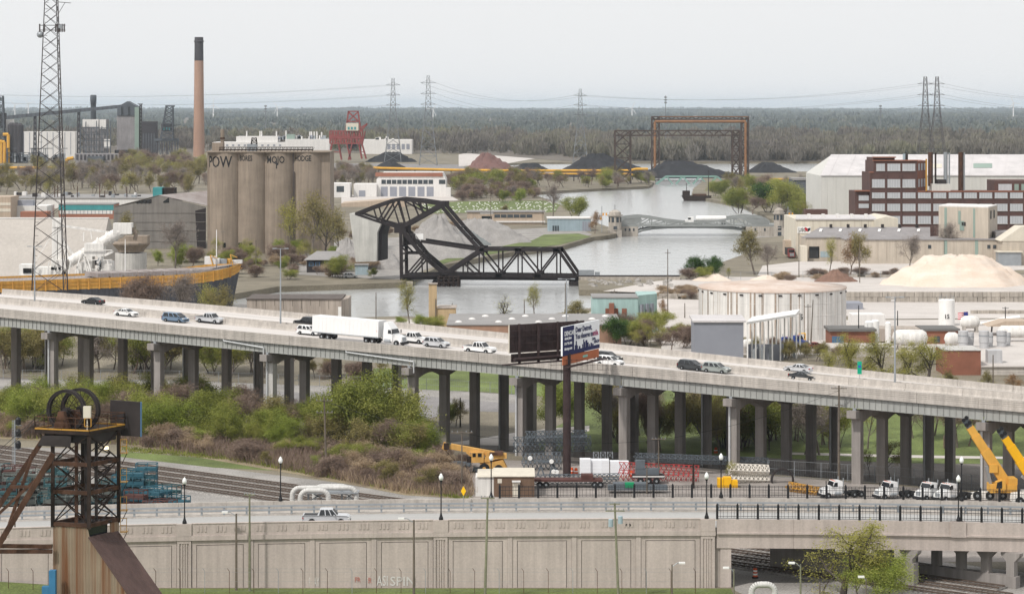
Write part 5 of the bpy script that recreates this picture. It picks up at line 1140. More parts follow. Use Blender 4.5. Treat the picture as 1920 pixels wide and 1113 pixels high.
# dark and low buildings left of the shed
o, *_ = bld('dark_warehouse','dark blue low warehouse left of the big shed',1486,1540,337,1420,20,'steel_blue'); fr(o,1486,1541,334,338,1420,'grey_roof','roof_edge',.5,20); fr(o,1500,1540,368,378,1420,'beige_wall','base')
o, *_ = bld('brick_hut','low brick rooftop hut in front of the big shed',1510,1552,393,985,6,'mill_brick')
# gypsum works in front
Y = 925.0; US = thing('gypsum_works','cream factory hall with company sign beside the river','building',(XP(1590,Y),Y,0))
MB().b2(XP(1492,Y),XP(1640,Y),Y,Y+40,-.5,ZP(411,Y)).build('wall','cream_wall',US)
a, b = V(XP(1491,Y),Y-.4,ZP(412,Y)), V(XP(1642,Y),Y-.4,ZP(412,Y)); c, d = V(XP(1642,Y+25),Y+25,ZP(404.5,Y+25)), V(XP(1493,Y+25),Y+25,ZP(404.5,Y+25))
MB().hexa([a,b,c,d],[p+V(0,0,.4) for p in (a,b,c,d)]).build('roof','metal_roof',US)
MB().prism([V(XP(1638,Y),Y-1,-.5),V(XP(1638,Y),Y-1,ZP(412,Y)),V(XP(1660,Y),Y-1,ZP(406,Y)),V(XP(1683,Y),Y-1,ZP(409,Y)),V(XP(1683,Y),Y-1,-.5)],V(0,30,0)).build('gable_hall','cream_wall',US)
fr(US,1495,1520,425,437,Y,'white_paint','sign_panel',.25,.1)
text('USG', 1.95, 'black_iron', US, V(XP(1497,Y),Y-.3,ZP(434,Y)), th=.03, name='sign_lettering', bold=.03, sx=.8)
mat('logo_red', (0.42,0.02,0.03), var=0.05)
for pts, mm in (([(1509,425.5),(1514,428),(1514,434),(1509,431.5)],'logo_red'),([(1514.3,428),(1519,427),(1519,431),(1514.3,434.3)],'black_iron')): MB().prism([V(XP(x,Y),Y-.34,ZP(y,Y)) for x,y in pts],(0,.03,0)).build('logo',mm,US)
for k in range(5): px = 1520+k*27; MB().b2(XP(px,Y),XP(px+5,Y),Y+8,Y+11,ZP(410,Y),ZP(403,Y)).build('roof_vent','white_wall',US)
for k in range(9): fr(US,1524+k*13,1524.6+k*13,413,440,Y,'beige_wall','wall_seam',.1,.08)
Y = 905.0; o = thing('gypsum_shed','low beige shed with grey slate roof in front of the cream hall','building',(XP(1600,Y),Y,0))
MB().b2(XP(1512,Y),XP(1742,Y),Y,Y+25,-.5,ZP(446,Y)).build('wall','beige_wall',o)
a, b = V(XP(1503,Y),Y-.4,ZP(446,Y)), V(XP(1744,Y),Y-.4,ZP(446,Y)); c, d = V(XP(1744,Y+14),Y+14,ZP(427,Y+14)), V(XP(1538,Y+14),Y+14,ZP(427,Y+14))
MB().hexa([a,b,c,d],[p+V(0,0,.3) for p in (a,b,c,d)]).build('roof','slate_roof',o)
for k in range(6): t = (k+.6)/6.4; p = d.lerp(c,t); MB().box(p+V(0,-1,.8),(1.0,1.0,1.2)).build('ridge_vent','dark_steel',o)
for k in range(6): t = (k+.4)/6; p = a.lerp(b,t).lerp(d.lerp(c,t),.6)+V(0,0,.4); MB().hexa([p+V(-.8,-1,-.3),p+V(.2,-1,-.3),p+V(.8,1,.5),p+V(-.2,1,.5)],[p+V(-.8,-1.1,-.1),p+V(.2,-1.1,-.1),p+V(.8,.9,.7),p+V(-.2,.9,.7)]).build('skylight','white_paint',o)
fr(o,1517,1536,462,484,Y,'black_glass','loading_door'); fr(o,1538,1556,471,482,Y,'metal_blue','door')
for k in range(13): fr(o,1516+k*18,1516.8+k*18,447,486,Y,'beige_wall','wall_seam',.12,.1)
MB().b2(XP(1500,Y),XP(1512,Y),Y-3,Y+6,-.5,ZP(461,Y)).build('lean_to','cream_wall',o)
Y = 890.0; o, x0, x1, Y, z1 = bld('beige_plant','long beige plant wall with small windows beside the salt pile',1586,2000,450,Y,20,'beige_wall')
MB().b2(x0-.3,x1,Y-.4,Y+20,z1,z1+.35).build('roof','slate_roof',o)
for px in (1740,1851,1862,1890,1905): fr(o,px,px+6,459,466,Y,'window_glass','window')
for px, mm in ((1770,'green_clad'),(1828,'green_clad'),(1895,'dark_steel')): fr(o,px,px+6,449,478,Y,mm,'stripe')
for k in range(22): fr(o,1590+k*18,1590.7+k*18,451,487,Y,'beige_wall','wall_seam',.12,.1)
Y = 900.0; o = thing('tan_block','tall beige block with green stripes rising over the plant','building',(XP(1810,Y),Y,0)); P = [(XP(1760,905),905),(XP(1853,893),893),(XP(1870,912),912),(XP(1778,924),924)]
MB().hexa([(x,y,-.5) for x,y in P],[(x,y,ZP(388,Y)) for x,y in P]).build('wall','beige_wall',o); MB().hexa([(x,y,ZP(388,Y)+.01) for x,y in P],[(x,y,ZP(386,Y)) for x,y in P]).build('roof','white_wall',o)
u_ = (V(*P[1],0)-V(*P[0],0)); nn_ = V(u_.y,-u_.x,0).normalized()*.12
for f0, f1, y0, y1, mm in ((.12,.17,390,444,'green_clad'),(.40,.45,395,420,'green_clad'),(.43,.52,414,432,'green_clad'),(.70,.74,390,444,'green_clad'),(.47,.55,416,423,'dark_steel')):
    a = V(*P[0],0)+u_*f0+nn_; b = V(*P[0],0)+u_*f1+nn_; zb, zt_ = ZP(y1,Y), ZP(y0,Y); MB().hexa([(a.x,a.y,zb),(b.x,b.y,zb),(b.x,b.y+.2,zb),(a.x,a.y+.2,zb)],[(a.x,a.y,zt_),(b.x,b.y,zt_),(b.x,b.y+.2,zt_),(a.x,a.y+.2,zt_)]).build('stripe',mm,o)
for t in (.25,.6): q = V(*P[1],0).lerp(V(*P[2],0),t)+V(.1,-.1,0); MB().box(V(q.x,q.y,ZP(402,Y)),(.3,1.1,3)).build('window','window_glass',o)
o, *_ = bld('slate_annex','grey roofed annex right of the tan block',1868,1990,435,895,15,'slate_roof')
o = thing('cream_tent','cream pitched roof canopy beside the plant','building',(XP(1900,880),880,0)); Y = 880; g = lambda x,y,d=0: V(XP(x,Y+d),Y+d,ZP(y,Y+d)); MB().prism([g(1876,452),g(1915,425),g(1960,425),g(1960,452)],(0,12,0)).build('roof','cream_wall',o); MB().b2(XP(1880,Y),XP(1960,Y),Y+.2,Y+11,-.4,ZP(452,Y)).build('wall','beige_wall',o)
o, *_ = bld('small_hut','small grey hut in front of the beige plant',1872,1915,473,878,5,'galvanised'); MB().b2(XP(1870,878),XP(1917,878),877.5,883.5,ZP(473,878),ZP(471,878)).build('roof','cream_wall',o)
o, *_ = bld('brick_utility','small brick utility building by the gypsum works',1472,1492,451,940,8,'tan_wall')
# red lorry by the works, blue tent
q = G(1484,484,0); o = thing('lorry','red lorry cab parked beside the gypsum works','truck',q); MB().b2(q.x-1.2,q.x+1.2,q.y,q.y+2.5,.6,3.4).b2(q.x-1.1,q.x+1.1,q.y-1.6,q.y,.6,2.1).build('cab','crane_red',o); MB().b2(q.x-1.3,q.x+1.3,q.y+2.6,q.y+11,.9,3.5).build('trailer','dark_steel',o); MB().b2(q.x-1.05,q.x+1.05,q.y-.05,q.y-.01,2.2,3.2).build('windscreen','black_glass',o); MB().b2(q.x-.8,q.x+.8,q.y-1.66,q.y-1.61,.9,2.0).build('grille','galvanised',o)
mat('tent_blue',(0.03,0.22,0.45),var=0.05)
for px, py, lab in ((1766,477,'small blue canopy beside the salt pile'),(1590,478,'blue round lid by the beige plant')): q = G(px,py+10,0); o = tag(MB().lathe([(2.6,1.8),(2.5,2.3),(1.6,3.2),(.1,3.6)],(q.x,q.y,0),12,close=True).tube((q.x,q.y,-.1),(q.x,q.y,2),.3).build('canopy','tent_blue'),lab,'canopy')
# ---------------------------------------------------------------- salt yard and lots
def blockwall(lab, px0, px1, py, hh, n, m='stone'):
    P, Q = G(px0,py,0), G(px1,py,0); o = thing('block_wall',lab,'wall',(P+Q)/2); ang = math.atan2(Q.y-P.y,Q.x-P.x); L_ = (Q-P).length/n; rg = random.Random(px0)
    for k in range(n):
        for j in range(2 if hh > 1.3 else 1):
            if rg.random() < .06: continue
            c = P.lerp(Q,(k+.5+.0*j)/n); h_ = hh/2 if hh > 1.3 else hh; MB().box(c+V(rg.gauss(0,.05),rg.gauss(0,.12),h_*(j+.5)),(L_*.97,1.0,h_*.97),ang+rg.gauss(0,.02)).build('concrete_block',m,o)
blockwall('long weathered block wall below the salt yard',1586,1960,566,3.0,44); blockwall('low block wall beside the river inlet',1228,1312,560,1.5,12); blockwall('block kerb in front of the lower lot',1500,1960,520,0.9,30); blockwall('short row of grey blocks behind tank fifteen',1820,1960,588,1.0,12)
# chain-link fences
def fence(lab, pts, hh, step, z=None, m='galvanised', mesh=True):
    P = [G(x,y,z) for x,y in pts]; o = thing('chain_fence',lab,'fence',P[0])
    r = MB()
    for a, b in zip(P[:-1],P[1:]):
        L_ = (b-a).length; n = max(1,int(L_/step))
        for k in range(n+1):
            q = a.lerp(b,k/n); q.z = hgt(q.x,q.y) if z is None else z; MB().tube(q-V(0,0,.2),q+V(0,0,hh),.05,n=5).build('post',m,o)
            if k < n:
                q2 = a.lerp(b,(k+1)/n); q2.z = hgt(q2.x,q2.y) if z is None else z
                for zz in (hh-.03,hh*.5,.1): r.bar(q+V(0,0,zz),q2+V(0,0,zz),.035)
                if mesh:
                    for t in np.arange(.06,1,.09): r.bar(q.lerp(q2,t)+V(0,0,.1),q.lerp(q2,t)+V(0,0,hh-.05),.014)
    r.build('wire_mesh',m,o,kind='stuff')
fence('chain-link fence beyond the viaduct along the gravel lot',[(-30,712),(300,714),(560,723),(800,731),(1000,742)],2.4,4.5)
fence('chain-link fence behind the salt yard',[(1330,524),(1680,522)],2.5,5.0,0.0)
fence('chain-link fence at the back of the truck yard',[(1440,893),(1640,905),(1960,918)],2.6,4.0)
# pylons of wood, yard lamps beyond the freeway
def upole(name, px, pb, pt, lab, z=0.0, arms=(), r=.16, lean=0.0, m='wood_pole', lamp=None, trans=0, cat='utility pole'):
    P = G(px,pb,z); hh = (pb-pt)*P.y/F; T_ = P+V(lean*hh,0,hh); o = thing(name,lab,cat,P); MB().tube(P-V(0,0,.3),T_,r,r*.65,8).build('pole',m,o)
    for f, w_ in arms:
        q = P.lerp(T_,f); MB().bar(q-V(w_/2,.1,0),q+V(w_/2,-.1,0),.12).build('cross_arm',m,o)
        for sg in (-.45,-.2,.2,.45): MB().tube(q+V(sg*w_,-.1,.05),q+V(sg*w_,-.1,.3),.05,n=5).build('insulator','galvanised',o)
    if lamp:
        q = T_-V(0,0,.3); MB().path([q,q+V(lamp*.6,0,.45),q+V(lamp,0,.5)],.05,5).build('lamp_arm','galvanised',o); MB().box(q+V(lamp*1.12,0,.45),(.7,.35,.2)).build('lamp_head','white_paint',o)
    for k in range(trans):
        q = P.lerp(T_,.80)+V((-.55,.55)[k%2],-.2,.35*k); MB().lathe([(.05,-.45),(.28,-.42),(.28,.4),(.2,.48)],(q.x,q.y,q.z),10,close=True).build('transformer','metal_blue',o)
    return o
for a in ((705,610,548,'wooden pole left of the brick chimney stack'),(752+65,618,560,'wooden pole right of the brick chimney stack'),(848,606,568,'thin pole on the brick boiler house'),(983,598,562,'short pole on the riverside lot'),(1060,600,530,'tall bare pole on the riverside lot'),(1252,590,467,'tall wooden pole beside the river causeway'),(1284,596,568,'short pole before tank five'),(1152,602,543,'wooden pole beside the teal building'),(1162,606,560,'second wooden pole at the teal building'),(1515,650,570,'lamp pole in front of tank five'),(1520,652,562,'leaning wooden pole in front of tank five'),(1610,655,572,'dark yard lamp beside tank five'),(1885,620,575,'twin yard lamp beside tank fifteen'),(1683,612,582,'short dark yard lamp before tank fifteen'),(1612,530,455,'grey pole at the salt yard fence'),(1498,520,430,'tall lattice pole beside the gypsum works'),(480,510,450,'pole on the left river bank beside the ship bow'),(418,480,432,'pole in front of the silos'),(1862,748,665,'dead dark trunk pole at the block wall'),(863,800,745,'black light pole under the viaduct'),(920,425,375,'twin lamp on the meadow behind the gravel pile'),(1018,422,360,'thin pole beside the brick workshop'),(540,486,442,'pole with crossarm at the foot of the silos')):
    upole('utility_pole',a[0],a[1],a[2],a[3],arms=((.94,1.6),) if a[0] in (1152,1162,1515,1252,418,540,1885,920) else (),m='wood_pole' if a[0] not in (863,1610,1683,1885) else 'black_iron',z=None if a[0] == 863 else 0.0,lean=.05 if a[0] == 1520 else 0)
# ---------------------------------------------------------------- buildings just beyond the freeway
mat('tan_block', (0.40,0.345,0.30), var=0.12, scale=0.2, streak=0.35)
mat('yellow_brick', (0.50,0.37,0.22), var=0.10, scale=0.3, streak=0.15)
mat('orange_block', (0.36,0.22,0.155), var=0.12, scale=0.3, streak=0.1)
o, x0, x1, Y, z1 = bld('tan_garage','low tan stained garage behind the freeway beside the river',463,640,562,655,16,'tan_block')
P = [(XP(640,Y),Y),(XP(654,Y+6),Y+6),(XP(654,Y+6),Y+16),(XP(640,Y),Y+16)]; MB().hexa([(x,y,-.5) for x,y in P],[(x,y,z1) for x,y in P]).build('side_wall','tan_block',o)
MB().b2(x0-.2,x1+.1,Y-.2,Y+16,z1,z1+.35).build('roof','stain',o); fr(o,634,640,575,600,Y,'white_paint','door')
for k in range(9): fr(o,480+k*17,480.8+k*17,563,572+rnd.uniform(0,8),Y,'stain','stain_streak',.03,.03)
o, x0, x1, Y, z1 = bld('boiler_house','small yellow brick boiler house with square chimney',804,854,578,628,8,'yellow_brick'); MB().b2(x0,x0+2.0,Y-.3,Y+1.8,-.5,ZP(533,Y)).build('chimney','yellow_brick',o); MB().b2(x0-.2,x0+2.2,Y-.5,Y+2.0,ZP(533,Y),ZP(531,Y)).build('chimney_cap','tan_block',o)
fr(o,842,846,588,596,Y,'window_glass','window'); fr(o,849,853,589,597,Y,'dark_steel','window'); MB().b2(x0+2.1,x1+.2,Y-.2,Y+8,z1,z1+.25).build('roof','tan_block',o)
o = thing('flat_warehouse','wide grey flat roof warehouse with orange block wall','building',(XP(1000,600),600,0)); Y = 585; zr = ZP(610,Y)
MB().b2(XP(838,Y),XP(1165,Y),Y,Y+30,-.5,zr).build('wall','orange_block',o); MB().b2(XP(837,Y),XP(1166,Y),Y-.2,Y+30,zr,zr+.3).build('roof','grey_roof',o)
for k in range(12): px = 860+k*25; yy = Y+6+(k%3)*8; MB().lathe([(.9,0),(.7,.25),(.2,.4)],(XP(px,yy),yy,zr+.3),8,close=True).build('roof_light','white_wall',o)
o = thing('teal_building','old pale teal painted building by the river','building',(XP(1170,610),610,0)); Y = 612
MB().b2(XP(1112,Y),XP(1198,Y),Y+4,Y+16,-.5,ZP(561,Y)).build('wall','pale_teal',o)
P = [(XP(1198,Y),Y+4),(XP(1232,Y+10),Y+10),(XP(1232,Y+10),Y+18),(XP(1198,Y),Y+18)]; MB().hexa([(x,y,-.5) for x,y in P],[(x,y,ZP(556,Y)) for x,y in P]).build('end_wall','pale_teal',o)
MB().b2(XP(1111,Y),XP(1199,Y),Y+3.8,Y+16,ZP(561,Y),ZP(559,Y)).build('roof','grey_roof',o)
for x in (1135,1150,1166): fr(o,x,x+9,578,592,Y+4,'mill_brick_red','brick_infill')
for t in (.12,.4,.65): a = V(*P[0],0).lerp(V(*P[1],0),t); MB().box(V(a.x+.4,a.y,ZP(586,Y)),(1.1,.5,3.4),math.atan2(6,4)).build('door','door_grey',o)
MB().b2(XP(1143,Y),XP(1152,Y),Y+2,Y+4,0,ZP(570,Y)).build('chimney','mill_brick_red',o)
# ---------------------------------------------------------------- tank farm
mat('tank_white', (0.70,0.68,0.65), var=0.07, scale=0.25, streak=0.22)
mat('tank_streak', (0.36,0.29,0.235), var=0.25, scale=0.3, streak=0.4)
mat('tank_roof', (0.52,0.38,0.30), var=0.15, scale=0.2, col2=(0.62,0.55,0.50))
Y = 597.0; o = thing('storage_tank','huge white rust-streaked storage tank marked five','tank',(XP(1448,Y),Y+17,0)); rr = 137/F*Y*1.0; c = (XP(1448,Y+rr),Y+rr,0); zt_ = ZP(547,Y); rr = 137.5*(Y+rr)/F
MB().lathe([(rr,-.5),(rr,zt_)],c,72,close=True).build('shell','tank_white',o,auto=True); MB().lathe([(rr+.15,zt_-.3),(rr+.15,zt_+.15),(rr*.5,zt_+1.0),(.1,zt_+1.3)],c,72).build('roof','tank_roof',o,smooth=True)
rg = random.Random(2)
for k in range(40):
    a = -math.pi/2+(k-20)*.085+rg.gauss(0,.035); da = rg.choice((.002,.003,.006,.012)); z0 = rg.uniform(0,zt_*.5) if rg.random() < .5 else 0.0
    v = [];
    for aa in (a-da,a+da):
        for z in (z0,zt_-.31): v.append((c[0]+math.cos(aa)*(rr+.02),c[1]+math.sin(aa)*(rr+.02),z))
    MB().add(v,[(0,2,3,1)]).build('rust_streak','tank_streak',o)
for z in (zt_*.25,zt_*.5,zt_*.75): MB().lathe([(rr+.01,z-.05),(rr+.05,z),(rr+.01,z+.05)],c,72).build('weld_ring','tank_white',o)
def wr5(x,y): a = -math.pi/2+math.asin((XP(1499,Y)-c[0])/rr)+x/rr; return V(c[0]+math.cos(a)*(rr+.06),c[1]+math.sin(a)*(rr+.06),ZP(599,Y)+y)
text('5',1.9,'black_iron',o,V(0,0,0),wrap=wr5,bold=.04)
for k in range(12): a = -math.pi+k*math.pi/12; MB().box((c[0]+math.cos(a)*(rr+.1),c[1]+math.sin(a)*(rr+.1),zt_-.9),(.2,.9,.35),a).build('vent','dark_steel',o)
Y = 637.0; o = thing('storage_tank','tall white cylindrical tank marked fifteen','tank',(XP(1777,Y),Y,0)); c = (XP(1777.5,Y),Y+2.1,0); MB().lathe([(2.1,-.5),(2.1,ZP(563,Y)),(1.9,ZP(562,Y))],c,28,close=True).build('shell','white_paint',o,auto=True)
text('15',1.6,'black_iron',o,V(XP(1770,Y),Y-.12,ZP(597,Y)),name='number',bold=.03,sx=.9); m = MB()
for k in range(9): a = 6.283*k/9; m.tube((c[0]+math.cos(a)*1.9,c[1]+math.sin(a)*1.9,ZP(562,Y)),(c[0]+math.cos(a)*1.9,c[1]+math.sin(a)*1.9,ZP(562,Y)+1.0),.05,n=4)
m.build('top_rail','galvanised',o)
Y = 630; o = thing('flagpole','flagpole flying a striped red white and blue flag','flag',(XP(1815,Y),Y,0)); MB().tube((XP(1815,Y),Y,0),(XP(1815,Y),Y,ZP(580,Y)),.09,n=6).build('pole','white_paint',o)
mat('flag_red',(0.50,0.03,0.05),var=.05); mat('flag_white',(0.78,0.78,0.78),var=.03); mat('flag_blue',(0.03,0.04,0.20),var=.05)
fx = XP(1796,Y), XP(1814.5,Y); fz = ZP(596,Y), ZP(584,Y); hs_ = (fz[1]-fz[0])/7
for k in range(7):
    v = []; n = 8
    for j in range(n+1):
        t = j/n; x = fx[1]+(fx[0]-fx[1])*t; wv = .25*math.sin(t*7); zo = -.35*t; v += [(x,Y+wv,fz[0]+k*hs_+zo),(x,Y+wv,fz[0]+(k+1)*hs_+zo)]
    MB().add(v,[(2*j,2*j+2,2*j+3,2*j+1) for j in range(n)]).build('stripe','flag_red' if k%2 == 0 else 'flag_white',o)
MB().b2(fx[1]-1.05,fx[1],Y-.3,Y-.27,fz[0]+3*hs_-.2,fz[1]-.05).build('canton','flag_blue',o)
def vtank(px,yb,yt,r,lab,m='white_paint',cap=True):
    P = G(px,yb,0); zt_ = ZP(yt,P.y); o = thing('vertical_tank',lab,'tank',P); MB().lathe([(r,-.3),(r,zt_-.3),(r*.6,zt_)],(P.x,P.y,0),20,close=True).build('shell',m,o,auto=True); return o,P,zt_
vtank(1630,652,601,1.15,'tall white tank left of a pair beside tank five'); vtank(1641,652,599,.95,'tall white tank right of a pair beside tank five'); vtank(1665,655,603,.7,'slim white tank standing alone in the tank farm')
def htank(px0,px1,py,r,lab,m='tank_white'):
    P, Q = G(px0,py,0), G(px1,py,0); L_ = Q.x-P.x; c = V((P.x+Q.x)/2,P.y,r+.9); o = thing('horizontal_tank',lab,'tank',V(c.x,c.y,0)); MB().lathe([(.05,-L_/2),(r*.7,-L_/2+r*.25),(r,-L_/2+r*.7),(r,L_/2-r*.7),(r*.7,L_/2-r*.25),(.05,L_/2)],c,18,axis='x').build('shell',m,o,smooth=True)
    for f in (-.3,.3): MB().b2(c.x+f*L_-.3,c.x+f*L_+.3,c.y-r*.8,c.y+r*.8,-.2,c.z-r*.6).build('saddle','concrete',o)
htank(1582,1630,652,1.3,'white horizontal tank beside the pair of tall tanks'); htank(1672,1740,655,1.9,'big white horizontal tank behind the willows'); htank(1660,1700,640,1.2,'white horizontal tank by the slim white tank'); htank(1800,1838,622,1.6,'white horizontal tank beside tank fifteen'); htank(1770,1800,655,1.6,'white horizontal tank left of the grey vessels'); htank(1870,1960,640,1.5,'long white horizontal vessel at the pumping yard'); htank(1390,1418,662,1.2,'pale tanker vessel under the canopy')
mat('vessel_grey',(0.45,0.45,0.46),var=.08,streak=.1)
for px, yb, w_ in ((1806,668,9.5),(1820,666,6),(1845,668,9.5),(1857,665,5),(1878,665,9.5),(1890,662,5)):
    P = G(px,yb,0); r = w_*P.y/F; o = thing('grey_vessel','ribbed grey cooling vessel on the roof terrace behind the brick wall','vessel',P,'grey vessels behind the brick wall'); zt_ = ZP(620+(w_ < 8)*3,P.y); MB().lathe([(r*1.15,-.3),(r*1.1,.5),(r*.9,.6),(r*.9,zt_*.55),(r,zt_*.55),(r,zt_),(r*.85,zt_)],(P.x,P.y,0),18,close=True).build('shell','vessel_grey',o,auto=True); MB().lathe([(r*1.04,zt_*.8),(r*1.06,zt_*.82),(r*1.04,zt_*.84)],(P.x,P.y,0),18).build('rim','galvanised',o)
o = thing('brick_store','dark red brick building end behind the freeway','building',(XP(1810,520),520,0)); Y = 522; MB().b2(XP(1770,Y),XP(1839,Y),Y,Y+10,-5,ZP(657,Y)).build('wall','mill_brick_red',o); MB().b2(XP(1769,Y),XP(1840,Y),Y-.2,Y+10.2,ZP(657,Y),ZP(656,Y)).build('coping','pale_concrete',o)
mat('block_pale',(0.50,0.46,0.42),var=.06,scale=.3,streak=.12)
o = thing('block_building','pale block building with flat tan roof behind the freeway','building',(XP(1880,520),520,0)); MB().b2(XP(1839.3,Y),XP(1990,Y),Y+.3,Y+45,-5,ZP(688,Y)).build('wall','block_pale',o); MB().b2(XP(1839.3,Y),XP(1990,Y),Y-.1,Y+45,ZP(688,Y),ZP(686,Y)).build('roof','lot_pale',o)
MB().b2(XP(1863,Y),XP(1890,Y),Y+6,Y+9,ZP(687,Y),ZP(662,Y)).build('roof_unit','vessel_grey',o)
for yy in (697,707): fr(o,1840,1920,yy,yy+.8,Y+.3,'concrete','joint',.05,.05)
# grey shed and loading canopy
o, x0, x1, Y, z1 = bld('grey_shed','grey metal shed left of the loading canopy',1302,1394,604,545,10,'door_grey'); MB().hexa([(x0-.4,Y-.4,z1),(x1+.6,Y-.4,z1),(x1+.6,Y+10.4,z1+.3),(x0-.4,Y+10.4,z1+.3)],[(x0-.4,Y-.4,z1+.4),(x1+.6,Y-.4,z1+.4),(x1+.6,Y+10.4,z1+.8),(x0-.4,Y+10.4,z1+.8)]).build('roof','metal_roof',o)
o = thing('loading_canopy','long white loading rack canopy on steel posts','canopy',(XP(1440,545),545,0)); zz = ZP(604,545)
a, b = V(XP(1400,540),540,zz), V(XP(1492,556),556,zz+.4)
MB().hexa([a,b,b+V(2,9,0),a+V(2,9,0)],[a+V(0,0,.5),b+V(0,0,.5),b+V(2,9,.9),a+V(2,9,.9)]).build('roof','white_paint',o)
for k in range(7):
    q = a.lerp(b,k/6); 
    for d_ in (V(.2,.3,0),V(2,8.5,0)): MB().bar(V(q.x,q.y,-.3)+V(d_.x,d_.y,0),V(q.x,q.y,q.z)+V(d_.x,d_.y,0),.3).build('post','white_paint',o)
    if k < 6: q2 = a.lerp(b,(k+.5)/6); MB().bar(V(q2.x+1,q2.y+4,0),V(q2.x+1,q2.y+4,3.2),.5).bar(V(q2.x+.4,q2.y+4,2.8),V(q2.x+2,q2.y+4,3.6),.2).build('loading_arm','galvanised',o)
MB().b2(XP(1404,548),XP(1470,552),552.5,553,0,3.6).build('piping_wall','door_grey',o)
o, x0, x1, Y, z1 = bld('pump_house','low brown brick pump house beside tank five',1557,1640,621,575,9,'mill_brick_red'); MB().b2(x0-.4,x1+.4,Y-.6,Y+9.4,z1,z1+.6).build('roof','dark_roof',o); fr(o,1560,1582,630,645,Y,'blue_trim','opening')
o, *_ = bld('office_block','brick office behind the white tanks',1730,1797,619,590,10,'mill_brick_red'); fr(o,1752,1762,630,642,590,'window_glass','window'); fr(o,1728,1800,616,620,590,'dark_roof','roof_edge',.4,10); fr(o,1650,1728,616,640,592,'tan_block','wing',.2,8)
o, *_ = bld('white_store','white store wall behind the pump house',1598,1660,590,640,8,'white_wall'); o, *_ = bld('grey_store','grey store right of tank five',1584,1618,568,690,8,'door_grey')
o, *_ = bld('low_white_wall','low pale terrace wall with pipes in the tank farm',1557,1680,652,560,12,'block_pale')
o = thing('pump_roof','pitched roof shelter at the pumping yard','shelter',(XP(1885,610),610,0)); Y = 610; g = lambda x,y,d=0: V(XP(x,Y+d),Y+d,ZP(y,Y+d)); MB().prism([g(1852,612),g(1885,602),g(1930,602),g(1930,612)],(0,8,0)).build('roof','tan_wall',o)
for x in (1860,1880,1900,1925): MB().bar(g(x,612,1),V(XP(x,Y),Y+1,0),.35).build('post','dark_steel',o)
o = thing('pipe_run','white elevated pipe run above the tank farm','pipeline',(XP(1850,640),640,0)); Y = 640; MB().path([V(XP(x,Y),Y,ZP(y,Y)) for x,y in ((1800,608),(1850,606),(1880,598),(1912,594))],.5,8).build('pipe','white_paint',o)
for x, y in ((1810,608),(1845,606),(1880,598),(1905,595)): MB().bar(V(XP(x,Y),Y,-.2),V(XP(x,Y),Y,ZP(y,Y)),.3).build('support','galvanised',o)
# ---------------------------------------------------------------- salt mine headframe in the foreground
mat('corrugated', (0.31,0.245,0.18), var=0.12, scale=0.3, rough=0.7, streak=0.15)
mat('rust_roof', (0.095,0.058,0.052), var=0.25, scale=0.4, rough=0.75, streak=0.2, stretch=(1,1,.3))
m = MATS['corrugated']; N = m.node_tree.nodes; L = m.node_tree.links; p = N['Principled BSDF']     # rust runs down the sheets
geo = N.new('ShaderNodeNewGeometry'); mp = N.new('ShaderNodeMapping'); mp.inputs['Scale'].default_value = (1,1,.03); n2 = N.new('ShaderNodeTexNoise'); n2.inputs['Scale'].default_value = .9; n2.inputs['Detail'].default_value = 4
L.new(geo.outputs['Position'], mp.inputs[0]); L.new(mp.outputs[0], n2.inputs['Vector']); r2 = N.new('ShaderNodeMapRange'); r2.inputs['From Min'].default_value = .43; r2.inputs['From Max'].default_value = .58; L.new(n2.outputs['Fac'], r2.inputs['Value'])
mxn = N.new('ShaderNodeMix'); mxn.data_type = 'RGBA'; old = p.inputs['Base Color'].links[0].from_socket; L.new(old, mxn.inputs['A']); mxn.inputs['B'].default_value = (.19,.085,.04,1); L.new(r2.outputs[0], mxn.inputs['Factor']); L.new(mxn.outputs['Result'], p.inputs['Base Color'])
HY = 264.0; C_ = V(XP(167,HY),HY,0); Lc = C_+V(-4.15,1.3,0); Rc = C_+V(2.5,4.3,0); Bc = Lc+(Rc-C_)
e1 = (C_-Lc).normalized(); e2 = (Rc-C_).normalized(); lw = (C_-Lc).length; dw = (Rc-C_).length
HF = thing('mine_headframe', 'rusty salt mine headframe with two sheave wheels above corrugated housing', 'headframe', (C_+Bc)/2)
hz_ = lambda py: ZP(py, HY)
def hp(s, d, z): q = Lc+e1*s+e2*d; return V(q.x,q.y,z)
zB, zD, z1_, z2_ = hz_(984), hz_(815), hz_(871), hz_(924)
for s, d in ((0,0),(lw,0),(lw,dw),(0,dw)): MB().bar(hp(s,d,zB-.4),hp(s,d,zD),.38).build('leg','rust_dark',HF)
for z in (z1_,z2_,zB-.05):
    for a, b in (((0,0),(lw,0)),((lw,0),(lw,dw)),((lw,dw),(0,dw)),((0,dw),(0,0))): MB().bar(hp(*a,z),hp(*b,z),.3,.42).build('girt','rust',HF)
for za, zb in ((zB,z2_),(z2_,z1_),(z1_,zD)):
    for a, b in (((0,0),(lw,0)),((lw,0),(lw,dw)),((lw,dw),(0,dw)),((0,dw),(0,0))):
        MB().bar(hp(*a,za),hp(*b,zb),.11).bar(hp(*b,za),hp(*a,zb),.11).build('cross_brace','rust_dark',HF)
for s, d, mm, w_ in ((lw*.52,.8,'rust',.34),(lw*.66,1.6,'dark_steel',.3),(lw*.8,2.4,'dark_steel',.3),(lw*.72,3.0,'rust_dark',.2)): MB().bar(hp(s,d,zB-1),hp(s,d,zD),w_).build('guide_column',mm,HF)
for z in (z1_,z2_,zB): MB().b2(*(lambda q: (q.x-1.0,q.x+1.4,q.y-.6,q.y+.6,z-.08,z+.02))(hp(lw*.75,dw*.65,z))).build('landing_plate','dark_steel',HF)
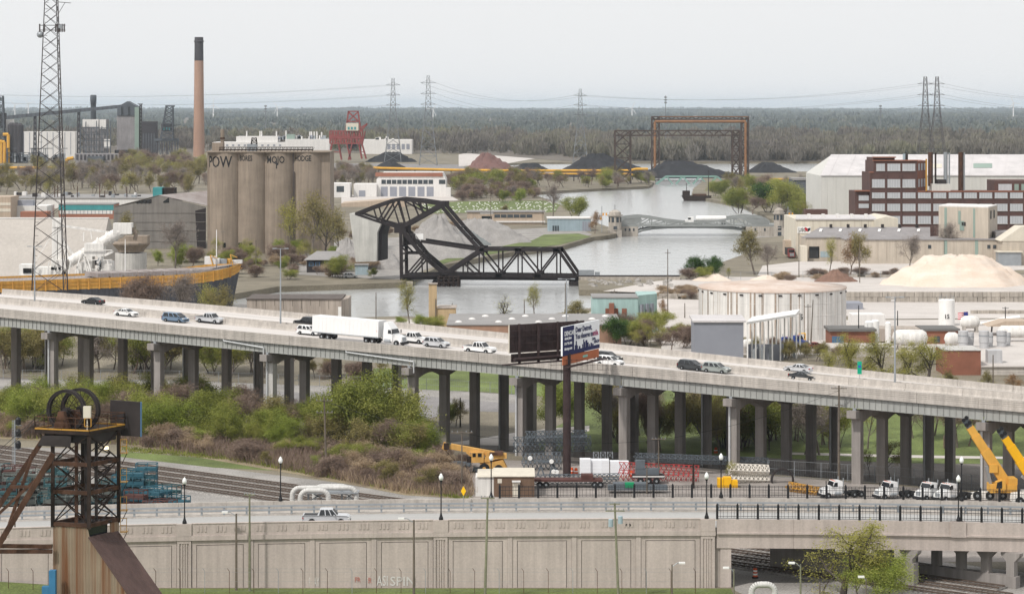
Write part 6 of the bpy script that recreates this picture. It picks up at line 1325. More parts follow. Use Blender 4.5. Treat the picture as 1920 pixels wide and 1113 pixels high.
for k in range(12): t = k/12; MB().bar(hp(lw*.95,dw*(.35+.4*(k%2)),zB+(zD-zB)*t),hp(lw*.95,dw*(.75-.4*(k%2)),zB+(zD-zB)*(t+.083)),.12).build('stair','dark_steel',HF)
# deck
o0, o1 = -1.9, lw+.25; d0, d1 = -.35, dw+.7
MB().hexa([hp(o0,d0,zD),hp(o1,d0,zD),hp(o1,d1,zD),hp(o0,d1,zD)],[hp(o0,d0,zD+.45),hp(o1,d0,zD+.45),hp(o1,d1,zD+.45),hp(o0,d1,zD+.45)]).build('deck','rust_dark',HF)
zK = zD+.45
MB().hexa([hp(o0+.6,.4,zD-1.0),hp(o1-.3,.4,zD-1.0),hp(o1-.3,dw-.4,zD-1.0),hp(o0+.6,dw-.4,zD-1.0)],[hp(o0+.6,.4,zD-.01),hp(o1-.3,.4,zD-.01),hp(o1-.3,dw-.4,zD-.01),hp(o0+.6,dw-.4,zD-.01)]).build('under_beam','dark_steel',HF)
cor = [(o0,d0),(o1,d0),(o1,d1),(o0,d1)]
for k in range(4):
    a, b = cor[k], cor[(k+1)%4]
    MB().bar(hp(*a,zK+.06),hp(*b,zK+.06),.08,.16).build('toe_board','yellow_paint',HF)
    for zz, w_ in ((1.35,.07),(.75,.05)): MB().bar(hp(*a,zK+zz),hp(*b,zK+zz),w_).build('handrail','rust' ,HF)
    n = 4
    for j in range(n+1): t = j/n; MB().bar(hp(a[0]+(b[0]-a[0])*t,a[1]+(b[1]-a[1])*t,zK),hp(a[0]+(b[0]-a[0])*t,a[1]+(b[1]-a[1])*t,zK+1.38),.08).build('rail_post','yellow_paint' if j in (0,n) else 'rust',HF)
g0 = hp(o1-.5,d0-.05,zK+.5); MB().bar(g0,g0+V(0,0,.85),.09).bar(g0+V(.7,0,0),g0+V(.7,0,.85),.09).bar(g0,g0+V(.7,0,0),.09).bar(g0+V(0,0,.85),g0+V(.7,0,.85),.09).build('safety_gate','yellow_paint',HF)
# sheave wheels
wr_ = 2.25
for off in (0.9, 2.6):
    c = hp(lw*.18+off*.25, off, zK+1.95); ax_ = e2; s1 = e1; W = MB(); n = 40
    for k in range(n):
        a, b = 6.2832*k/n, 6.2832*(k+1)/n
        for r in (wr_, wr_-.22):
            for dd in (-.16,.16): W.bar(c+ax_*dd+s1*(math.cos(a)*r)+V(0,0,math.sin(a)*r),c+ax_*dd+s1*(math.cos(b)*r)+V(0,0,math.sin(b)*r),.12)
        W.bar(c+s1*(math.cos(a)*(wr_-.11))+V(0,0,math.sin(a)*(wr_-.11)),c+s1*(math.cos(b)*(wr_-.11))+V(0,0,math.sin(b)*(wr_-.11)),.3,.22)
    wo = W.build('sheave_rim','dark_steel',HF)
    for k in range(20):
        a = 6.2832*k/20; sg = .2 if k%2 else -.2; MB().bar(c+ax_*sg+s1*(math.cos(a+.25)*.3)+V(0,0,math.sin(a+.25)*.3),c+s1*(math.cos(a)*(wr_-.2))+V(0,0,math.sin(a)*(wr_-.2)),.055).build('spoke','rust_dark',wo)
    MB().tube(c-ax_*.35,c+ax_*.35,.34,n=12).build('hub','dark_steel',wo)
    for dd in (-.75,.75):
        q = c+ax_*dd; MB().hexa([q-s1*.9+ax_*-.2-V(0,0,1.75),q+s1*.9-ax_*.2-V(0,0,1.75),q+s1*.9+ax_*.2-V(0,0,1.75),q-s1*.9+ax_*.2-V(0,0,1.75)],[q-s1*.3-ax_*.2,q+s1*.3-ax_*.2,q+s1*.3+ax_*.2,q-s1*.3+ax_*.2]).build('bearing_stand','rust',HF)
q = hp(lw*.85,.6,zK+1.9); MB().box(q,(.8,.5,1.3)).bar(q-V(0,0,.6),q-V(0,0,1.9),.12).build('control_box','cream_wall',HF)
a, b = hp(lw*.55,dw+1.3,0), hp(lw+1.9,dw+1.0,0); MB().hexa([V(a.x,a.y,hz_(829)),V(b.x,b.y,hz_(829)),V(b.x,b.y+.25,hz_(829)),V(a.x,a.y+.25,hz_(829))],[V(a.x,a.y,hz_(762)),V(b.x,b.y,hz_(763)),V(b.x,b.y+.25,hz_(763)),V(a.x,a.y+.25,hz_(762))]).build('back_panel','dark_steel',HF)
MB().hexa([V(b.x,b.y-.05,hz_(829)),V(b.x+.15,b.y-.05,hz_(829)),V(b.x+.15,b.y+.25,hz_(829)),V(b.x,b.y+.25,hz_(829))],[V(b.x,b.y-.05,hz_(763)),V(b.x+.15,b.y-.05,hz_(763)),V(b.x+.15,b.y+.25,hz_(763)),V(b.x,b.y+.25,hz_(763))]).build('panel_edge','blue_trim',HF)
# side landings
for py in (858,913,967,1008):
    q = hp(lw+.25,dw,hz_(py)); MB().b2(q.x,q.x+.75,q.y-.5,q.y+.5,q.z-.07,q.z).build('landing','yellow_paint',HF); m = MB()
    for dx in (.05,.72): m.bar(q+V(dx,-.5,0),q+V(dx,-.5,1.5),.06)
    for zz in (.75,1.5): m.bar(q+V(.02,-.5,zz),q+V(.75,-.5,zz),.06)
    m.build('landing_rail','yellow_paint',HF); MB().bar(q+V(.7,0,-.05),q+V(.1,0,-1.3),.08).build('landing_strut','rust_dark',HF)
# backstays
def sk(px, py, Y): return V(XP(px,Y),Y,ZP(py,Y))
for nm, a, b, w_ in (('backstay',sk(82,822,265.5),sk(-20,975,265),.55),('backstay',sk(100,850,263.6),sk(-14,1040,262.5),.6),('stay_brace',sk(60,855,265),sk(8,1010,264),.32),('stay_brace',sk(98,870,264),sk(-5,965,264.5),.3),('stay_brace',sk(20,912,264.5),sk(64,912,264),.3)): MB().bar(a,b,w_).build(nm,'rust',HF)
for a, b in (((98,1024),(-30,1022)),((98,1033),(-30,1033))): MB().bar(sk(*a,264.5),sk(*b,264.5),.35,.42).build('tie_beam','rust',HF)
MB().hexa([sk(70,835,265),sk(132,838,264.5),sk(132,838,266.5),sk(70,835,267)],[sk(80,816,265),sk(134,816,264.5),sk(134,816,266.5),sk(80,816,267)]).build('head_girder','dark_steel',HF)
for dy in (0,6): MB().bar(sk(108,748+dy,265),sk(-30,868+dy*2,290),.045).build('hoist_rope','black_iron',HF)
lq = hp(lw+.1,dw*.55,hz_(845)); lo = MB().box(lq,(.4,.25,.3)); 
mw = bpy.data.materials.new('lit_lamp'); mw.use_nodes = True; mw.node_tree.nodes['Principled BSDF'].inputs['Emission Color'].default_value = (1,.75,.4,1); mw.node_tree.nodes['Principled BSDF'].inputs['Emission Strength'].default_value = 4.0; MATS['lit_lamp'] = mw
lo.build('work_lamp','lit_lamp',HF)
# corrugated housing
zt0, zt1, se = zB-.3, hz_(1008), lw+9.6
def ztop_(s): return zt0 if s <= lw else max(-1.0, zt1-(s-lw)*(zt1+1.0)/(se-lw))
vs = []; fs = []; n = int(se/.17)
for k in range(n+1):
    s = se*k/n; dpt = -.09 if k%2 else .05; q = hp(s,dpt,0); vs += [(q.x,q.y,-1.0),(q.x,q.y,ztop_(s) if s > lw or s <= lw-.001 else zt0)]
fs = [(2*k,2*k+2,2*k+3,2*k+1) for k in range(n)]
MB().add(vs,fs).build('corrugated_wall','corrugated',HF)
MB().hexa([hp(-.02,.1,-1),hp(-.02,dw,-1),hp(.1,dw,-1),hp(.1,.1,-1)],[hp(-.02,.1,zt0),hp(-.02,dw,zt0),hp(.1,dw,zt0),hp(.1,.1,zt0)]).build('side_wall','corrugated',HF)
for k in range(17):     # sheets of the sloping roof
    a, b = dw*k/17+.01-.15, dw*(k+1)/17-.01-.15; MB().hexa([hp(lw,a,zt1),hp(lw,b,zt1),hp(se,b,-1.2),hp(se,a,-1.2)],[hp(lw,a,zt1+.13+.03*(k%2)),hp(lw,b,zt1+.13),hp(se+.1,b,-1.1),hp(se+.1,a,-1.1)]).build('roof_sheet','rust_roof',HF)
MB().hexa([hp(lw-.1,dw*.72,zt1),hp(lw+.05,dw*.72,zt1),hp(lw+.05,dw,zt1),hp(lw-.1,dw,zt1)],[hp(lw-.1,dw*.72,zt0+.2),hp(lw+.05,dw*.72,zt0+.2),hp(lw+.05,dw,zt0+.2),hp(lw-.1,dw,zt0+.2)]).build('end_panel','corrugated',HF)
MB().hexa([hp(lw-.35,.2,zt1),hp(lw-.3,.2,zt1),hp(lw-.3,dw*.7,zt1),hp(lw-.35,dw*.7,zt1)],[hp(lw-.35,.2,zt0),hp(lw-.3,.2,zt0),hp(lw-.3,dw*.7,zt0),hp(lw-.35,dw*.7,zt0)]).build('dark_opening','black_glass',HF)
MB().hexa([hp(0,0,zt0),hp(lw,0,zt0),hp(lw,dw,zt0),hp(0,dw,zt0)],[hp(0,0,zt0+.08),hp(lw,0,zt0+.08),hp(lw,dw,zt0+.08),hp(0,dw,zt0+.08)]).build('housing_top','rust_dark',HF)
mat('equipment_blue',(0.04,0.16,0.30),var=.15)
q = V(XP(94,262),263.5,0); o = thing('blue_cabinet','blue machine cabinet beside the corrugated housing','cabinet',q); MB().b2(q.x-.35,q.x+.35,q.y-.4,q.y+.4,-.5,ZP(1068,263.5)).build('cabinet','equipment_blue',o); MB().b2(q.x-1.1,q.x-.36,q.y-.4,q.y+.4,-.5,ZP(1098,263.5)).build('base','equipment_blue',o)
# grassy bank at the left of the housing
MB().add([(-62,272,.02),(-48,272,.02),(-48,291.4,.03),(-62,291.4,.9)],[(0,1,2,3)]).build('grass_bank','grass',kind='structure')
# ---------------------------------------------------------------- poles and fence along the wall
upole('lamp_pole',443,1106,962,'wooden lamp pole before the wall left of the pickup',lamp=-1.2)
mat('pole_green',(0.20,0.20,0.135),var=.2,scale=1.5,streak=.2)
upole('utility_pole',468,1107,925,'tall greenish wooden pole left of the silver pickup',arms=((.99,1.3),),r=.15,m='pole_green'); upole('lamp_pole',776,1125,974,'dark wooden lamp pole in front of the graffiti wall',lamp=-1.3); upole('utility_pole',909,1128,932,'leaning greenish pole with small crossarm before the wall',arms=((.995,1.6),),r=.17,m='pole_green',lean=.028)
upole('utility_pole',1160,1128,942,'leaning pole carrying two transformers before the wall',arms=((.99,1.2),(.92,2.2)),r=.17,m='pole_green',lean=-.04,trans=2); upole('lamp_pole',1260,1150,1057,'short lamp pole at the wall foot near the bridge',lamp=1.0,r=.11); upole('lamp_pole',1501,1150,1057,'short greenish lamp pole before the dark pier',lamp=-.9,r=.13,m='pole_green'); upole('lamp_pole',1376,1140,1066,'short lamp pole beside the railway under the bridge',lamp=-.8,r=.1,m='pole_green'); upole('lamp_pole',1624,1150,1083,'small lamp pole in front of the yellow-green bush',lamp=-.5,r=.1); upole('utility_pole',28,1092,965,'grey pole behind the rusty backstays',r=.13)
upole('utility_pole',1537,1150,1090,'stub post with dark box before the pier',r=.14); upole('utility_pole',612,885,745,'dark leaning pole with crossarm in the brush slope',arms=((.96,2.6),(.80,2.6)),lean=-.03,z=None,r=.18); upole('utility_pole',1573,908,722,'tall grey pole with crossarms in front of the viaduct',arms=((.97,2.4),(.80,1.2)),r=.2,z=None); upole('utility_pole',1235,905,820,'pole with crossarm behind the red lattice boom',arms=((.97,2.2),),r=.14,z=None); upole('utility_pole',866,925,808,'grey pole with long arm beside the old yellow crane',arms=((.98,3.2),),r=.13,z=None); upole('utility_pole',1300,915,868,'dark post behind the yard fence',r=.2,m='rust_dark',z=None); upole('utility_pole',1213,925,872,'wooden post before the black trailer',r=.12,z=None)
def wire(lab, pts, sag=.6, r=.02):
    m = MB()
    for a, b in zip(pts[:-1],pts[1:]):
        pr = a
        for k in range(1,11): t = k/10; q = a.lerp(b,t)-V(0,0,sag*4*t*(1-t)); m.bar(pr,q,r*2); pr = q
    tag(m.build('overhead_wire','black_iron'),lab,'wire')
T_ = lambda px, py, z, pt: (lambda P: V(P.x,P.y,P.z+(py-pt)*P.y/F))(G(px,py,z))
a, b, c = T_(603,885,None,750), T_(866,925,None,812), T_(1235,905,None,824)
wire('overhead wires from the brush slope pole to the grey arm pole',[a,b]); wire('overhead wires from the crossarm pole to the tall grey pole',[c,T_(1573,908,None,732)],.9)
wire('overhead wires slung from the arm pole to the crossarm pole',[b,c],1.0)
FN = thing('wall_fence','wire fence with bent-top rusty posts along the wall foot','fence',(-10,288.5,0)); rw_ = MB()
for px in list(range(-30,1330,46)):
    x = XP(px,288.5); MB().bar((x,288.5,-.2),(x,288.5,2.6),.06).bar((x,288.5,2.6),(x-.25,288.5,2.95),.05).build('post','rust' if px%3 else 'galvanised',FN)
for z in (.3,1.4,2.5,2.9): rw_.bar((XP(-30,288.5),288.5,z),(XP(1330,288.5),288.5,z),.018)
rw_.build('wire','galvanised',FN)
mat('spray_white',(0.58,0.56,0.54),var=.1); mat('spray_red',(0.45,0.20,0.17),var=.1)
for body, px, py, s_, mm, sx in (('PRAY',579,1098,1.5,'spray_white',.35),('ASI',706,1097,1.7,'spray_white',.6),('SPIN',731,1097,1.55,'spray_white',1.0),('RN',690,1092,.9,'spray_red',.8),('FR',665,1090,.8,'spray_red',.8),('ego',1169,985,.55,'black_iron',1.1)):
    text(body,s_,mm,WALL,V(XP(px,291.9),291.93 if py > 1000 else 291.84,ZP(py,291.9)),th=.03,name='graffiti',sx=sx,bold=.02)
# traffic barrel and pipe loops
mat('barrel_orange',(0.60,0.10,0.03),var=.08)
q = G(1416,1083,0); o = thing('traffic_barrel','orange and white striped traffic barrel beside the tracks','barrel',q)
for k in range(5): MB().lathe([(.3-.012*k,.2+.2*k),(.3-.012*k-.01,.4+.2*k)],(q.x,q.y,0),14,close=True).build('band','barrel_orange' if k%2 == 0 else 'white_paint',o)
MB().lathe([(.4,-.05),(.4,.15),(.3,.2)],(q.x,q.y,0),14,close=True).build('base','rubber',o)
mat('pipe_lagging',(0.56,0.55,0.53),var=.1,scale=1.5,rough=.5,streak=.1)
def ploop(m, P, Q, hh, r):
    n = 7; pts = [P]; d = (Q-P).normalized(); R_ = min(1.0,(Q-P).length/3)
    for k in range(n): a = math.pi/2*k/(n-1); pts.append(P+d*(R_*(1-math.cos(a)))+V(0,0,hh-R_+R_*math.sin(a)))
    for k in range(n): a = math.pi/2*k/(n-1); pts.append(Q-d*(R_*(1-math.sin(a)))+V(0,0,hh-R_+R_*math.cos(a)))
    pts.append(Q); m.path(pts,r,10)
    for a, b in zip(pts[:-1],pts[1:]):
        L_ = (b-a).length
        for t in np.arange(.25,L_,.5): q = a.lerp(b,t/L_); m.tube(q-(b-a).normalized()*.04,q+(b-a).normalized()*.04,r*1.07,n=10)
o = thing('steam_pipe','white lagged pipe loop below the bridge','pipe',(XP(1430,276),276,0)); m = MB(); ploop(m,V(XP(1409,276),276,-.5),V(XP(1453,276),276,-.5),ZP(1095,276)+.5,.35); m.build('pipe','pipe_lagging',o,auto=True)
o = thing('steam_pipe_bridge','pair of silver lagged pipes arching over the tracks on a steel frame','pipe bridge',(XP(610,322),322,0)); Y = 322.0
for (a, b), yy, zt_ in (((548,668),Y,ZP(914,Y)),((563,616),Y-4,ZP(919,Y-4)),((590,655),Y+3,ZP(911,Y+3))):
    m = MB(); P, Q = V(XP(a,yy),yy,-.4), V(XP(b,yy),yy,-.4); ploop(m,P,Q,zt_+.4,.33); m.build('pipe','pipe_lagging',o,auto=True)
for x in (577,612,640,667): MB().bar((XP(x,Y),Y+1,-.3),(XP(x,Y),Y+1,ZP(921,Y)),.25).build('frame_leg','galvanised',o)
for a, b in ((577,612),(640,667)): MB().bar((XP(a,Y),Y+1,ZP(921,Y)),(XP(b,Y),Y+1,ZP(942,Y)),.14).bar((XP(b,Y),Y+1,ZP(921,Y)),(XP(a,Y),Y+1,ZP(942,Y)),.14).build('frame_brace','galvanised',o)
MB().b2(XP(574,Y),XP(672,Y),Y-.5,Y+2,ZP(922,Y)-.15,ZP(920.5,Y)-.1).build('frame_beam','galvanised',o)
# railway signal
q = G(28,880,0); o = thing('railway_signal','railway signal mast with three black lamp heads and ladder','railway signal',q); s_ = q.y/F; zf = lambda py: ZP(py,q.y)
MB().tube(q,V(q.x,q.y,zf(787)),.1,n=6).build('mast','galvanised',o); m = MB()
for dx in (-.45,-.2): m.bar(q+V(dx,.1,0),V(q.x+dx,q.y+.1,zf(787)),.06)
for z in np.arange(.4,zf(787),.4): m.bar(q+V(-.45,.1,z),q+V(-.2,.1,z),.04)
m.build('ladder','galvanised',o)
for py in (789,811,833):
    c = V(q.x+.55,q.y-.2,zf(py)); MB().lathe([(.05,-.62),(.42,-.5),(.45,.3),(.25,.62),(.03,.68)],c,12,close=True).build('signal_head','black_iron',o); MB().b2(c.x-.6,c.x+.45,c.y+.1,c.y+.5,c.z-.72,c.z-.66).build('platform','galvanised',o)
# stacked racks in the storage yard
mat('rack_teal',(0.03,0.085,0.095),var=.25,scale=.6); mat('rack_blue',(0.03,0.10,0.135),var=.2,scale=.6); mat('rack_grey',(0.12,0.135,0.125),var=.3,scale=.6); mat('rack_maroon',(0.09,0.04,0.035),var=.3,scale=.6)
rg = random.Random(21); racks = {}
for mm in ('rack_teal','rack_blue','rack_grey','rack_maroon','rust_dark'):
    m = MB(); Lr, Wr, Hr = 3.0, 1.4, 1.1
    for x in (-Lr/2,0,Lr/2):
        for y in (-Wr/2,Wr/2): m.bar((x,y,0),(x,y,Hr),.1)
    for z in (.1,Hr-.05):
        for y in (-Wr/2,Wr/2): m.bar((-Lr/2,y,z),(Lr/2,y,z),.11)
        for x in (-Lr/2,Lr/2): m.bar((x,-Wr/2,z),(x,Wr/2,z),.1)
    o = thing('storage_rack','','rack'); m.build('frame',mm,o); MB().b2(-Lr/2+.06,Lr/2-.06,-Wr/2+.06,Wr/2-.06,.16,.3+.25*rg.random()).build('load',mm,o); racks[mm] = [o,False]
adj = {'rack_teal':'dark teal','rack_blue':'bright teal blue','rack_grey':'weathered grey-green','rack_maroon':'dark maroon','rust_dark':'rusty brown'}
def rack(mm, x, y, z, rz, where):
    r = racks[mm]; lab = '%s steel storage rack stacked %s' % (adj[mm], where); gr = '%s storage racks %s' % (adj[mm], where)
    if not r[1]: place(r[0],(x,y,z),rz); r[0]['label'] = lab; r[0]['group'] = gr; r[1] = True
    else: dup(r[0],(x,y,z),rz,None,lab,gr)
for k in range(40):
    px = rg.uniform(-10,215); py = rg.uniform(925,975); q = G(px,py,0)
    if q.y < 309: q.y = 309+rg.random()*6; q.x = XP(px,q.y)
    for j in range(rg.choice((2,3,4,5)) if px < 120 else rg.choice((2,3,3,4))): rack(rg.choice(('rack_teal','rack_grey','rack_grey','rust_dark','rack_maroon','rack_grey')),q.x,q.y,1.13*j,rg.choice((0.0,.1,-.05,1.57)),'behind the mine headframe')
for px, py, n, mm in ((232,948,3,'rack_blue'),(250,952,4,'rack_blue'),(268,950,3,'rack_teal'),(255,962,2,'rack_maroon'),(285,958,2,'rack_blue'),(300,955,2,'rack_blue'),(318,952,2,'rack_teal'),(335,958,1,'rack_blue'),(275,940,4,'rack_blue'),(240,940,3,'rack_teal'),(310,965,1,'rack_maroon'),(290,968,1,'rack_maroon')):
    q = G(px,py,0); q.y = max(q.y,309); q.x = XP(px,q.y)
    for j in range(n+1): rack(mm,q.x,q.y,1.13*j,-.35 if n < 4 else 0,'beside the railway near the street lamp')
q = V(XP(869,304.8),304.8,0); o = thing('warning_sign','yellow diamond warning sign on a steel post','sign',V(q.x,q.y,zt(q.x)-.9)); z = zt(q.x)-.9; MB().tube((q.x,q.y,z),(q.x,q.y,z+2.9),.04,n=5).build('post','galvanised',o)
c = V(q.x,q.y-.08,z+2.35); mat('sign_yellow',(0.85,0.50,0.01),var=.03); MB().prism([c+V(-.32,0,0),c+V(0,0,-.62),c+V(.32,0,0),c+V(0,0,.62)],(0,.03,0)).build('diamond','sign_yellow',o)
# ---------------------------------------------------------------- billboard
mat('bill_steel',(0.042,0.026,0.026),var=.3,scale=.8,rough=.8); mat('bill_white',(0.76,0.78,0.80),var=.03,scale=.4); mat('bill_navy',(0.018,0.022,0.085),var=.08); mat('bill_orange',(0.42,0.13,0.055),var=.08,scale=.5); mat('bill_magenta',(0.30,0.02,0.10),var=.05); mat('bill_teal',(0.25,0.5,0.42),var=.05)
bb = G(1063,892,0); BB = thing('billboard','two-sided dental billboard on a tall brown steel post above the crane yard','billboard',bb)
zpl = ZP(680,bb.y); MB().tube(bb-V(0,0,.4),V(bb.x,bb.y,zpl+1.5),.62,.6,18).build('post','bill_steel',BB,auto=True)
A_ = V(XP(1055,bb.y-2.5),bb.y-2.5,0); B_ = V(XP(1124,bb.y+10.5),bb.y+10.5,0); zb_, zt_ = ZP(667,A_.y)+.2, ZP(613,A_.y)
zb_ = ZP(667.5,A_.y); u_ = (B_-A_).normalized(); n_ = V(u_.y,-u_.x,0); LL_ = (B_-A_).length; hh_ = zt_-zb_
def bq(s, z, d=0): q = A_+u_*s+n_*d; return V(q.x,q.y,zb_+z)
def brect(s0,s1,z0,z1,d,mm,nm,th=.04): return MB().hexa([bq(s0,z0,d),bq(s1,z0,d),bq(s1,z0,d-th),bq(s0,z0,d-th)],[bq(s0,z1,d),bq(s1,z1,d),bq(s1,z1,d-th),bq(s0,z1,d-th)]).build(nm,mm,BB)
brect(0,LL_,0,hh_,0,'bill_white','ad_face',.3); brect(0,LL_*.30,0,hh_,.03,'bill_navy','ad_panel'); brect(LL_*.30,LL_,0,.62,.03,'bill_navy','ad_panel')
for k, (s0, w_, h_) in enumerate(((.32,.02,1.3),(.345,.03,1.9),(.38,.02,1.2),(.43,.04,1.0),(.52,.02,1.2),(.55,.025,1.9),(.58,.02,1.5),(.61,.05,1.7),(.665,.03,1.3),(.71,.02,1.0),(.75,.04,1.1),(.80,.03,.9))): brect(LL_*s0,LL_*(s0+w_),.621,h_,.03,'bill_navy','skyline')
for body, s, z, sz, mm, sx in (('DENCAP',.035,3.05,.95,'bill_white',1.02),('dental plans',.04,2.45,.55,'bill_white',1.0),('313-972-1400',.035,1.65,.5,'bill_white',1.02),('dencap.com',.035,.85,.58,'bill_white',1.05),('Dear Detroit,',.335,3.25,1.15,'bill_navy',1.0),('You deserve to',.335,2.2,1.15,'bill_navy',.95),('smile.',.80,2.2,1.2,'bill_magenta',.85),('Love,',.79,1.55,.62,'bill_navy',1.0),('DENCAP',.84,.98,.62,'bill_navy',.85)):
    text(body,sz,mm,BB,bq(LL_*s,z,.05),xdir=u_,th=.03,name='lettering',sx=sx,bold=.035)
brect(.3,LL_,-1.45,-.12,-.1,'bill_orange','apron_board',.12); brect(LL_*.55,LL_*.68,-.95,-.6,-.04,'bill_teal','owner_plate')
C0 = V(XP(955,bb.y+1),bb.y+1,0); D0 = V(XP(1096,bb.y+9),bb.y+9,0); zb2, zt2 = ZP(662,C0.y), ZP(609,C0.y)
u2 = (D0-C0).normalized(); n2 = V(u2.y,-u2.x,0); L2 = (D0-C0).length
def cq(s,z,d=0): q = C0+u2*s+n2*d; return V(q.x,q.y,zb2+z)
def crect(s0,s1,z0,z1,d,mm,nm,th=.1): return MB().hexa([cq(s0,z0,d),cq(s1,z0,d),cq(s1,z0,d-th),cq(s0,z0,d-th)],[cq(s0,z1,d),cq(s1,z1,d),cq(s1,z1,d-th),cq(s0,z1,d-th)]).build(nm,mm,BB)
h2 = zt2-zb2
for k in range(14): crect(L2*k/14+.02,L2*(k+1)/14-.02,0,h2,0,'bill_steel','back_sheet',.12+.03*(k%2))
for s in (.11,.36,.62,.88): crect(L2*s,L2*s+.28,-1.6,h2+.1,.45,'bill_steel','upright',.4)
for z in (.1,1.35,2.5,3.3): crect(0,L2,z,z+.12,.22,'bill_steel','stringer',.15)
crect(-.05,.02,0,h2,.05,'cream_wall','edge_trim',.25)
crect(.4,L2,-1.45,-.15,-.05,'bill_steel','lower_board',.1)
MB().tube(cq(.5,-1.0,.6),cq(L2*.9,-.9,.6),.28,n=10).build('torsion_tube','bill_steel',BB); crect(-1.5,L2,-1.75,-1.6,1.0,'bill_steel','catwalk',.9)
brect(.2,LL_+1.5,-1.8,-1.65,.9,'bill_steel','catwalk',.8); m = MB()
for s in np.arange(-2.5,6.5,.8): q = V(bb.x+s,bb.y-1.6,zpl-.9); m.bar(q,q+V(0,0,1.6),.05)
for z in (-.9,-.2,.6): m.bar(V(bb.x-2.6,bb.y-1.6,zpl+z),V(bb.x+6.2,bb.y-1.6,zpl+z),.05)
m.build('platform_rail','bill_steel',BB)
# ---------------------------------------------------------------- crane yard
mat('crane_yellow',(0.66,0.36,0.07),var=.10,scale=.6,streak=.1); mat('crane_orange',(0.60,0.34,0.10),var=.12,scale=.8,streak=.2); mat('bright_yellow',(0.75,0.40,0.01),var=.06); mat('lattice_grey',(0.13,0.15,0.17),var=.2,metal=.3,rough=.5); mat('lattice_red',(0.38,0.05,0.05),var=.15); mat('lattice_white',(0.66,0.62,0.56),var=.12); mat('wrap_white',(0.74,0.75,0.78),var=.05,scale=.6,stretch=(.4,.4,4)); mat('shed_brown',(0.15,0.095,0.065),var=.12,streak=.15)
def wheel(o, c, r, w_, axis='y', rim='galvanised', nm='wheel'):
    t = MB().lathe([(r*.55,-w_/2),(r*.93,-w_/2),(r,-w_*.3),(r,w_*.3),(r*.93,w_/2),(r*.55,w_/2)],c,18,axis=axis,close=True).build(nm,'rubber',o)
    MB().lathe([(.02,-w_*.52),(r*.3,-w_*.52),(r*.56,-w_*.42),(r*.56,w_*.42),(r*.3,w_*.52),(.02,w_*.52)],c,14,axis=axis,close=True).build('rim',rim,t); return t
def sec(lab, a, b, w0, n, m, group=None, nm='boom_section', r=.1, rb=.06):
    o = thing(nm,lab,'crane section',(Vector(a)+Vector(b))/2-V(0,0,w0/2),group); mb = MB(); lattice(mb,a,b,w0,w0,n,r,rb); mb.build('lattice',m,o)
    d = (Vector(b)-Vector(a)).normalized()
    for e in (a,b): MB().box(Vector(e)+d*0,(.12,w0,w0),math.atan2(d.y,d.x)).build('end_frame',m,o) if 0 else None
    return o
def yz(px, py, z): return G(px,py,z)
def gs(px, pb, hpx): P = G(px,pb); return P+V(0,0,hpx*P.y/F)
# old yellow rough-terrain crane
q = G(912,886); Y = q.y; g = lambda x, y, d=0: V(XP(x,Y+d),Y+d,ZP(y,Y+d)); o = thing('old_crane','old faded yellow rough-terrain crane with lowered boom beside the brush','crane',q)
MB().prism([g(842,841),g(846,832),g(918,845),g(945,851),g(945,857),g(916,855),g(868,846)],(0,1.0,0)).build('boom','crane_orange',o); MB().prism([g(828,840),g(832,829),g(841,832),g(838,845),g(832,843)],(0,.9,0)).build('boom_head','crane_orange',o); MB().box(g(837,836,-.05),(.8,.6,1.0)).build('sheave_block','rust_dark',o)
MB().b2(XP(884,Y),XP(907,Y),Y-.6,Y+1.0,ZP(866,Y),ZP(847,Y)).build('cab','crane_orange',o); MB().b2(XP(886,Y),XP(892,Y),Y-.65,Y-.6,ZP(855,Y),ZP(848,Y)).b2(XP(896,Y),XP(903,Y),Y-.65,Y-.6,ZP(855,Y),ZP(848,Y)).build('cab_window','black_glass',o)
MB().prism([g(905,866,-.4),g(914,848,-.4),g(950,852,-.4),g(950,859,-.4),g(928,860,-.4),g(920,866,-.4)],(0,2.2,0)).build('counterweight','crane_orange',o); MB().b2(XP(918,Y),XP(943,Y),Y-.7,Y+1.8,ZP(852,Y),ZP(847,Y)).build('winch','rust',o)
MB().prism([g(902,884,-.6),g(900,869,-.6),g(916,868,-.6),g(943,862,-.6),g(951,878,-.6),g(948,885,-.6),g(926,885,-.6)],(0,2.4,0)).build('chassis','crane_orange',o); wheel(o,(XP(908,Y),Y-.9,.82),.82,.6,rim='crane_orange'); wheel(o,(XP(935,Y),Y-.9,.7),.7,.5,rim='crane_orange'); MB().bar(g(875,847,-.2),g(884,854,-.2),.3).build('lift_cylinder','crane_orange',o)
MB().b2(XP(875,Y),XP(892,Y),Y-.4,Y+1,ZP(866,Y),ZP(857,Y)).build('engine_box','rust_dark',o); m = MB(); rg = random.Random(4)
for k in range(30): x = rg.uniform(852,900); m.box(g(x,rg.uniform(866,884),rg.uniform(-1,1)),(rg.uniform(.4,1.6),.6,rg.uniform(.2,.7)))
tag(m.build('scrap_heap','lattice_grey',kind='stuff'),'heap of scrap parts beside the old yellow crane','scrap'); MB().bar(g(836,845,-.1),g(858,868,-.1),.12).build('hook_rope','rust_dark',o)
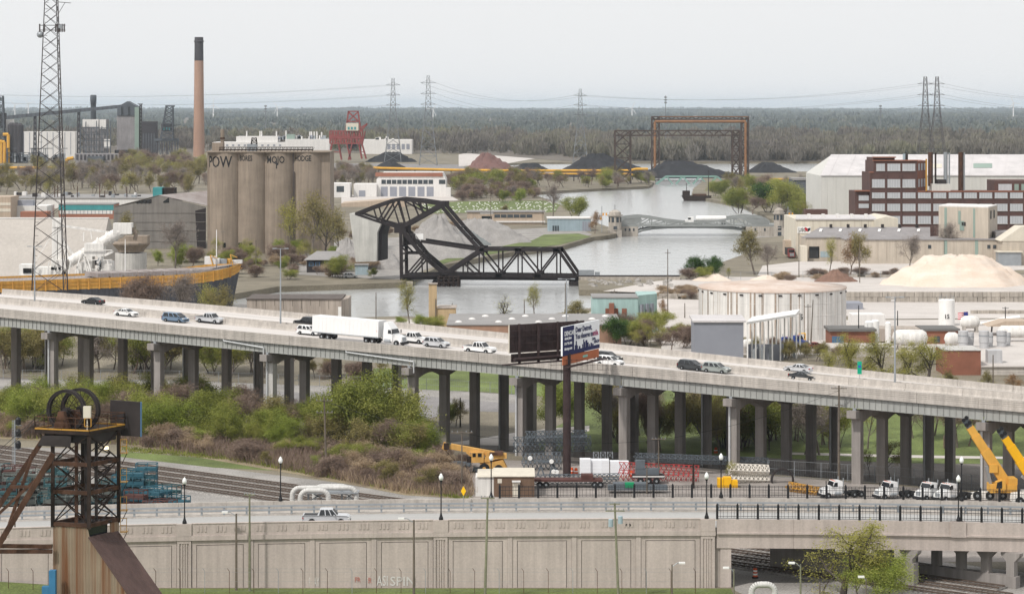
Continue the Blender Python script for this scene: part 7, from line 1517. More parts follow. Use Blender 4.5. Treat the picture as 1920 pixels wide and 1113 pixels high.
# grey lattice sections
for lab, x0, x1, yb, zc, w_, n in (('long grey crane lattice lying on stands behind the billboard post',962,1108,868,3.0,1.7,16),('upper grey crane lattice stacked behind the white pallets',985,1100,872,4.5,1.3,14),('lower grey lattice section left of the billboard post',978,1052,880,1.2,1.9,9),('grey lattice section lying before the billboard post',1000,1160,908,.8,1.0,18)):
    P, Q = G(x0,yb), G(x1,yb); sec(lab,P+V(0,0,zc),Q+V(0,0,zc+.2),w_,n,'lattice_grey')
P, Q = G(1190,895), G(1440,888); sec('long grey luffing boom laid over the black trailer',P+V(0,0,3.2),Q+V(0,0,1.9),.9,24,'lattice_grey')
P, Q = G(1160,900), G(1310,902); sec('red crane lattice lying in the yard',P+V(0,0,1.4),Q+V(0,0,1.0),2.0,16,'lattice_red',r=.09,rb=.05)
P, Q = G(1366,905), G(1440,903); sec('white crane lattice upper section in the yard',P+V(0,0,2.1),Q+V(0,0,1.7),1.25,9,'lattice_white',r=.12,rb=.09); sec('white crane lattice lower section in the yard',P+V(0,0,.75),Q+V(0,0,.4),1.2,9,'lattice_white',r=.12,rb=.09)
P, Q = G(1478,920), G(1535,928); sec('yellow steel lattice lying by the yard fence',P+V(0,0,.6),Q+V(0,0,.4),1.1,8,'yellow_paint',r=.12,rb=.08)
q = G(1366,914); o = thing('counterweight_stack','bright yellow crane counterweight blocks','counterweight',q)
for x0, x1, y0, y1 in ((1346,1357,897,914),(1357,1372,895,914),(1372,1384,901,914)): MB().b2(XP(x0,q.y),XP(x1,q.y)-.05,q.y,q.y+1.6,ZP(y1,q.y),ZP(y0,q.y)).build('block','bright_yellow',o)
# white wrapped pallets
for k, (x0, x1, yt, yb, d) in enumerate(((1087,1108,861,893,0),(1108,1129,863,893,.4),(1129,1143,864,895,1.0),(1144,1162,866,894,.5),(1162,1180,867,895,.7))):
    P = G((x0+x1)/2,yb); hh = (yb-yt)*P.y/F; o = thing('wrapped_pallet','tall white wrapped pallet stack behind the red lattice','pallet',P,'white wrapped pallets'); n = 5
    for j in range(n): MB().b2(XP(x0,P.y)+.03,XP(x1,P.y)-.03,P.y+d,P.y+2+d,P.z+.15+(hh-.15)*j/n+.012,P.z+.15+(hh-.15)*(j+1)/n).build('layer','wrap_white',o)
    MB().b2(XP(x0,P.y),XP(x1,P.y),P.y+d,P.y+2+d,P.z-.05,P.z+.14).build('pallet','tan_wall',o)
q = G(1130,890); o = thing('cage_frame','small galvanised cages standing on the pallets','cage',q+V(0,1.2,2.4)); 
for k in range(3): lattice(MB(),q+V(-1+k*1.1,1.2,2.45),q+V(-1+k*1.1,1.2,3.4),.8,.8,1,.06,.03).build('cage','galvanised',o)
# trailers and shed
def trailer3(px0, px1, pb, lab, m='dark_steel'):
    P, Q = G(px0,pb), G(px1,pb); o = thing('low_loader',lab,'trailer',(P+Q)/2); Y = P.y; MB().b2(P.x,Q.x,Y,Y+2.5,.95,1.35).build('bed',m,o); MB().b2(P.x,Q.x,Y-.03,Y-.005,1.15,1.3).build('reflector_strip','white_paint',o)
    for k in range(3): wheel(o,(P.x+(Q.x-P.x)*(.25+.25*k),Y+.15,.52),.52,.4)
    MB().b2(P.x+.5,Q.x-.8,Y+.6,Y+2,1.36,2.3).build('load',"lattice_grey",o); MB().box(V((P.x+Q.x)/2-1.2,Y+1.2,2.9),(1.4,1.2,1.3)).build('turntable','lattice_grey',o)
trailer3(1186,1246,908,'black three-axle trailer loaded with crane gear'); 
P = G(980,915); o = thing('flatbed','red flatbed trailer behind the yard railing','trailer',G(1080,918)); Y = P.y; MB().b2(XP(1000,Y),XP(1130,Y),Y,Y+2.4,1.0,1.3).build('bed','rack_maroon',o); MB().b2(XP(1090,Y),XP(1112,Y),Y,Y+2,1.31,2.0).build('gooseneck','rack_maroon',o)
for x in (1012,1024,1115,1126): wheel(o,(XP(x,Y),Y+.2,.5),.5,.4)
o = thing('equipment_skid','dark skid of steel beams with a green box behind the railing','equipment',G(1220,925)); Y = G(1220,925).y; MB().b2(XP(1140,Y),XP(1252,Y),Y,Y+2,.5,1.1).b2(XP(1150,Y),XP(1215,Y),Y+.2,Y+1.8,1.1,1.5).build('beams','lattice_grey',o); mat('box_green',(.01,.24,.10),var=.1); MB().b2(XP(1172,Y),XP(1189,Y),Y-.1,Y+.8,.9,1.6).build('green_box','box_green',o)
q = G(963,931); Y = q.y; o = thing('site_shed','brown site shed with pale flat roof behind the railing','shed',q); MB().b2(XP(926,Y),XP(1002,Y),Y,Y+5,-.3,ZP(893,Y)).build('wall','shed_brown',o); MB().b2(XP(924,Y),XP(1003,Y),Y-.2,Y+8.2,ZP(893,Y),ZP(891.5,Y)).build('roof','cream_wall',o); MB().b2(XP(892,Y+3),XP(925.9,Y),Y+.5,Y+5,-.3,ZP(895,Y)).build('annex','tank_white',o); MB().b2(XP(895,Y+3),XP(924,Y),Y+.3,Y+8,ZP(895,Y),ZP(893.5,Y)).build('annex_roof','cream_wall',o)
fr(o,961,975,904,930,Y,'cream_wall','door'); fr(o,960,976,900,902.5,Y,'white_paint','door_hood',.5,.5); fr(o,933,941,897,905,Y,'cream_wall','notice',.05,.04)
o = thing('derrick_head','grey lattice derrick head with white sheaves before the billboard','crane part',G(1030,892)); P = G(1030,892); m = MB()
for a, b in (((1008,890),(1014,872)),((1020,890),(1014,872)),((1030,892),(1036,868)),((1044,892),(1036,868)),((992,862),(1040,866)),((1036,868),(1046,886))): m.bar(V(XP(a[0],P.y),P.y,ZP(a[1],P.y)),V(XP(b[0],P.y),P.y,ZP(b[1],P.y)),.2)
m.build('frame','lattice_grey',o)
for x, y in ((994,858),(1034,864),(1038,883),(1044,884)): MB().lathe([(.02,-.1),(.32,-.1),(.36,0),(.32,.1),(.02,.1)],(XP(x,P.y),P.y-.3,ZP(y,P.y)),12,axis='y').build('sheave','white_paint',o)
# barrels, cones, valve ring
for px, py, lab in ((1072,888,'orange traffic barrel standing beside the white pallets'),(1080,889,'tipped orange and blue barrel by the white pallets'),(1184,893,'orange worker barrel between pallets and trailer'),(1330,858,'red barrel lying under the viaduct'),(1342,849,'red cone drum on the ground under the viaduct')):
    q = G(px,py); o = thing('barrel',lab,'barrel',q); MB().lathe([(.32,-.1),(.32,.35),(.28,.7),(.2,1.0)],q,12,close=True).build('body','barrel_orange',o); MB().lathe([(.325,.45),(.30,.6)],q,12).build('stripe','white_paint',o)
q = G(1467,905); o = tag(MB().lathe([(1.5,-.4),(1.75,-.4),(1.75,.4),(1.5,.4),(1.5,-.4)],(q.x,q.y,q.z+.5),28,axis='y').build('steel_ring','dark_steel'),'large dark steel pipe ring leaning under the viaduct','ring')
# telescopic cranes
def telecrane(lab, base, tip, cabpx, Yc, m, carrier=True):
    q = V(XP(cabpx,Yc),Yc,0); o = thing('mobile_crane',lab,'crane',q); g = lambda x,y,d=0: V(XP(x,Yc+d),Yc+d,ZP(y,Yc+d)); a, b = g(*base), g(*tip); d = (b-a)
    for f0, f1, w_ in ((0,.62,1.25),(.6,.86,1.1),(.84,1.0,.95)): MB().bar(a+d*f0,a+d*f1,w_,w_*1.15).build('boom_section',m,o)
    e = d.normalized(); MB().bar(b,b+e*1.3,.75,.9).build('boom_head','lattice_grey',o); m2 = MB()
    for k in range(4): m2.lathe([(.02,-.06),(.3,-.06),(.3,.06),(.02,.06)],b+e*(.3+.42*k)+V((-.35,.3)[k%2],-.5,.1),10,axis='y')
    m2.build('head_sheaves','black_iron',o); MB().bar(a+d*.42+V(-.9,-.2,-.5),g(cabpx-20,910),.4).build('luffing_cylinder','galvanised',o); MB().box(a+d*.33+V(-.5,-.7,0),(1.2,.3,1.2)).build('boom_collar',m,o)
    MB().b2(XP(cabpx-24,Yc),XP(cabpx+26,Yc),Yc-1.2,Yc+1.6,ZP(921,Yc),ZP(906,Yc)).build('superstructure',m,o); MB().prism([g(cabpx-12,920,-1.5),g(cabpx-10,903,-1.5),g(cabpx+2,899,-1.5),g(cabpx+8,902,-1.5),g(cabpx+8,920,-1.5)],(0,1.0,0)).build('cab',m,o); MB().prism([g(cabpx-10,915,-1.55),g(cabpx-8,904,-1.55),g(cabpx+1,901,-1.55),g(cabpx+1,915,-1.55)],(0,.04,0)).build('cab_window','black_glass',o); MB().b2(XP(cabpx+10,Yc),XP(cabpx+27,Yc),Yc-1.1,Yc+1.6,ZP(906,Yc),ZP(895,Yc)).build('counterweight',m,o)
    MB().prism([g(cabpx-58,942),g(cabpx-56,928),g(cabpx-30,924),g(cabpx+60,922),g(cabpx+62,942)],(0,2.6,0)).build('carrier','tank_white',o)
    for k in range(5): wheel(o,(XP(cabpx-46+k*24,Yc),Yc-.05,.62),.62,.45)
    MB().b2(XP(cabpx-30,Yc),XP(cabpx-12,Yc),Yc-.1,Yc+.2,ZP(871,Yc),ZP(868,Yc)).build('anemometer_arm',m,o) if 0 else None
telecrane('large yellow telescopic crane with raised boom beside the white tractors',(1892,914),(1818,800),1878,357,'crane_yellow')
telecrane('bright yellow telescopic crane at the edge of the yard with raised boom',(1958,932),(1884,820),1958,352,'bright_yellow')
# ---------------------------------------------------------------- vehicles
def paint(name, c, metal=0.0): return mat(name, c, rough=0.28, var=0.03, spec=0.5, metal=metal)
paint('paint_white',(0.72,0.72,0.72)); paint('paint_silver',(0.52,0.53,0.55),.15); paint('paint_blue',(0.15,0.22,0.31),.3); paint('paint_black',(0.014,0.015,0.018)); paint('paint_grey',(0.045,0.05,0.055),.2); paint('paint_sage',(0.30,0.33,0.32),.3); paint('paint_truck_blue',(0.02,0.05,0.22))
mat('head_lamp',(0.75,0.75,0.72),rough=.1,var=.02,spec=.7); mat('tail_lamp',(0.35,0.01,0.015),rough=.2,var=.05); mat('trim_black',(0.02,0.02,0.022),rough=.6)
SPEC = {  # length, width, belt, roof, body profile (x,z), glasshouse bottom x0,x1 and roof x0,x1
 'sedan':(4.75,1.84,.98,1.46,[(-2.37,.30),(-2.37,.88),(-2.25,1.0),(-1.35,1.04),(.75,1.0),(1.9,.88),(2.3,.72),(2.37,.5),(2.33,.25)],(-1.75,1.05,-.85,.25)),
 'suv':(4.65,1.88,1.08,1.70,[(-2.3,.35),(-2.32,1.0),(-2.2,1.14),(.7,1.1),(1.85,1.02),(2.25,.85),(2.33,.55),(2.28,.3)],(-2.18,1.15,-1.9,.35)),
 'van':(5.1,1.98,1.05,1.76,[(-2.5,.32),(-2.52,1.0),(-2.42,1.1),(1.2,1.07),(2.2,.92),(2.5,.7),(2.54,.45),(2.5,.25)],(-2.4,1.75,-2.2,.7)),
 'pickup':(5.75,2.0,1.16,1.92,[(-2.85,.5),(-2.87,1.15),(-2.8,1.2),(1.0,1.2),(2.5,1.14),(2.8,1.0),(2.88,.65),(2.85,.4)],(-.95,1.35,-.75,.75))}
def car(kind, colour, label, loc, rz, pitch=0.0):
    Lc_, W, belt, roof, prof, gh = SPEC[kind]; o = thing({'sedan':'sedan_car','suv':'sport_utility_car','van':'minivan','pickup':'pickup_truck'}[kind],label,'pickup' if kind == 'pickup' else 'car',(0,0,0)); hw = W/2
    b = MB(); n = len(prof); lay = [(-hw+.12,.03),(-hw,0),(hw,0),(hw-.12,.03)]
    zc = .65; vs = []
    for y, ins in lay: vs += [(x*(1-ins), y, zc+(z-zc)*(1-ins*1.5)) for x, z in prof]
    fs = [tuple(range(n-1,-1,-1)), tuple(range(3*n,4*n))]
    for L_ in range(3):
        for k in range(n): fs.append((L_*n+k, L_*n+(k+1)%n, (L_+1)*n+(k+1)%n, (L_+1)*n+k))
    b.add(vs,fs).build('body',colour,o)
    x0, x1, r0, r1 = gh; g0 = hw-.06; g1 = hw-.24; zb = belt+.02
    MB().hexa([(x0,-g0,zb),(x1,-g0,zb),(x1,g0,zb),(x0,g0,zb)],[(r0,-g1,roof-.06),(r1,-g1,roof-.06),(r1,g1,roof-.06),(r0,g1,roof-.06)]).build('glasshouse','black_glass',o)
    MB().hexa([(r0-.05,-g1-.03,roof-.07),(r1+.05,-g1-.03,roof-.07),(r1+.05,g1+.03,roof-.07),(r0-.05,g1+.03,roof-.07)],[(r0+.1,-g1+.08,roof),(r1-.1,-g1+.08,roof),(r1-.1,g1-.08,roof),(r0+.1,g1-.08,roof)]).build('roof',colour,o)
    pl = MB()
    for t in ((0,.03),(.36,.39),(.66,.69),(.97,1.0)):
        for sg in (-1,1):
            a0 = x0+(x1-x0)*t[0]; a1 = r0+(r1-r0)*t[0]; c = (x1-x0)*.022; pl.hexa([(a0,sg*(g0+.015),zb),(a0+c*2,sg*(g0+.015),zb),(a0+c*2,sg*(g0-.03),zb),(a0,sg*(g0-.03),zb)],[(a1,sg*(g1+.02),roof-.06),(a1+c*2,sg*(g1+.02),roof-.06),(a1+c*2,sg*(g1-.02),roof-.06),(a1,sg*(g1-.02),roof-.06)])
    pl.build('pillars',colour,o)
    if kind == 'pickup': MB().b2(-2.7,-1.05,-hw+.15,hw-.15,1.1,1.205).build('bed','trim_black',o)
    wr = .34 if kind != 'pickup' else .41
    for x in (-Lc_*.30,Lc_*.31):
        for sg in (-1,1): wheel(o,(x,sg*(hw-.10),wr),wr,.24)
    fx = prof[-2][0]
    for sg in (-1,1):
        MB().box((fx-.12,sg*(hw-.30),.72 if kind == 'sedan' else .86),(.26,.42,.14)).build('headlight','head_lamp',o); MB().box((-Lc_/2+.06,sg*(hw-.22),.86),(.14,.36,.2)).build('taillight','tail_lamp',o); MB().box((x1-.35,sg*(hw+.09),belt+.06),(.16,.2,.13)).build('mirror',colour,o)
    MB().box((fx-.02,0,.55),(.12,W*.55,.2)).build('grille','trim_black',o); MB().box((-.0,0,.27),(Lc_*.9,W*.92,.14)).build('underbody','trim_black',o)
    o.location = loc; o.rotation_euler = (0,pitch,rz); return o
def on_deck(px, py, back=False):
    t, s = deck_at(px, py); P = FP(t, s, -1.10); d = FP(t+5,s)-FP(t-5,s); rz = math.atan2(d.y,d.x); pt = -math.asin(d.z/d.length)
    return (P, rz+math.pi, -pt) if back else (P, rz, pt)
for kd, col, lab, px, py, bk in (('sedan','paint_black','black sedan driving away on the far carriageway',174,570,1),('sedan','paint_white','white sedan leading the near carriageway traffic before a blue minivan',236,592,0),('van','paint_blue','blue minivan following a silver pickup on the freeway',328,603,0),('pickup','paint_silver','silver pickup truck ahead of the blue minivan on the freeway',393,605,0),('suv','paint_white','white sport utility car behind the white semi trailer',579,627,0),('pickup','paint_black','black pickup on the far carriageway behind the trailer',578,612,1),('pickup','paint_white','white pickup passing beside the semi tractor',774,642,0),('suv','paint_silver','silver sport utility car ahead of the semi',818,650,0),('pickup','paint_white','white pickup low behind the freeway parapet',899,661,0),('suv','paint_black','black sport utility car right of the billboard',1140,677,0),('suv','paint_white','white car hidden behind parapet beneath the billboard',1143,685,0),('suv','paint_grey','dark grey sport utility car followed by a sage one',1297,693,0),('suv','paint_sage','sage silver sport utility car on the freeway',1343,698,0),('sedan','paint_grey','dark sedan alone near the end of the freeway',1507,712,0),('sedan','paint_silver','silver car on the far carriageway showing only its roof',1497,697,1)):
    P, rz, pt = on_deck(px, py, bk); car(kd,col,lab,P,rz,pt)
x = XP(617,300.5); car('pickup','paint_silver','silver four-door pickup on the city road',(x,296.5,zt(x)-1.05),0.0)
q = G(657,521,0); car('suv','paint_silver','silver car parked beside the bridge operator house',q,0.0)
q = G(1329-0+200,653,0); car('sedan','crane_red','red car parked in the tanker lot',q+V(0,0,.05),.3)
for k, (px, py, cc) in enumerate(((1655,488,'paint_silver'),(1690,489,'paint_white'),(1730,489,'paint_grey'),(1745,487,'paint_white'),(1890,489,'paint_silver'),(1905,490,'paint_white'))): car('sedan',cc,'parked car in the row before the beige plant',G(px,py,0)+V(0,0,.06),.2)['group'] = 'cars parked before the beige plant'
# semi truck and parked tractors
def tractor(label, loc, rz, pitch, colour, fairing=False, trailer=False, sleeper=.9):
    o = thing('semi_truck' if trailer else 'truck_tractor',label,'truck',(0,0,0)); w_ = 1.2
    MB().hexa([(1.0,-w_*.82,.75),(2.75,-w_*.78,.75),(2.75,w_*.78,.75),(1.0,w_*.82,.75)],[(1.0,-w_*.8,2.0),(2.6,-w_*.62,1.62),(2.6,w_*.62,1.62),(1.0,w_*.8,2.0)]).build('hood',colour,o)
    MB().b2(-sleeper,1.0,-w_,w_,.8,2.1).build('cab',colour,o); MB().hexa([(-sleeper,-w_,2.1),(1.0,-w_,2.1),(1.0,w_,2.1),(-sleeper,w_,2.1)],[(-sleeper,-w_*.93,2.95),(.6,-w_*.93,2.95),(.6,w_*.93,2.95),(-sleeper,w_*.93,2.95)]).build('cab_top',colour,o)
    MB().hexa([(.97,-w_*.88,2.15),(1.03,-w_*.88,2.15),(1.03,w_*.88,2.15),(.97,w_*.88,2.15)],[(.66,-w_*.84,2.85),(.72,-w_*.84,2.85),(.72,w_*.84,2.85),(.66,w_*.84,2.85)]).build('windscreen','black_glass',o)
    for sg in (-1,1):
        MB().hexa([(.05,sg*w_*1.0,2.1),(.85,sg*w_*1.0,2.1),(.85,sg*(w_*1.0+.02),2.1),(.05,sg*(w_*1.0+.02),2.1)],[(.05,sg*w_*.945,2.75),(.6,sg*w_*.945,2.75),(.6,sg*(w_*.945+.02),2.75),(.05,sg*(w_*.945+.02),2.75)]).build('side_window','black_glass',o)
        MB().tube((-sleeper-.15,sg*(w_-.12),.9),(-sleeper-.15,sg*(w_-.12),3.5),.08,n=8).build('exhaust_stack','galvanised',o); MB().box((2.62,sg*w_*.66,1.15),(.22,.28,.22)).build('headlight','head_lamp',o); MB().box((1.1,sg*(w_+.2),2.4),(.1,.18,.6)).build('mirror','trim_black',o); MB().tube((-.6,sg*(w_-.1),.85),(.6,sg*(w_-.1),.85),.3,n=10).build('fuel_tank','galvanised',o)
        wheel(o,(1.75,sg*(w_-.15),.52),.52,.32)
        for x in (-3.2,-4.5): wheel(o,(x,sg*(w_-.3),.52),.52,.55)
    MB().b2(2.7,2.95,-w_*.95,w_*.95,.35,.8).build('bumper','trim_black',o); MB().b2(2.66,2.72,-w_*.45,w_*.45,.85,1.55).build('grille','galvanised',o); MB().b2(-5.2,1.0,-.45,.45,.65,.95).build('frame','trim_black',o); MB().b2(-4.4,-3.3,-.5,.5,.95,1.15).build('fifth_wheel','trim_black',o)
    if fairing: MB().hexa([(-sleeper,-w_*.93,2.96),(.6,-w_*.93,2.96),(.6,w_*.93,2.96),(-sleeper,w_*.93,2.96)],[(-sleeper,-w_*.9,4.0),(-.3,-w_*.8,4.0),(-.3,w_*.8,4.0),(-sleeper,w_*.9,4.0)]).build('roof_fairing',colour,o)
    else:
        for k in range(5): MB().box((.45,-.8+.4*k,3.0),(.12,.12,.1)).build('marker_lamp','barrel_orange',o)
    if trailer:
        tx0, tx1 = -15.9, -1.9
        MB().b2(tx0,tx1,-1.28,1.28,1.2,4.1).build('trailer_box','paint_white',o)
        for k in range(17): x = tx0+.5+k*(tx1-tx0-.9)/16; MB().b2(x,x+.06,-1.31,-1.281,1.35,4.0).build('side_rib','white_paint',o)
        MB().b2(tx0,tx1,-1.32,-1.283,1.15,1.32).build('side_rail','galvanised',o); MB().b2(tx0-.05,tx0,-1.25,1.25,.5,.62).build('under_ride_guard','trim_black',o)
        for x in (-12.6,-13.9):
            for sg in (-1,1): wheel(o,(x,sg*.95,.52),.52,.6)
        MB().b2(-14.6,-11.8,-.5,.5,.6,1.19).build('bogie','trim_black',o); MB().b2(-5.2,-5.0,-.9,.9,.35,1.19).build('landing_gear','trim_black',o)
        for x in (tx1-.3,): MB().b2(x,x+.05,-1.31,-1.281,2.2,2.5).build('placard','barrel_orange',o)
    o.location = loc; o.rotation_euler = (0,pitch,rz); return o
P, rz, pt = on_deck(733, 646); tractor('white semi truck pulling a long white box trailer on the freeway',P,rz,pt,'paint_white',True,True)
for px, py, rz, lab in ((1566,932,R(197),'white day-cab tractor facing the lattice boom alone by the tall pole'),(1668,934,R(207),'white day-cab tractor parked between the lone one and the pair'),(1742,936,R(217),'white tractor on the left of the parked pair by the crane'),(1778,938,R(217),'white tractor on the right of the parked pair by the crane')):
    q = G(px,py,0); q.y = max(q.y,313); tractor(lab,V(XP(px,q.y),q.y,.02),rz,0,'paint_white').scale = (.84,.84,.84)
q = G(1474,655,0); tractor('blue tanker tractor leaving the loading canopy',q+V(0,0,.05),R(-20),0,'paint_truck_blue'); q = G(1495,652,0); tractor('second blue tractor beside the loading canopy',q+V(0,0,.05),R(-35),0,'paint_truck_blue')
q = G(1505,648,0); o = thing('forklift','yellow forklift beside tank five','forklift',q); MB().b2(q.x-.8,q.x+.8,q.y,q.y+1.6,.5,1.5).build('body','bright_yellow',o); m = MB()
for dx in (-.7,.7):
    for dy in (.1,1.5): m.bar(q+V(dx,dy,1.5),q+V(dx,dy,2.9),.12)
m.bar(q+V(-.75,.8,2.9),q+V(.75,.8,2.9),1.5,.1); m.build('overhead_guard','bright_yellow',o)
for dx in (-.6,.6): wheel(o,(q.x+dx,q.y-.05,.4),.4,.3)
# gulls resting on the meadow and piles (tiny white flecks)
rg = random.Random(77); m = MB()
for k in range(240):
    px = rg.uniform(790,1045); P = G(px,rg.uniform(379,399),0); m.box(P+V(0,0,.3),(.7,.4,.4))
gu = m.build('gull_flock','white_paint',kind='stuff'); tag(gu,'flock of white gulls resting on the green meadow','birds')
# ---------------------------------------------------------------- vegetation
mat('bark_grey', (0.16,0.135,0.115), var=0.3, scale=1.0)
mat('bark_dark', (0.065,0.052,0.045), var=0.3, scale=1.0)
mat('bark_brown', (0.17,0.125,0.10), var=0.3, scale=1.0)
leafmat('leaf_spring', [(0.176, 0.169, 0.041), (0.324, 0.311, 0.074), (0.459, 0.419, 0.135)])
leafmat('leaf_green', [(0.12,0.145,0.03),(0.26,0.28,0.065),(0.42,0.41,0.13)])
leafmat('leaf_fresh', [(0.14,0.18,0.03),(0.27,0.32,0.065),(0.42,0.44,0.13)])
leafmat('leaf_dark', [(0.034, 0.074, 0.02), (0.074, 0.135, 0.034), (0.135, 0.203, 0.054)])
leafmat('leaf_olive', [(0.135, 0.121, 0.047), (0.243, 0.209, 0.081), (0.351, 0.297, 0.135)])
leafmat('leaf_rust', [(0.162, 0.095, 0.047), (0.27, 0.162, 0.081), (0.378, 0.243, 0.135)])
leafmat('twig_brown', [(0.17,0.12,0.095),(0.25,0.185,0.15),(0.34,0.265,0.21)])
leafmat('twig_straw', [(0.27, 0.196, 0.135), (0.392, 0.297, 0.203), (0.486, 0.378, 0.257)])
leafmat('twig_grey', [(0.176, 0.149, 0.135), (0.27, 0.23, 0.203), (0.365, 0.317, 0.277)])
def mesh_np(name, v, quads, m):
    me = bpy.data.meshes.new(name); nv, nq = len(v), len(quads)
    me.vertices.add(nv); me.vertices.foreach_set('co', np.asarray(v, dtype=np.float32).ravel())
    k = quads.shape[1]
    me.loops.add(nq*k); me.loops.foreach_set('vertex_index', np.asarray(quads, dtype=np.int32).ravel())
    me.polygons.add(nq); me.polygons.foreach_set('loop_start', np.arange(0, nq*k, k, dtype=np.int32))
    me.update(calc_edges=True); me.materials.append(MATS[m]); return me
def leaf_np(P, size, rg, aspect=1.0, upb=0.0):
    n = len(P); a = rg.normal(size=(n,3)); a[:,2] += upb; a /= np.linalg.norm(a,axis=1)[:,None]
    b = np.cross(a, rg.normal(size=(n,3))); b /= np.linalg.norm(b,axis=1)[:,None]+1e-9
    s = size*rg.uniform(0.6,1.3,(n,1)); a = a*s*aspect; b = b*s
    v = np.stack([P-a, P-b*0.6, P+a, P+b*0.6], 1).reshape(-1,3)
    return v, np.arange(4*n).reshape(-1,4)
def grow(name, seed, h, bark, leaf, trunk=0.28, limbs=7, sub=5, twigs=4, spread=0.55, nleaf=8, lsize=0.16, cl=0.45, stems=1, low=0.3, droop=0.0, r0=0.22, twl=1.0, aspect=1.0, upb=0.0):
    rg = np.random.RandomState(seed); rn = random.Random(seed); mb = MB(); tips = []
    def limb(p, d, L, r, lev):
        n = 3 if lev < 3 else 2; pts = [p]; q = p; dd = d
        for k in range(n):
            dd = (dd+V(rn.gauss(0,.22),rn.gauss(0,.22),rn.gauss(0.10 if lev < 2 else -droop,.18))).normalized(); nq = q+dd*(L/n)
            ra, rb = r*(1-0.6*k/n), r*(1-0.6*(k+1)/n)
            mb.tube(q, nq, ra, rb, 5 if lev < 2 else 3, cap=False); q = nq; pts.append(q)
        if lev >= 3 or L < 0.35*h*0.12:
            for k in range(len(pts)): tips.append((pts[k], 0.6 if k else 0.3))
            return
        cnt = (limbs, sub, twigs)[lev]
        for k in range(cnt):
            f = (low if lev == 0 else 0.3)+(1-(low if lev == 0 else 0.3))*(k+rn.random()*0.8)/cnt
            i = min(int(f*n), n-1); base = pts[i].lerp(pts[i+1], f*n-i); a = rn.random()*6.283 if lev else (k*2.4+rn.random())
            tilt = spread*(1.15-0.55*f if lev == 0 else 1.0)*rn.uniform(.7,1.3)
            up = dd if lev else V(0,0,1); s1 = up.orthogonal().normalized(); s2 = up.cross(s1)
            nd = (up*math.cos(tilt)+(s1*math.cos(a)+s2*math.sin(a))*math.sin(tilt)).normalized()
            limb(base, nd, L*(0.62 if lev == 0 else 0.55)*(1.1-0.5*f*(lev==0))*rn.uniform(.75,1.2)*(twl if lev == 2 else 1), r*(0.5-0.15*f), lev+1)
    for s in range(stems):
        a = 6.283*s/stems+rn.random(); off = V(math.cos(a),math.sin(a),0)*(0.06*h if stems > 1 else 0)
        d0 = V(off.x*3/h if stems > 1 else rn.gauss(0,.04), off.y*3/h if stems > 1 else rn.gauss(0,.04), 1).normalized()
        limb(off, d0, h*rn.uniform(.6,.72), r0/math.sqrt(stems), 0)
    T = np.array([t[0][:] for t in tips]); mx_ = T[:,2].max(); 
    k = h/(mx_+cl)
    if nleaf:
        P = np.repeat(T, rg.poisson(nleaf*rg.gamma(1.1,1/1.1,len(T))), axis=0); P = P+rg.normal(scale=cl, size=P.shape)*np.array([1,1,0.8])
        P[:,2] = np.maximum(P[:,2], 0.1)
        v, q = leaf_np(P, lsize, rg, aspect, upb)
        lm = mesh_np(name+'_crown', v, q, leaf)
    else: lm = None
    me = bpy.data.meshes.new(name+'_trunk'); me.from_pydata(mb.v, [], mb.f); me.materials.append(MATS[bark])
    return me, lm, mx_+cl
PROTO = {}
def reg(key, *a, **k): PROTO.setdefault(key, []).append(grow(key+str(len(PROTO.get(key, []))), *a, **k))
for s in (1,2,3):
    reg('bare', 10+s, 10, 'bark_grey', 'twig_grey', nleaf=7, lsize=0.05, cl=0.5, aspect=7, upb=0.3, spread=0.6, twigs=5)
    reg('brown', 14+s, 10, 'bark_brown', 'twig_brown', nleaf=7, lsize=0.055, cl=0.5, aspect=7, upb=0.3, spread=0.6, twigs=5)
    reg('spring', 20+s, 10, 'bark_grey', 'leaf_spring', nleaf=9, lsize=0.10, cl=0.45, spread=0.55)
    reg('olive', 30+s, 10, 'bark_grey', 'leaf_olive', nleaf=12, lsize=0.13, cl=0.5, spread=0.6)
    reg('green', 40+s, 8, 'bark_dark', 'leaf_green', nleaf=28, lsize=0.09, cl=0.5, spread=0.75, stems=3, limbs=5, sub=4, low=0.15, r0=0.14)
    reg('fresh', 50+s, 8, 'bark_dark', 'leaf_fresh', nleaf=28, lsize=0.085, cl=0.45, spread=0.75, stems=3, limbs=5, sub=4, low=0.15, r0=0.14)
    reg('brush', 60+s, 4, 'bark_brown', 'twig_brown', nleaf=10, lsize=0.035, cl=0.38, aspect=9, upb=0.5, spread=0.7, stems=5, limbs=4, sub=3, twigs=3, low=0.1, r0=0.09)
    reg('straw', 66+s, 4, 'bark_brown', 'twig_straw', nleaf=10, lsize=0.035, cl=0.38, aspect=10, upb=0.9, spread=0.6, stems=5, limbs=4, sub=3, twigs=3, low=0.05, r0=0.07)
for s in (1,2):
    reg('dark', 70+s, 8, 'bark_dark', 'leaf_dark', nleaf=18, lsize=0.14, cl=0.5, spread=0.7, stems=2, limbs=6, sub=4, low=0.15, r0=0.15)
    reg('willow', 80+s, 10, 'bark_dark', 'leaf_spring', nleaf=24, lsize=0.06, cl=0.42, spread=0.8, limbs=6, droop=0.35, twl=1.5, aspect=1.6, low=0.25, r0=0.32)
    reg('rust', 90+s, 8, 'bark_brown', 'leaf_rust', nleaf=9, lsize=0.11, cl=0.45, spread=0.5, low=0.2, r0=0.16)
for s in (1,2): reg('snag', 96+s, 10, 'bark_dark', 'leaf_spring', nleaf=1, lsize=0.09, cl=0.4, spread=0.75, r0=0.3, twigs=5)
CAT = {'brush':'shrub','straw':'shrub'}
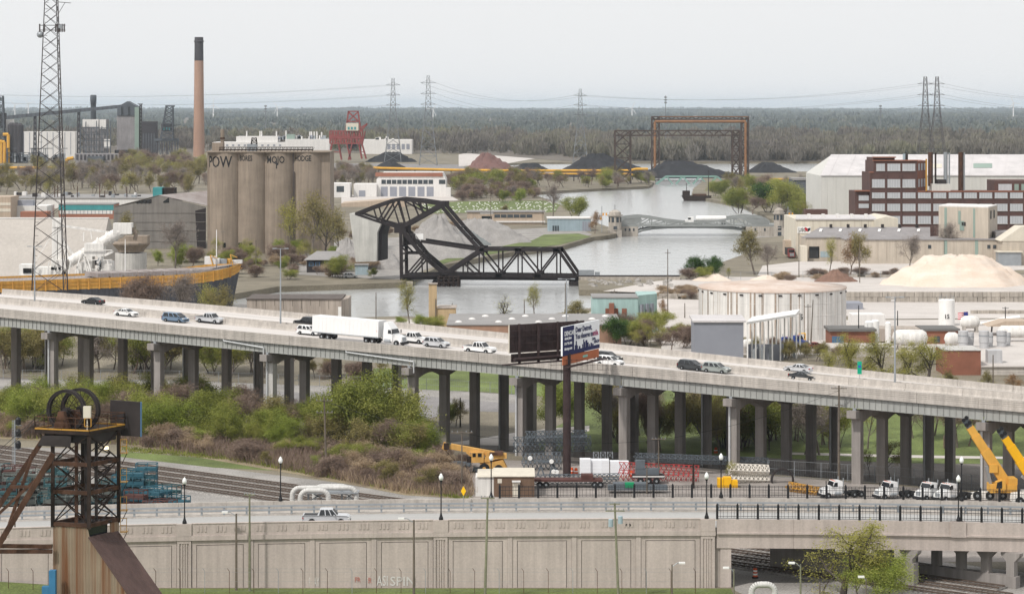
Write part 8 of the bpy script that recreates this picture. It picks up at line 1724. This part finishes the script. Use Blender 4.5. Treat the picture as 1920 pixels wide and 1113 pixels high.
NM = {'bare':'bare_tree','brown':'bare_tree','spring':'spring_tree','olive':'olive_tree','green':'green_shrub','fresh':'green_shrub','brush':'brown_shrub','straw':'straw_shrub','dark':'evergreen_tree','willow':'willow_tree','rust':'budding_tree','snag':'bare_tree'}
def tree(loc, h, kind, label, group=None, wide=1.0, name=None):
    tm, lm, ph = rnd.choice(PROTO[kind]); k = h/ph
    o = thing(name or NM[kind], label, CAT.get(kind, 'shrub' if 'shrub' in (name or NM[kind]) else 'tree'), loc, group)
    o.rotation_euler = (0, 0, rnd.uniform(0, 6.28)); o.scale = (k*wide, k*wide, k)
    t = bpy.data.objects.new('trunk', tm); COL.objects.link(t); t.parent = o
    if lm is not None:
        c = bpy.data.objects.new('crown', lm); COL.objects.link(c); c.parent = o
    return o
def ptree(px, pb, ptop, kind, label, group=None, wide=1.0, z=None, name=None):
    P = G(px, pb, z); return tree(P, (pb-ptop)*P.y/F, kind, label, group, wide, name)
def scatter(n, poly, kinds, hr, label, group, wide=(0.9,1.3), z=None, seed=1, rowsort=True, name=None):
    """n plants inside a pixel polygon of base points; hr = height range in metres"""
    rn = random.Random(seed); k = 0; xs = [p[0] for p in poly]; ys = [p[1] for p in poly]
    labs = label if isinstance(label, dict) else {}
    while k < n:
        x, y = rn.uniform(min(xs), max(xs)), rn.uniform(min(ys), max(ys)); ins = False; j = len(poly)-1
        for i in range(len(poly)):
            if (poly[i][1] > y) != (poly[j][1] > y) and x < (poly[j][0]-poly[i][0])*(y-poly[i][1])/(poly[j][1]-poly[i][1])+poly[i][0]: ins = not ins
            j = i
        if not ins: continue
        kd = rn.choice(kinds); lb = ''
        adj = {'bare':'leafless grey','brown':'leafless brown','spring':'yellow-green budding','olive':'olive budding','green':'leafy green','fresh':'bright green','brush':'tangled brown','straw':'pale straw-coloured','dark':'dense dark green','willow':'drooping willow','rust':'rusty budding','snag':'dark bare'}[kd]
        noun = 'shrub' if 'shrub' in NM[kd] else 'tree'
        tree(G(x, y, z), rn.uniform(*hr), kd, '%s %s %s' % (adj, noun, label), '%s %ss %s' % (adj, noun, group), rn.uniform(*wide)); k += 1
# brush slope between the railway and the viaduct
sheet('brush_slope', gt((-60,752),(500,780),(800,828),(865,870),(880,935),(760,928),(560,890),(400,862),(220,832),(-60,820)), 'dry_grass', 0.03)
sheet('track_grass', gp((225,856),(400,876),(560,884),(560,872),(430,862),(230,846)), 'grass', 0.02)
scatter(58, [(-20,775),(300,772),(520,790),(560,850),(300,828),(-20,808)], ['green','fresh','green','spring','olive','brown'], (4.5,9.5), 'on the brush slope left of the big green tree', 'on the left brush slope', seed=3, wide=(1.0,1.4))
scatter(40, [(560,800),(760,830),(820,870),(700,880),(600,850),(520,830)], ['green','green','olive','brown','fresh'], (4,8), 'on the brush slope around the big green tree', 'around the big green tree', seed=4, wide=(1.0,1.4))
scatter(75, [(-20,800),(300,812),(520,835),(640,860),(830,880),(870,925),(760,922),(600,893),(430,862),(250,835),(-20,818)], ['brush','brush','green','straw','brush','olive','fresh'], (2.0,4.0), 'in the thicket above the railway', 'in the thicket above the railway', seed=5, wide=(1.2,1.8))
scatter(22, [(640,850),(740,868),(800,890),(720,900),(620,880)], ['brush','straw','green'], (2.5,4.5), 'on the slope below the big green tree', 'below the big green tree', seed=6, wide=(1.1,1.6))
scatter(12, [(760,870),(870,872),(885,905),(800,905)], ['straw','straw','brush'], (2,4), 'beside the old yellow crane', 'beside the old yellow crane', seed=8, wide=(1.2,1.7))
for px, pb, pt, wd in ((690,842,690,1.25),(655,835,705,1.2),(735,845,712,1.15),(610,828,735,1.1)): ptree(px, pb, pt, 'green', 'big rounded green willow-like tree in front of the viaduct', 'clump forming the big green tree', wd, name='green_tree')
# seen between the viaduct columns
scatter(46, [(-20,700),(240,700),(480,712),(560,716),(480,698),(-20,682)], ['green','olive','brown','spring','bare'], (8,12), 'behind the chain-link fence beyond the viaduct', 'beyond the viaduct behind the fence', seed=9, wide=(1.0,1.3))
scatter(10, [(560,712),(760,715),(760,705),(560,700)], ['brush','olive','brown'], (3,5), 'at the field edge beyond the viaduct', 'at the field edge beyond the viaduct', seed=10)
scatter(66, [(1150,846),(1560,856),(1600,846),(1500,815),(1150,800)], ['bare','green','olive','spring','olive','brown','green'], (8,13), 'in the park under the viaduct', 'in the park under the viaduct', seed=11, wide=(0.8,1.1))
scatter(12, [(1600,850),(1960,856),(1960,820),(1600,810)], ['bare','spring','brown'], (8,12), 'on the open park lawn', 'on the open park lawn', seed=12, wide=(0.7,0.9))
ptree(1038,808,702,'fresh','round fresh green maple beside the access road', None, 0.9, name='maple_tree')
ptree(1062,806,720,'fresh','fresh green tree between viaduct column and billboard post', None, 0.8, name='maple_tree')
ptree(855,800,745,'olive','small olive tree beside the black pole under the viaduct'); ptree(838,800,752,'green','small green shrub beside the black pole under the viaduct')
ptree(1668,893,822,'olive','thin olive sapling behind the parked white tractors', None, 1.3); ptree(1630,893,838,'spring','small spring sapling behind the parked white tractors')
ptree(1370,905,860,'spring','tiny sapling beside the white lattice boom'); ptree(853+0,905,893,'spring','tiny plant by the yard fence')
# foreground willow and bush below the bridge
ptree(1580,1122,972,'willow','large sparse willow in front of the road bridge', None, 1.35); ptree(1655,1125,1032,'fresh','bright yellow-green bush beside the large willow', None, 1.6, name='green_bush')
ptree(1610,1125,1040,'spring','yellow-green sapling against the large willow', None, 1.2)
# between the freeway and the river
for px, pb, pt, kd, lab, wd in ((285,612,500,'brown','bare brown tree in front of the ship hull',1.1),(330,612,502,'bare','spreading bare tree in front of the ship hull',1.2),(385,615,520,'spring','yellow-green tree beside the ship bow',1.0),(425,618,528,'olive','olive tree beside the ship bow',1.0),(250,610,515,'brown','thin brown tree in front of the ship hull',0.9),
    (768,612,520,'spring','slim yellow-green tree beside the brick chimney',0.85),(790,618,588,'fresh','low green bush beside the brick chimney',1.6),(820,622,590,'green','low green bush behind the freeway parapet',1.6),(750,610,592,'fresh','small green bush behind the white trailer',1.5),
    (940,625,545,'snag','bare dark tree rising over the grey flat roof',1.1),(1003,598,522,'spring','slim yellow-green tree on the riverside lot',0.8),(1090,612,560,'olive','spreading olive tree beside the teal building',1.6),(1348,612,556,'rust','brown budding tree in front of tank five',1.2),(1245,600,560,'rust','small rusty tree beside the wooden pole',0.7),
    (1600,722,622,'willow','bare willow left of the brick wall behind the freeway',0.9),(1660,728,625,'willow','willow with dark forked trunk behind the freeway',1.0),(1740,735,632,'willow','willow leaning towards the brick wall',1.1),(1700,735,640,'willow','willow between its two neighbours before the white tanks',0.9),(1560,715,655,'spring','small yellow-green tree before the low flat tanks',1.2),(1790,738,690,'olive','small tree against the dark brick wall',0.9),(1850,745,690,'olive','small tree at the pale block wall',0.9),(1905,750,700,'rust','brown bush at the pale block wall',1.2),
    (1400,660,630,'olive','olive bush beside the canopy',1.5),(1370,668,640,'spring','yellow bush beside the canopy',1.5),(1345,664,648,'green','low bush beside the canopy',1.6)):
    ptree(px, pb, pt, kd, lab, None, wd, z=0.0)
scatter(40, [(1125,640),(1200,655),(1320,668),(1320,640),(1200,615),(1130,615)], ['green','brown','spring','brush','olive'], (3,6.5), 'in the thicket behind the billboard', 'in the thicket behind the billboard', seed=13, wide=(1.1,1.5), z=0.0)
ptree(1155,650,590,'dark','dark green tree right of the billboard', None, 1.0, z=0.0)
scatter(26, [(1400,668),(1600,690),(1600,675),(1420,655)], ['spring','olive','brown'], (3,5), 'along the freeway by the tanker lot', 'along the freeway by the tanker lot', seed=14, wide=(1.1,1.5), z=0.0)
# river banks
for px, pb, pt, kd, lab, wd in ((1308,522,476,'dark','dark green tree on the causeway end',1.1),(1340,524,478,'dark','taller dark green tree on the causeway end',0.9),(1290,524,500,'brush','brown brush at the causeway end',1.6),(1322,526,498,'green','green bush at the causeway end',1.4),(1365,522,500,'spring','yellow bush behind the salt yard',1.2),
    (1415,515,425,'olive','large budding tree on the river bank beside the salt yard',1.15),(1440,518,450,'bare','bare tree on the river bank beside the salt yard',1.0),(1595,514,432,'rust','tall brownish tree in front of the mill sheds',0.8),(1615,516,430,'olive','tall budding tree in front of the mill sheds',0.8),(1555,512,440,'spring','yellow budding tree at the mill loading door',0.8),(1705,512,432,'bare','bare grey tree in front of the mill sheds',0.9),(1778,492,408,'bare','bare tree in front of the tan block',0.9),(1797,482,452,'fresh','bright small tree at the tan block',0.9),
    (328,505,402,'bare','large bare tree in front of the ruined shed',0.95),(240,480,392,'olive','olive tree behind the white ship boom',0.8),(585,482,352,'olive','tall olive tree in front of the silos',0.95),(548,478,362,'spring','yellow-green tree in front of the silos',0.9),(637,482,385,'olive','olive tree at the right edge of the silos',1.0),(612,484,400,'snag','bare tree at the right edge of the silos',1.0),
    (1078,412,365,'green','dome-shaped green willow on the left bank',1.35),(1037,408,338,'bare','bare grey tree on the left bank',0.8),(1115,438,395,'rust','brownish tree beside the stone bridge tower',0.8),(945,380,354,'green','round green tree beside its twin on the meadow',1.0),(975,381,350,'fresh','brighter round green tree on the meadow',1.0),(940,408,380,'olive','olive bush on the gravel works building',1.0),(640,522,476,'green','green bush beside the concrete counterweight',1.2),(845,520,500,'brush','brush at the bridge pier',1.4),
    (1385,400,350,'green','large green tree on the right bank',1.4),(1470,402,335,'green','large willow on the right bank',1.3),(1440,398,340,'dark','dark green tree on the right bank',1.3),(1500,420,372,'spring','yellow bush in front of the big shed',1.4),(1340,368,335,'green','green tree beside the barge',1.0)):
    ptree(px, pb, pt, kd, lab, None, wd, z=0.0)
scatter(34, [(380,520),(480,525),(740,522),(740,505),(560,490),(400,500)], ['brush','straw','green','brown'], (2,5), 'on the waste ground between ship bow and counterweight', 'on the left bank waste ground', seed=41, wide=(1.2,1.8), z=0.0)
scatter(30, [(640,450),(900,428),(1010,430),(1010,425),(860,420),(640,430)], ['brush','olive','straw'], (2,5), 'behind the grey gravel piles', 'behind the gravel piles', seed=42, wide=(1.2,1.8), z=0.0)
scatter(32, [(275,505),(560,500),(650,500),(650,488),(560,478),(275,490)], ['green','brown','spring','fresh','brush'], (4,9), 'at the foot of the silos', 'at the foot of the silos', seed=15, wide=(0.9,1.3), z=0.0)
scatter(26, [(1460,530),(1960,520),(1960,512),(1460,517)], ['brush','straw','straw'], (2,3.5), 'along the fence behind the salt pile', 'along the fence behind the salt pile', seed=16, wide=(1.4,2.2), z=0.0)
scatter(22, [(1230,560),(1310,562),(1300,548),(1240,545)], ['brush','straw','straw'], (1.2,2.5), 'on the river bank beside tank five', 'on the river bank beside tank five', seed=17, wide=(1.4,2.2), z=0.0)
scatter(70, [(860,362),(1220,352),(1220,342),(860,338)], ['bare','olive','brown','green','olive'], (7,14), 'along the bank under the yellow pipeline', 'under the yellow pipeline', seed=18, wide=(1.0,1.4), z=0.0)
scatter(55, [(860,380),(1010,376),(1000,362),(860,362)], ['bare','olive','brown','brush','olive'], (5,10), 'in the brush beside the meadow', 'in the brush beside the meadow', seed=19, wide=(1.0,1.4), z=0.0)
scatter(40, [(1330,385),(1400,402),(1500,420),(1540,415),(1530,360),(1340,352)], ['green','olive','brown','bare','green'], (8,14), 'in the grove on the right bank', 'in the grove on the right bank', seed=20, wide=(1.0,1.4), z=0.0)
scatter(120, [(-20,368),(390,372),(390,330),(230,326),(-20,330)], ['bare','olive','spring','bare','brown','olive'], (9,18), 'in the wood behind the old plant', 'in the wood behind the old plant', seed=21, wide=(0.9,1.3), z=0.0)
scatter(70, [(215,332),(390,338),(390,312),(225,306)], ['olive','bare','spring','brown'], (10,18), 'in the wood below the coke tower', 'in the wood below the coke tower', seed=22, wide=(0.9,1.3), z=0.0)
scatter(45, [(620,352),(700,350),(700,330),(620,326)], ['bare','olive','brown'], (8,14), 'in the grove behind the white garages', 'behind the white garages', seed=23, wide=(1.0,1.4), z=0.0)
scatter(16, [(840,362),(900,360),(900,340),(840,342)], ['olive','green','brown'], (7,12), 'right of the white garages', 'right of the white garages', seed=24, wide=(1.0,1.4), z=0.0)
# the far country: woods reaching to the horizon (one mass each, nobody could count them)
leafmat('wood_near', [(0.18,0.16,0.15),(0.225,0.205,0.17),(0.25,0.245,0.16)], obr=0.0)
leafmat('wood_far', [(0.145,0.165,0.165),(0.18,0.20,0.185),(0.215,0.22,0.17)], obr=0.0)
for mm_ in ('wood_near','wood_far'):
    for n_ in MATS[mm_].node_tree.nodes:
        if n_.type == 'TEX_NOISE': n_.inputs['Scale'].default_value = 0.006; n_.inputs['Detail'].default_value = 9; n_.inputs['Roughness'].default_value = 0.62
def wood(name, rows, m, seed, nl, fs=(.5,1.0), hts=(13,20), wid=.45):
    rg = np.random.RandomState(seed); C = []
    for Y, x0, x1, cnt in rows:
        n = cnt; x = rg.uniform(x0*Y, x1*Y, n); y = Y+rg.normal(scale=0.012*Y, size=n); C.append(np.stack([x, y, rg.uniform(hts[0], hts[1], n)*(1+.22*np.sin(x*9.0/Y*3.1+Y*.37)*np.sin(x*23.0/Y+Y)), np.full(n, Y)], 1))
    C = np.concatenate(C); n = len(C)
    P = rg.normal(size=(n, nl, 3)); P /= np.linalg.norm(P, axis=2)[:,:,None]; P *= rg.uniform(0.55,1.0,(n,nl,1))**0.5
    rad = C[:,2]*rg.uniform(0.33,0.5,n)*np.maximum(1.0, C[:,3]/6000)
    Q = np.empty_like(P); Q[:,:,0] = C[:,0:1]+P[:,:,0]*rad[:,None]; Q[:,:,1] = C[:,1:2]+P[:,:,1]*rad[:,None]; Q[:,:,2] = C[:,2:3]*0.55+P[:,:,2]*C[:,2:3]*0.45
    Q[:,:,2] = np.maximum(Q[:,:,2], 0.5); k = np.repeat(rad, nl)
    D = P.reshape(-1,3)+rg.normal(scale=0.4,size=(n*nl,3)); D /= np.linalg.norm(D,axis=1)[:,None]
    a = D*np.array([.45,.45,.2])+np.array([0,0,1.0]); a /= np.linalg.norm(a,axis=1)[:,None]; b = np.cross(a, rg.normal(size=D.shape)); b /= np.linalg.norm(b,axis=1)[:,None]; b *= wid; c = Q.reshape(-1,3); sz = (k*rg.uniform(*fs,n*nl))[:,None]
    v = np.stack([c-a*sz, c-b*sz, c+a*sz, c+b*sz], 1).reshape(-1,3); q = np.arange(4*n*nl).reshape(-1,4)
    me = mesh_np(name, v, q, m); o = bpy.data.objects.new(name, me); COL.objects.link(o); o['kind'] = 'stuff'
    tag(o, 'dense leafless woodland across the far river shore' if m == 'wood_near' else 'hazy flat woodland stretching to the horizon', 'woodland')
rows = [(2560,0.05,0.24,300),(2600,0.04,0.24,260),(2660,0.03,0.24,220),(2740,0.02,0.25,200),(2850,0.0,0.25,200),(2950,-0.03,0.25,200),(3100,-0.24,0.25,360),(3300,-0.24,0.25,340),(3550,-0.25,0.25,330),(3800,-0.25,0.25,330)]
mat('forest_floor', (0.14,0.12,0.10), var=0.3, scale=0.02)
sheet('forest_floor', [V(60,2520,0),V(700,2480,0),V(1000,3400,0),V(6500,24000,0),V(-6500,24000,0),V(-1000,3900,0),V(-760,3050,0),V(-60,2960,0)], 'forest_floor', 0.3, fol=False)
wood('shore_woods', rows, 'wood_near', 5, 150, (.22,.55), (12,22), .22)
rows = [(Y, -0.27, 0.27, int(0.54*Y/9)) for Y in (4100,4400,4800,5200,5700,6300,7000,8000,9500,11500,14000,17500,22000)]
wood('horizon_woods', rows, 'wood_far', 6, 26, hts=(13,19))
# low twigs and weeds covering the brush slope: uncountable
def cover(name, poly, n, m, hr, seed, label, cat, wr=.035):
    rg = np.random.RandomState(seed); xs = [p[0] for p in poly]; ys = [p[1] for p in poly]; P = []
    while len(P) < n:
        x, y = rg.uniform(min(xs),max(xs)), rg.uniform(min(ys),max(ys)); ins = False; j = len(poly)-1
        for i in range(len(poly)):
            if (poly[i][1] > y) != (poly[j][1] > y) and x < (poly[j][0]-poly[i][0])*(y-poly[i][1])/(poly[j][1]-poly[i][1])+poly[i][0]: ins = not ins
            j = i
        if ins: Y = F*H/(y-YH); X = (x-960)/F*Y; P.append((X,Y,hgt(X,Y)))
    P = np.array(P); k = 3; P = np.repeat(P,k,axis=0)+rg.normal(scale=.35,size=(n*k,3))*np.array([1,1,0]); N_ = len(P)
    h = rg.uniform(*hr,(N_,1)); tilt = rg.normal(scale=.35,size=(N_,3))*np.array([1,1,0]); tilt[:,2] = 1; T = P+tilt*h; w_ = rg.normal(size=(N_,3))*np.array([1,.3,0]); w_ = w_/np.linalg.norm(w_,axis=1)[:,None]*wr
    v = np.stack([P-w_,P+w_,T+w_*.5,T-w_*.5],1).reshape(-1,3); o = bpy.data.objects.new(name,mesh_np(name,v,np.arange(4*N_).reshape(-1,4),m)); COL.objects.link(o); o['kind'] = 'stuff'; tag(o,label,cat)
SLP = [(-20,790),(300,800),(520,815),(800,850),(872,885),(880,932),(760,924),(600,893),(430,862),(250,835),(-20,818)]
cover('dry_stems',SLP,9000,'twig_brown',(.5,2.2),31,'dry brown stems covering the brush slope','undergrowth'); cover('straw_weeds',[(600,830),(800,850),(872,880),(885,930),(760,926),(600,890)],5000,'twig_straw',(.4,1.6),32,'pale straw weeds covering the slope beside the old crane','undergrowth'); cover('green_weeds',SLP,2500,'leaf_green',(.2,.9),33,'scattered green weeds growing on the brush slope','undergrowth',.06)
cover('verge_weeds',[(230,846),(430,862),(600,893),(860,935),(880,935),(860,920),(600,880),(430,852),(230,838)],2500,'leaf_green',(.1,.4),34,'green weeds along the railway edge','undergrowth',.05)
# ---------------------------------------------------------------- haze: even, thin air round the whole scene
hz = MB().b2(-14000,14000,-300,61000,-6,165).build('haze', 'white_paint', kind='stuff')
m = bpy.data.materials.new('haze_air'); m.use_nodes = True; N = m.node_tree.nodes; N.remove(N['Principled BSDF'])
pv = N.new('ShaderNodeVolumePrincipled'); pv.inputs['Color'].default_value = (0.76,0.88,1.0,1); pv.inputs['Density'].default_value = 0.00003; pv.inputs['Anisotropy'].default_value = 0.2
m.node_tree.links.new(pv.outputs[0], N['Material Output'].inputs['Volume']); hz.data.materials.clear(); hz.data.materials.append(m)
tag(hz, 'thin pale haze hanging over the whole landscape', 'haze')
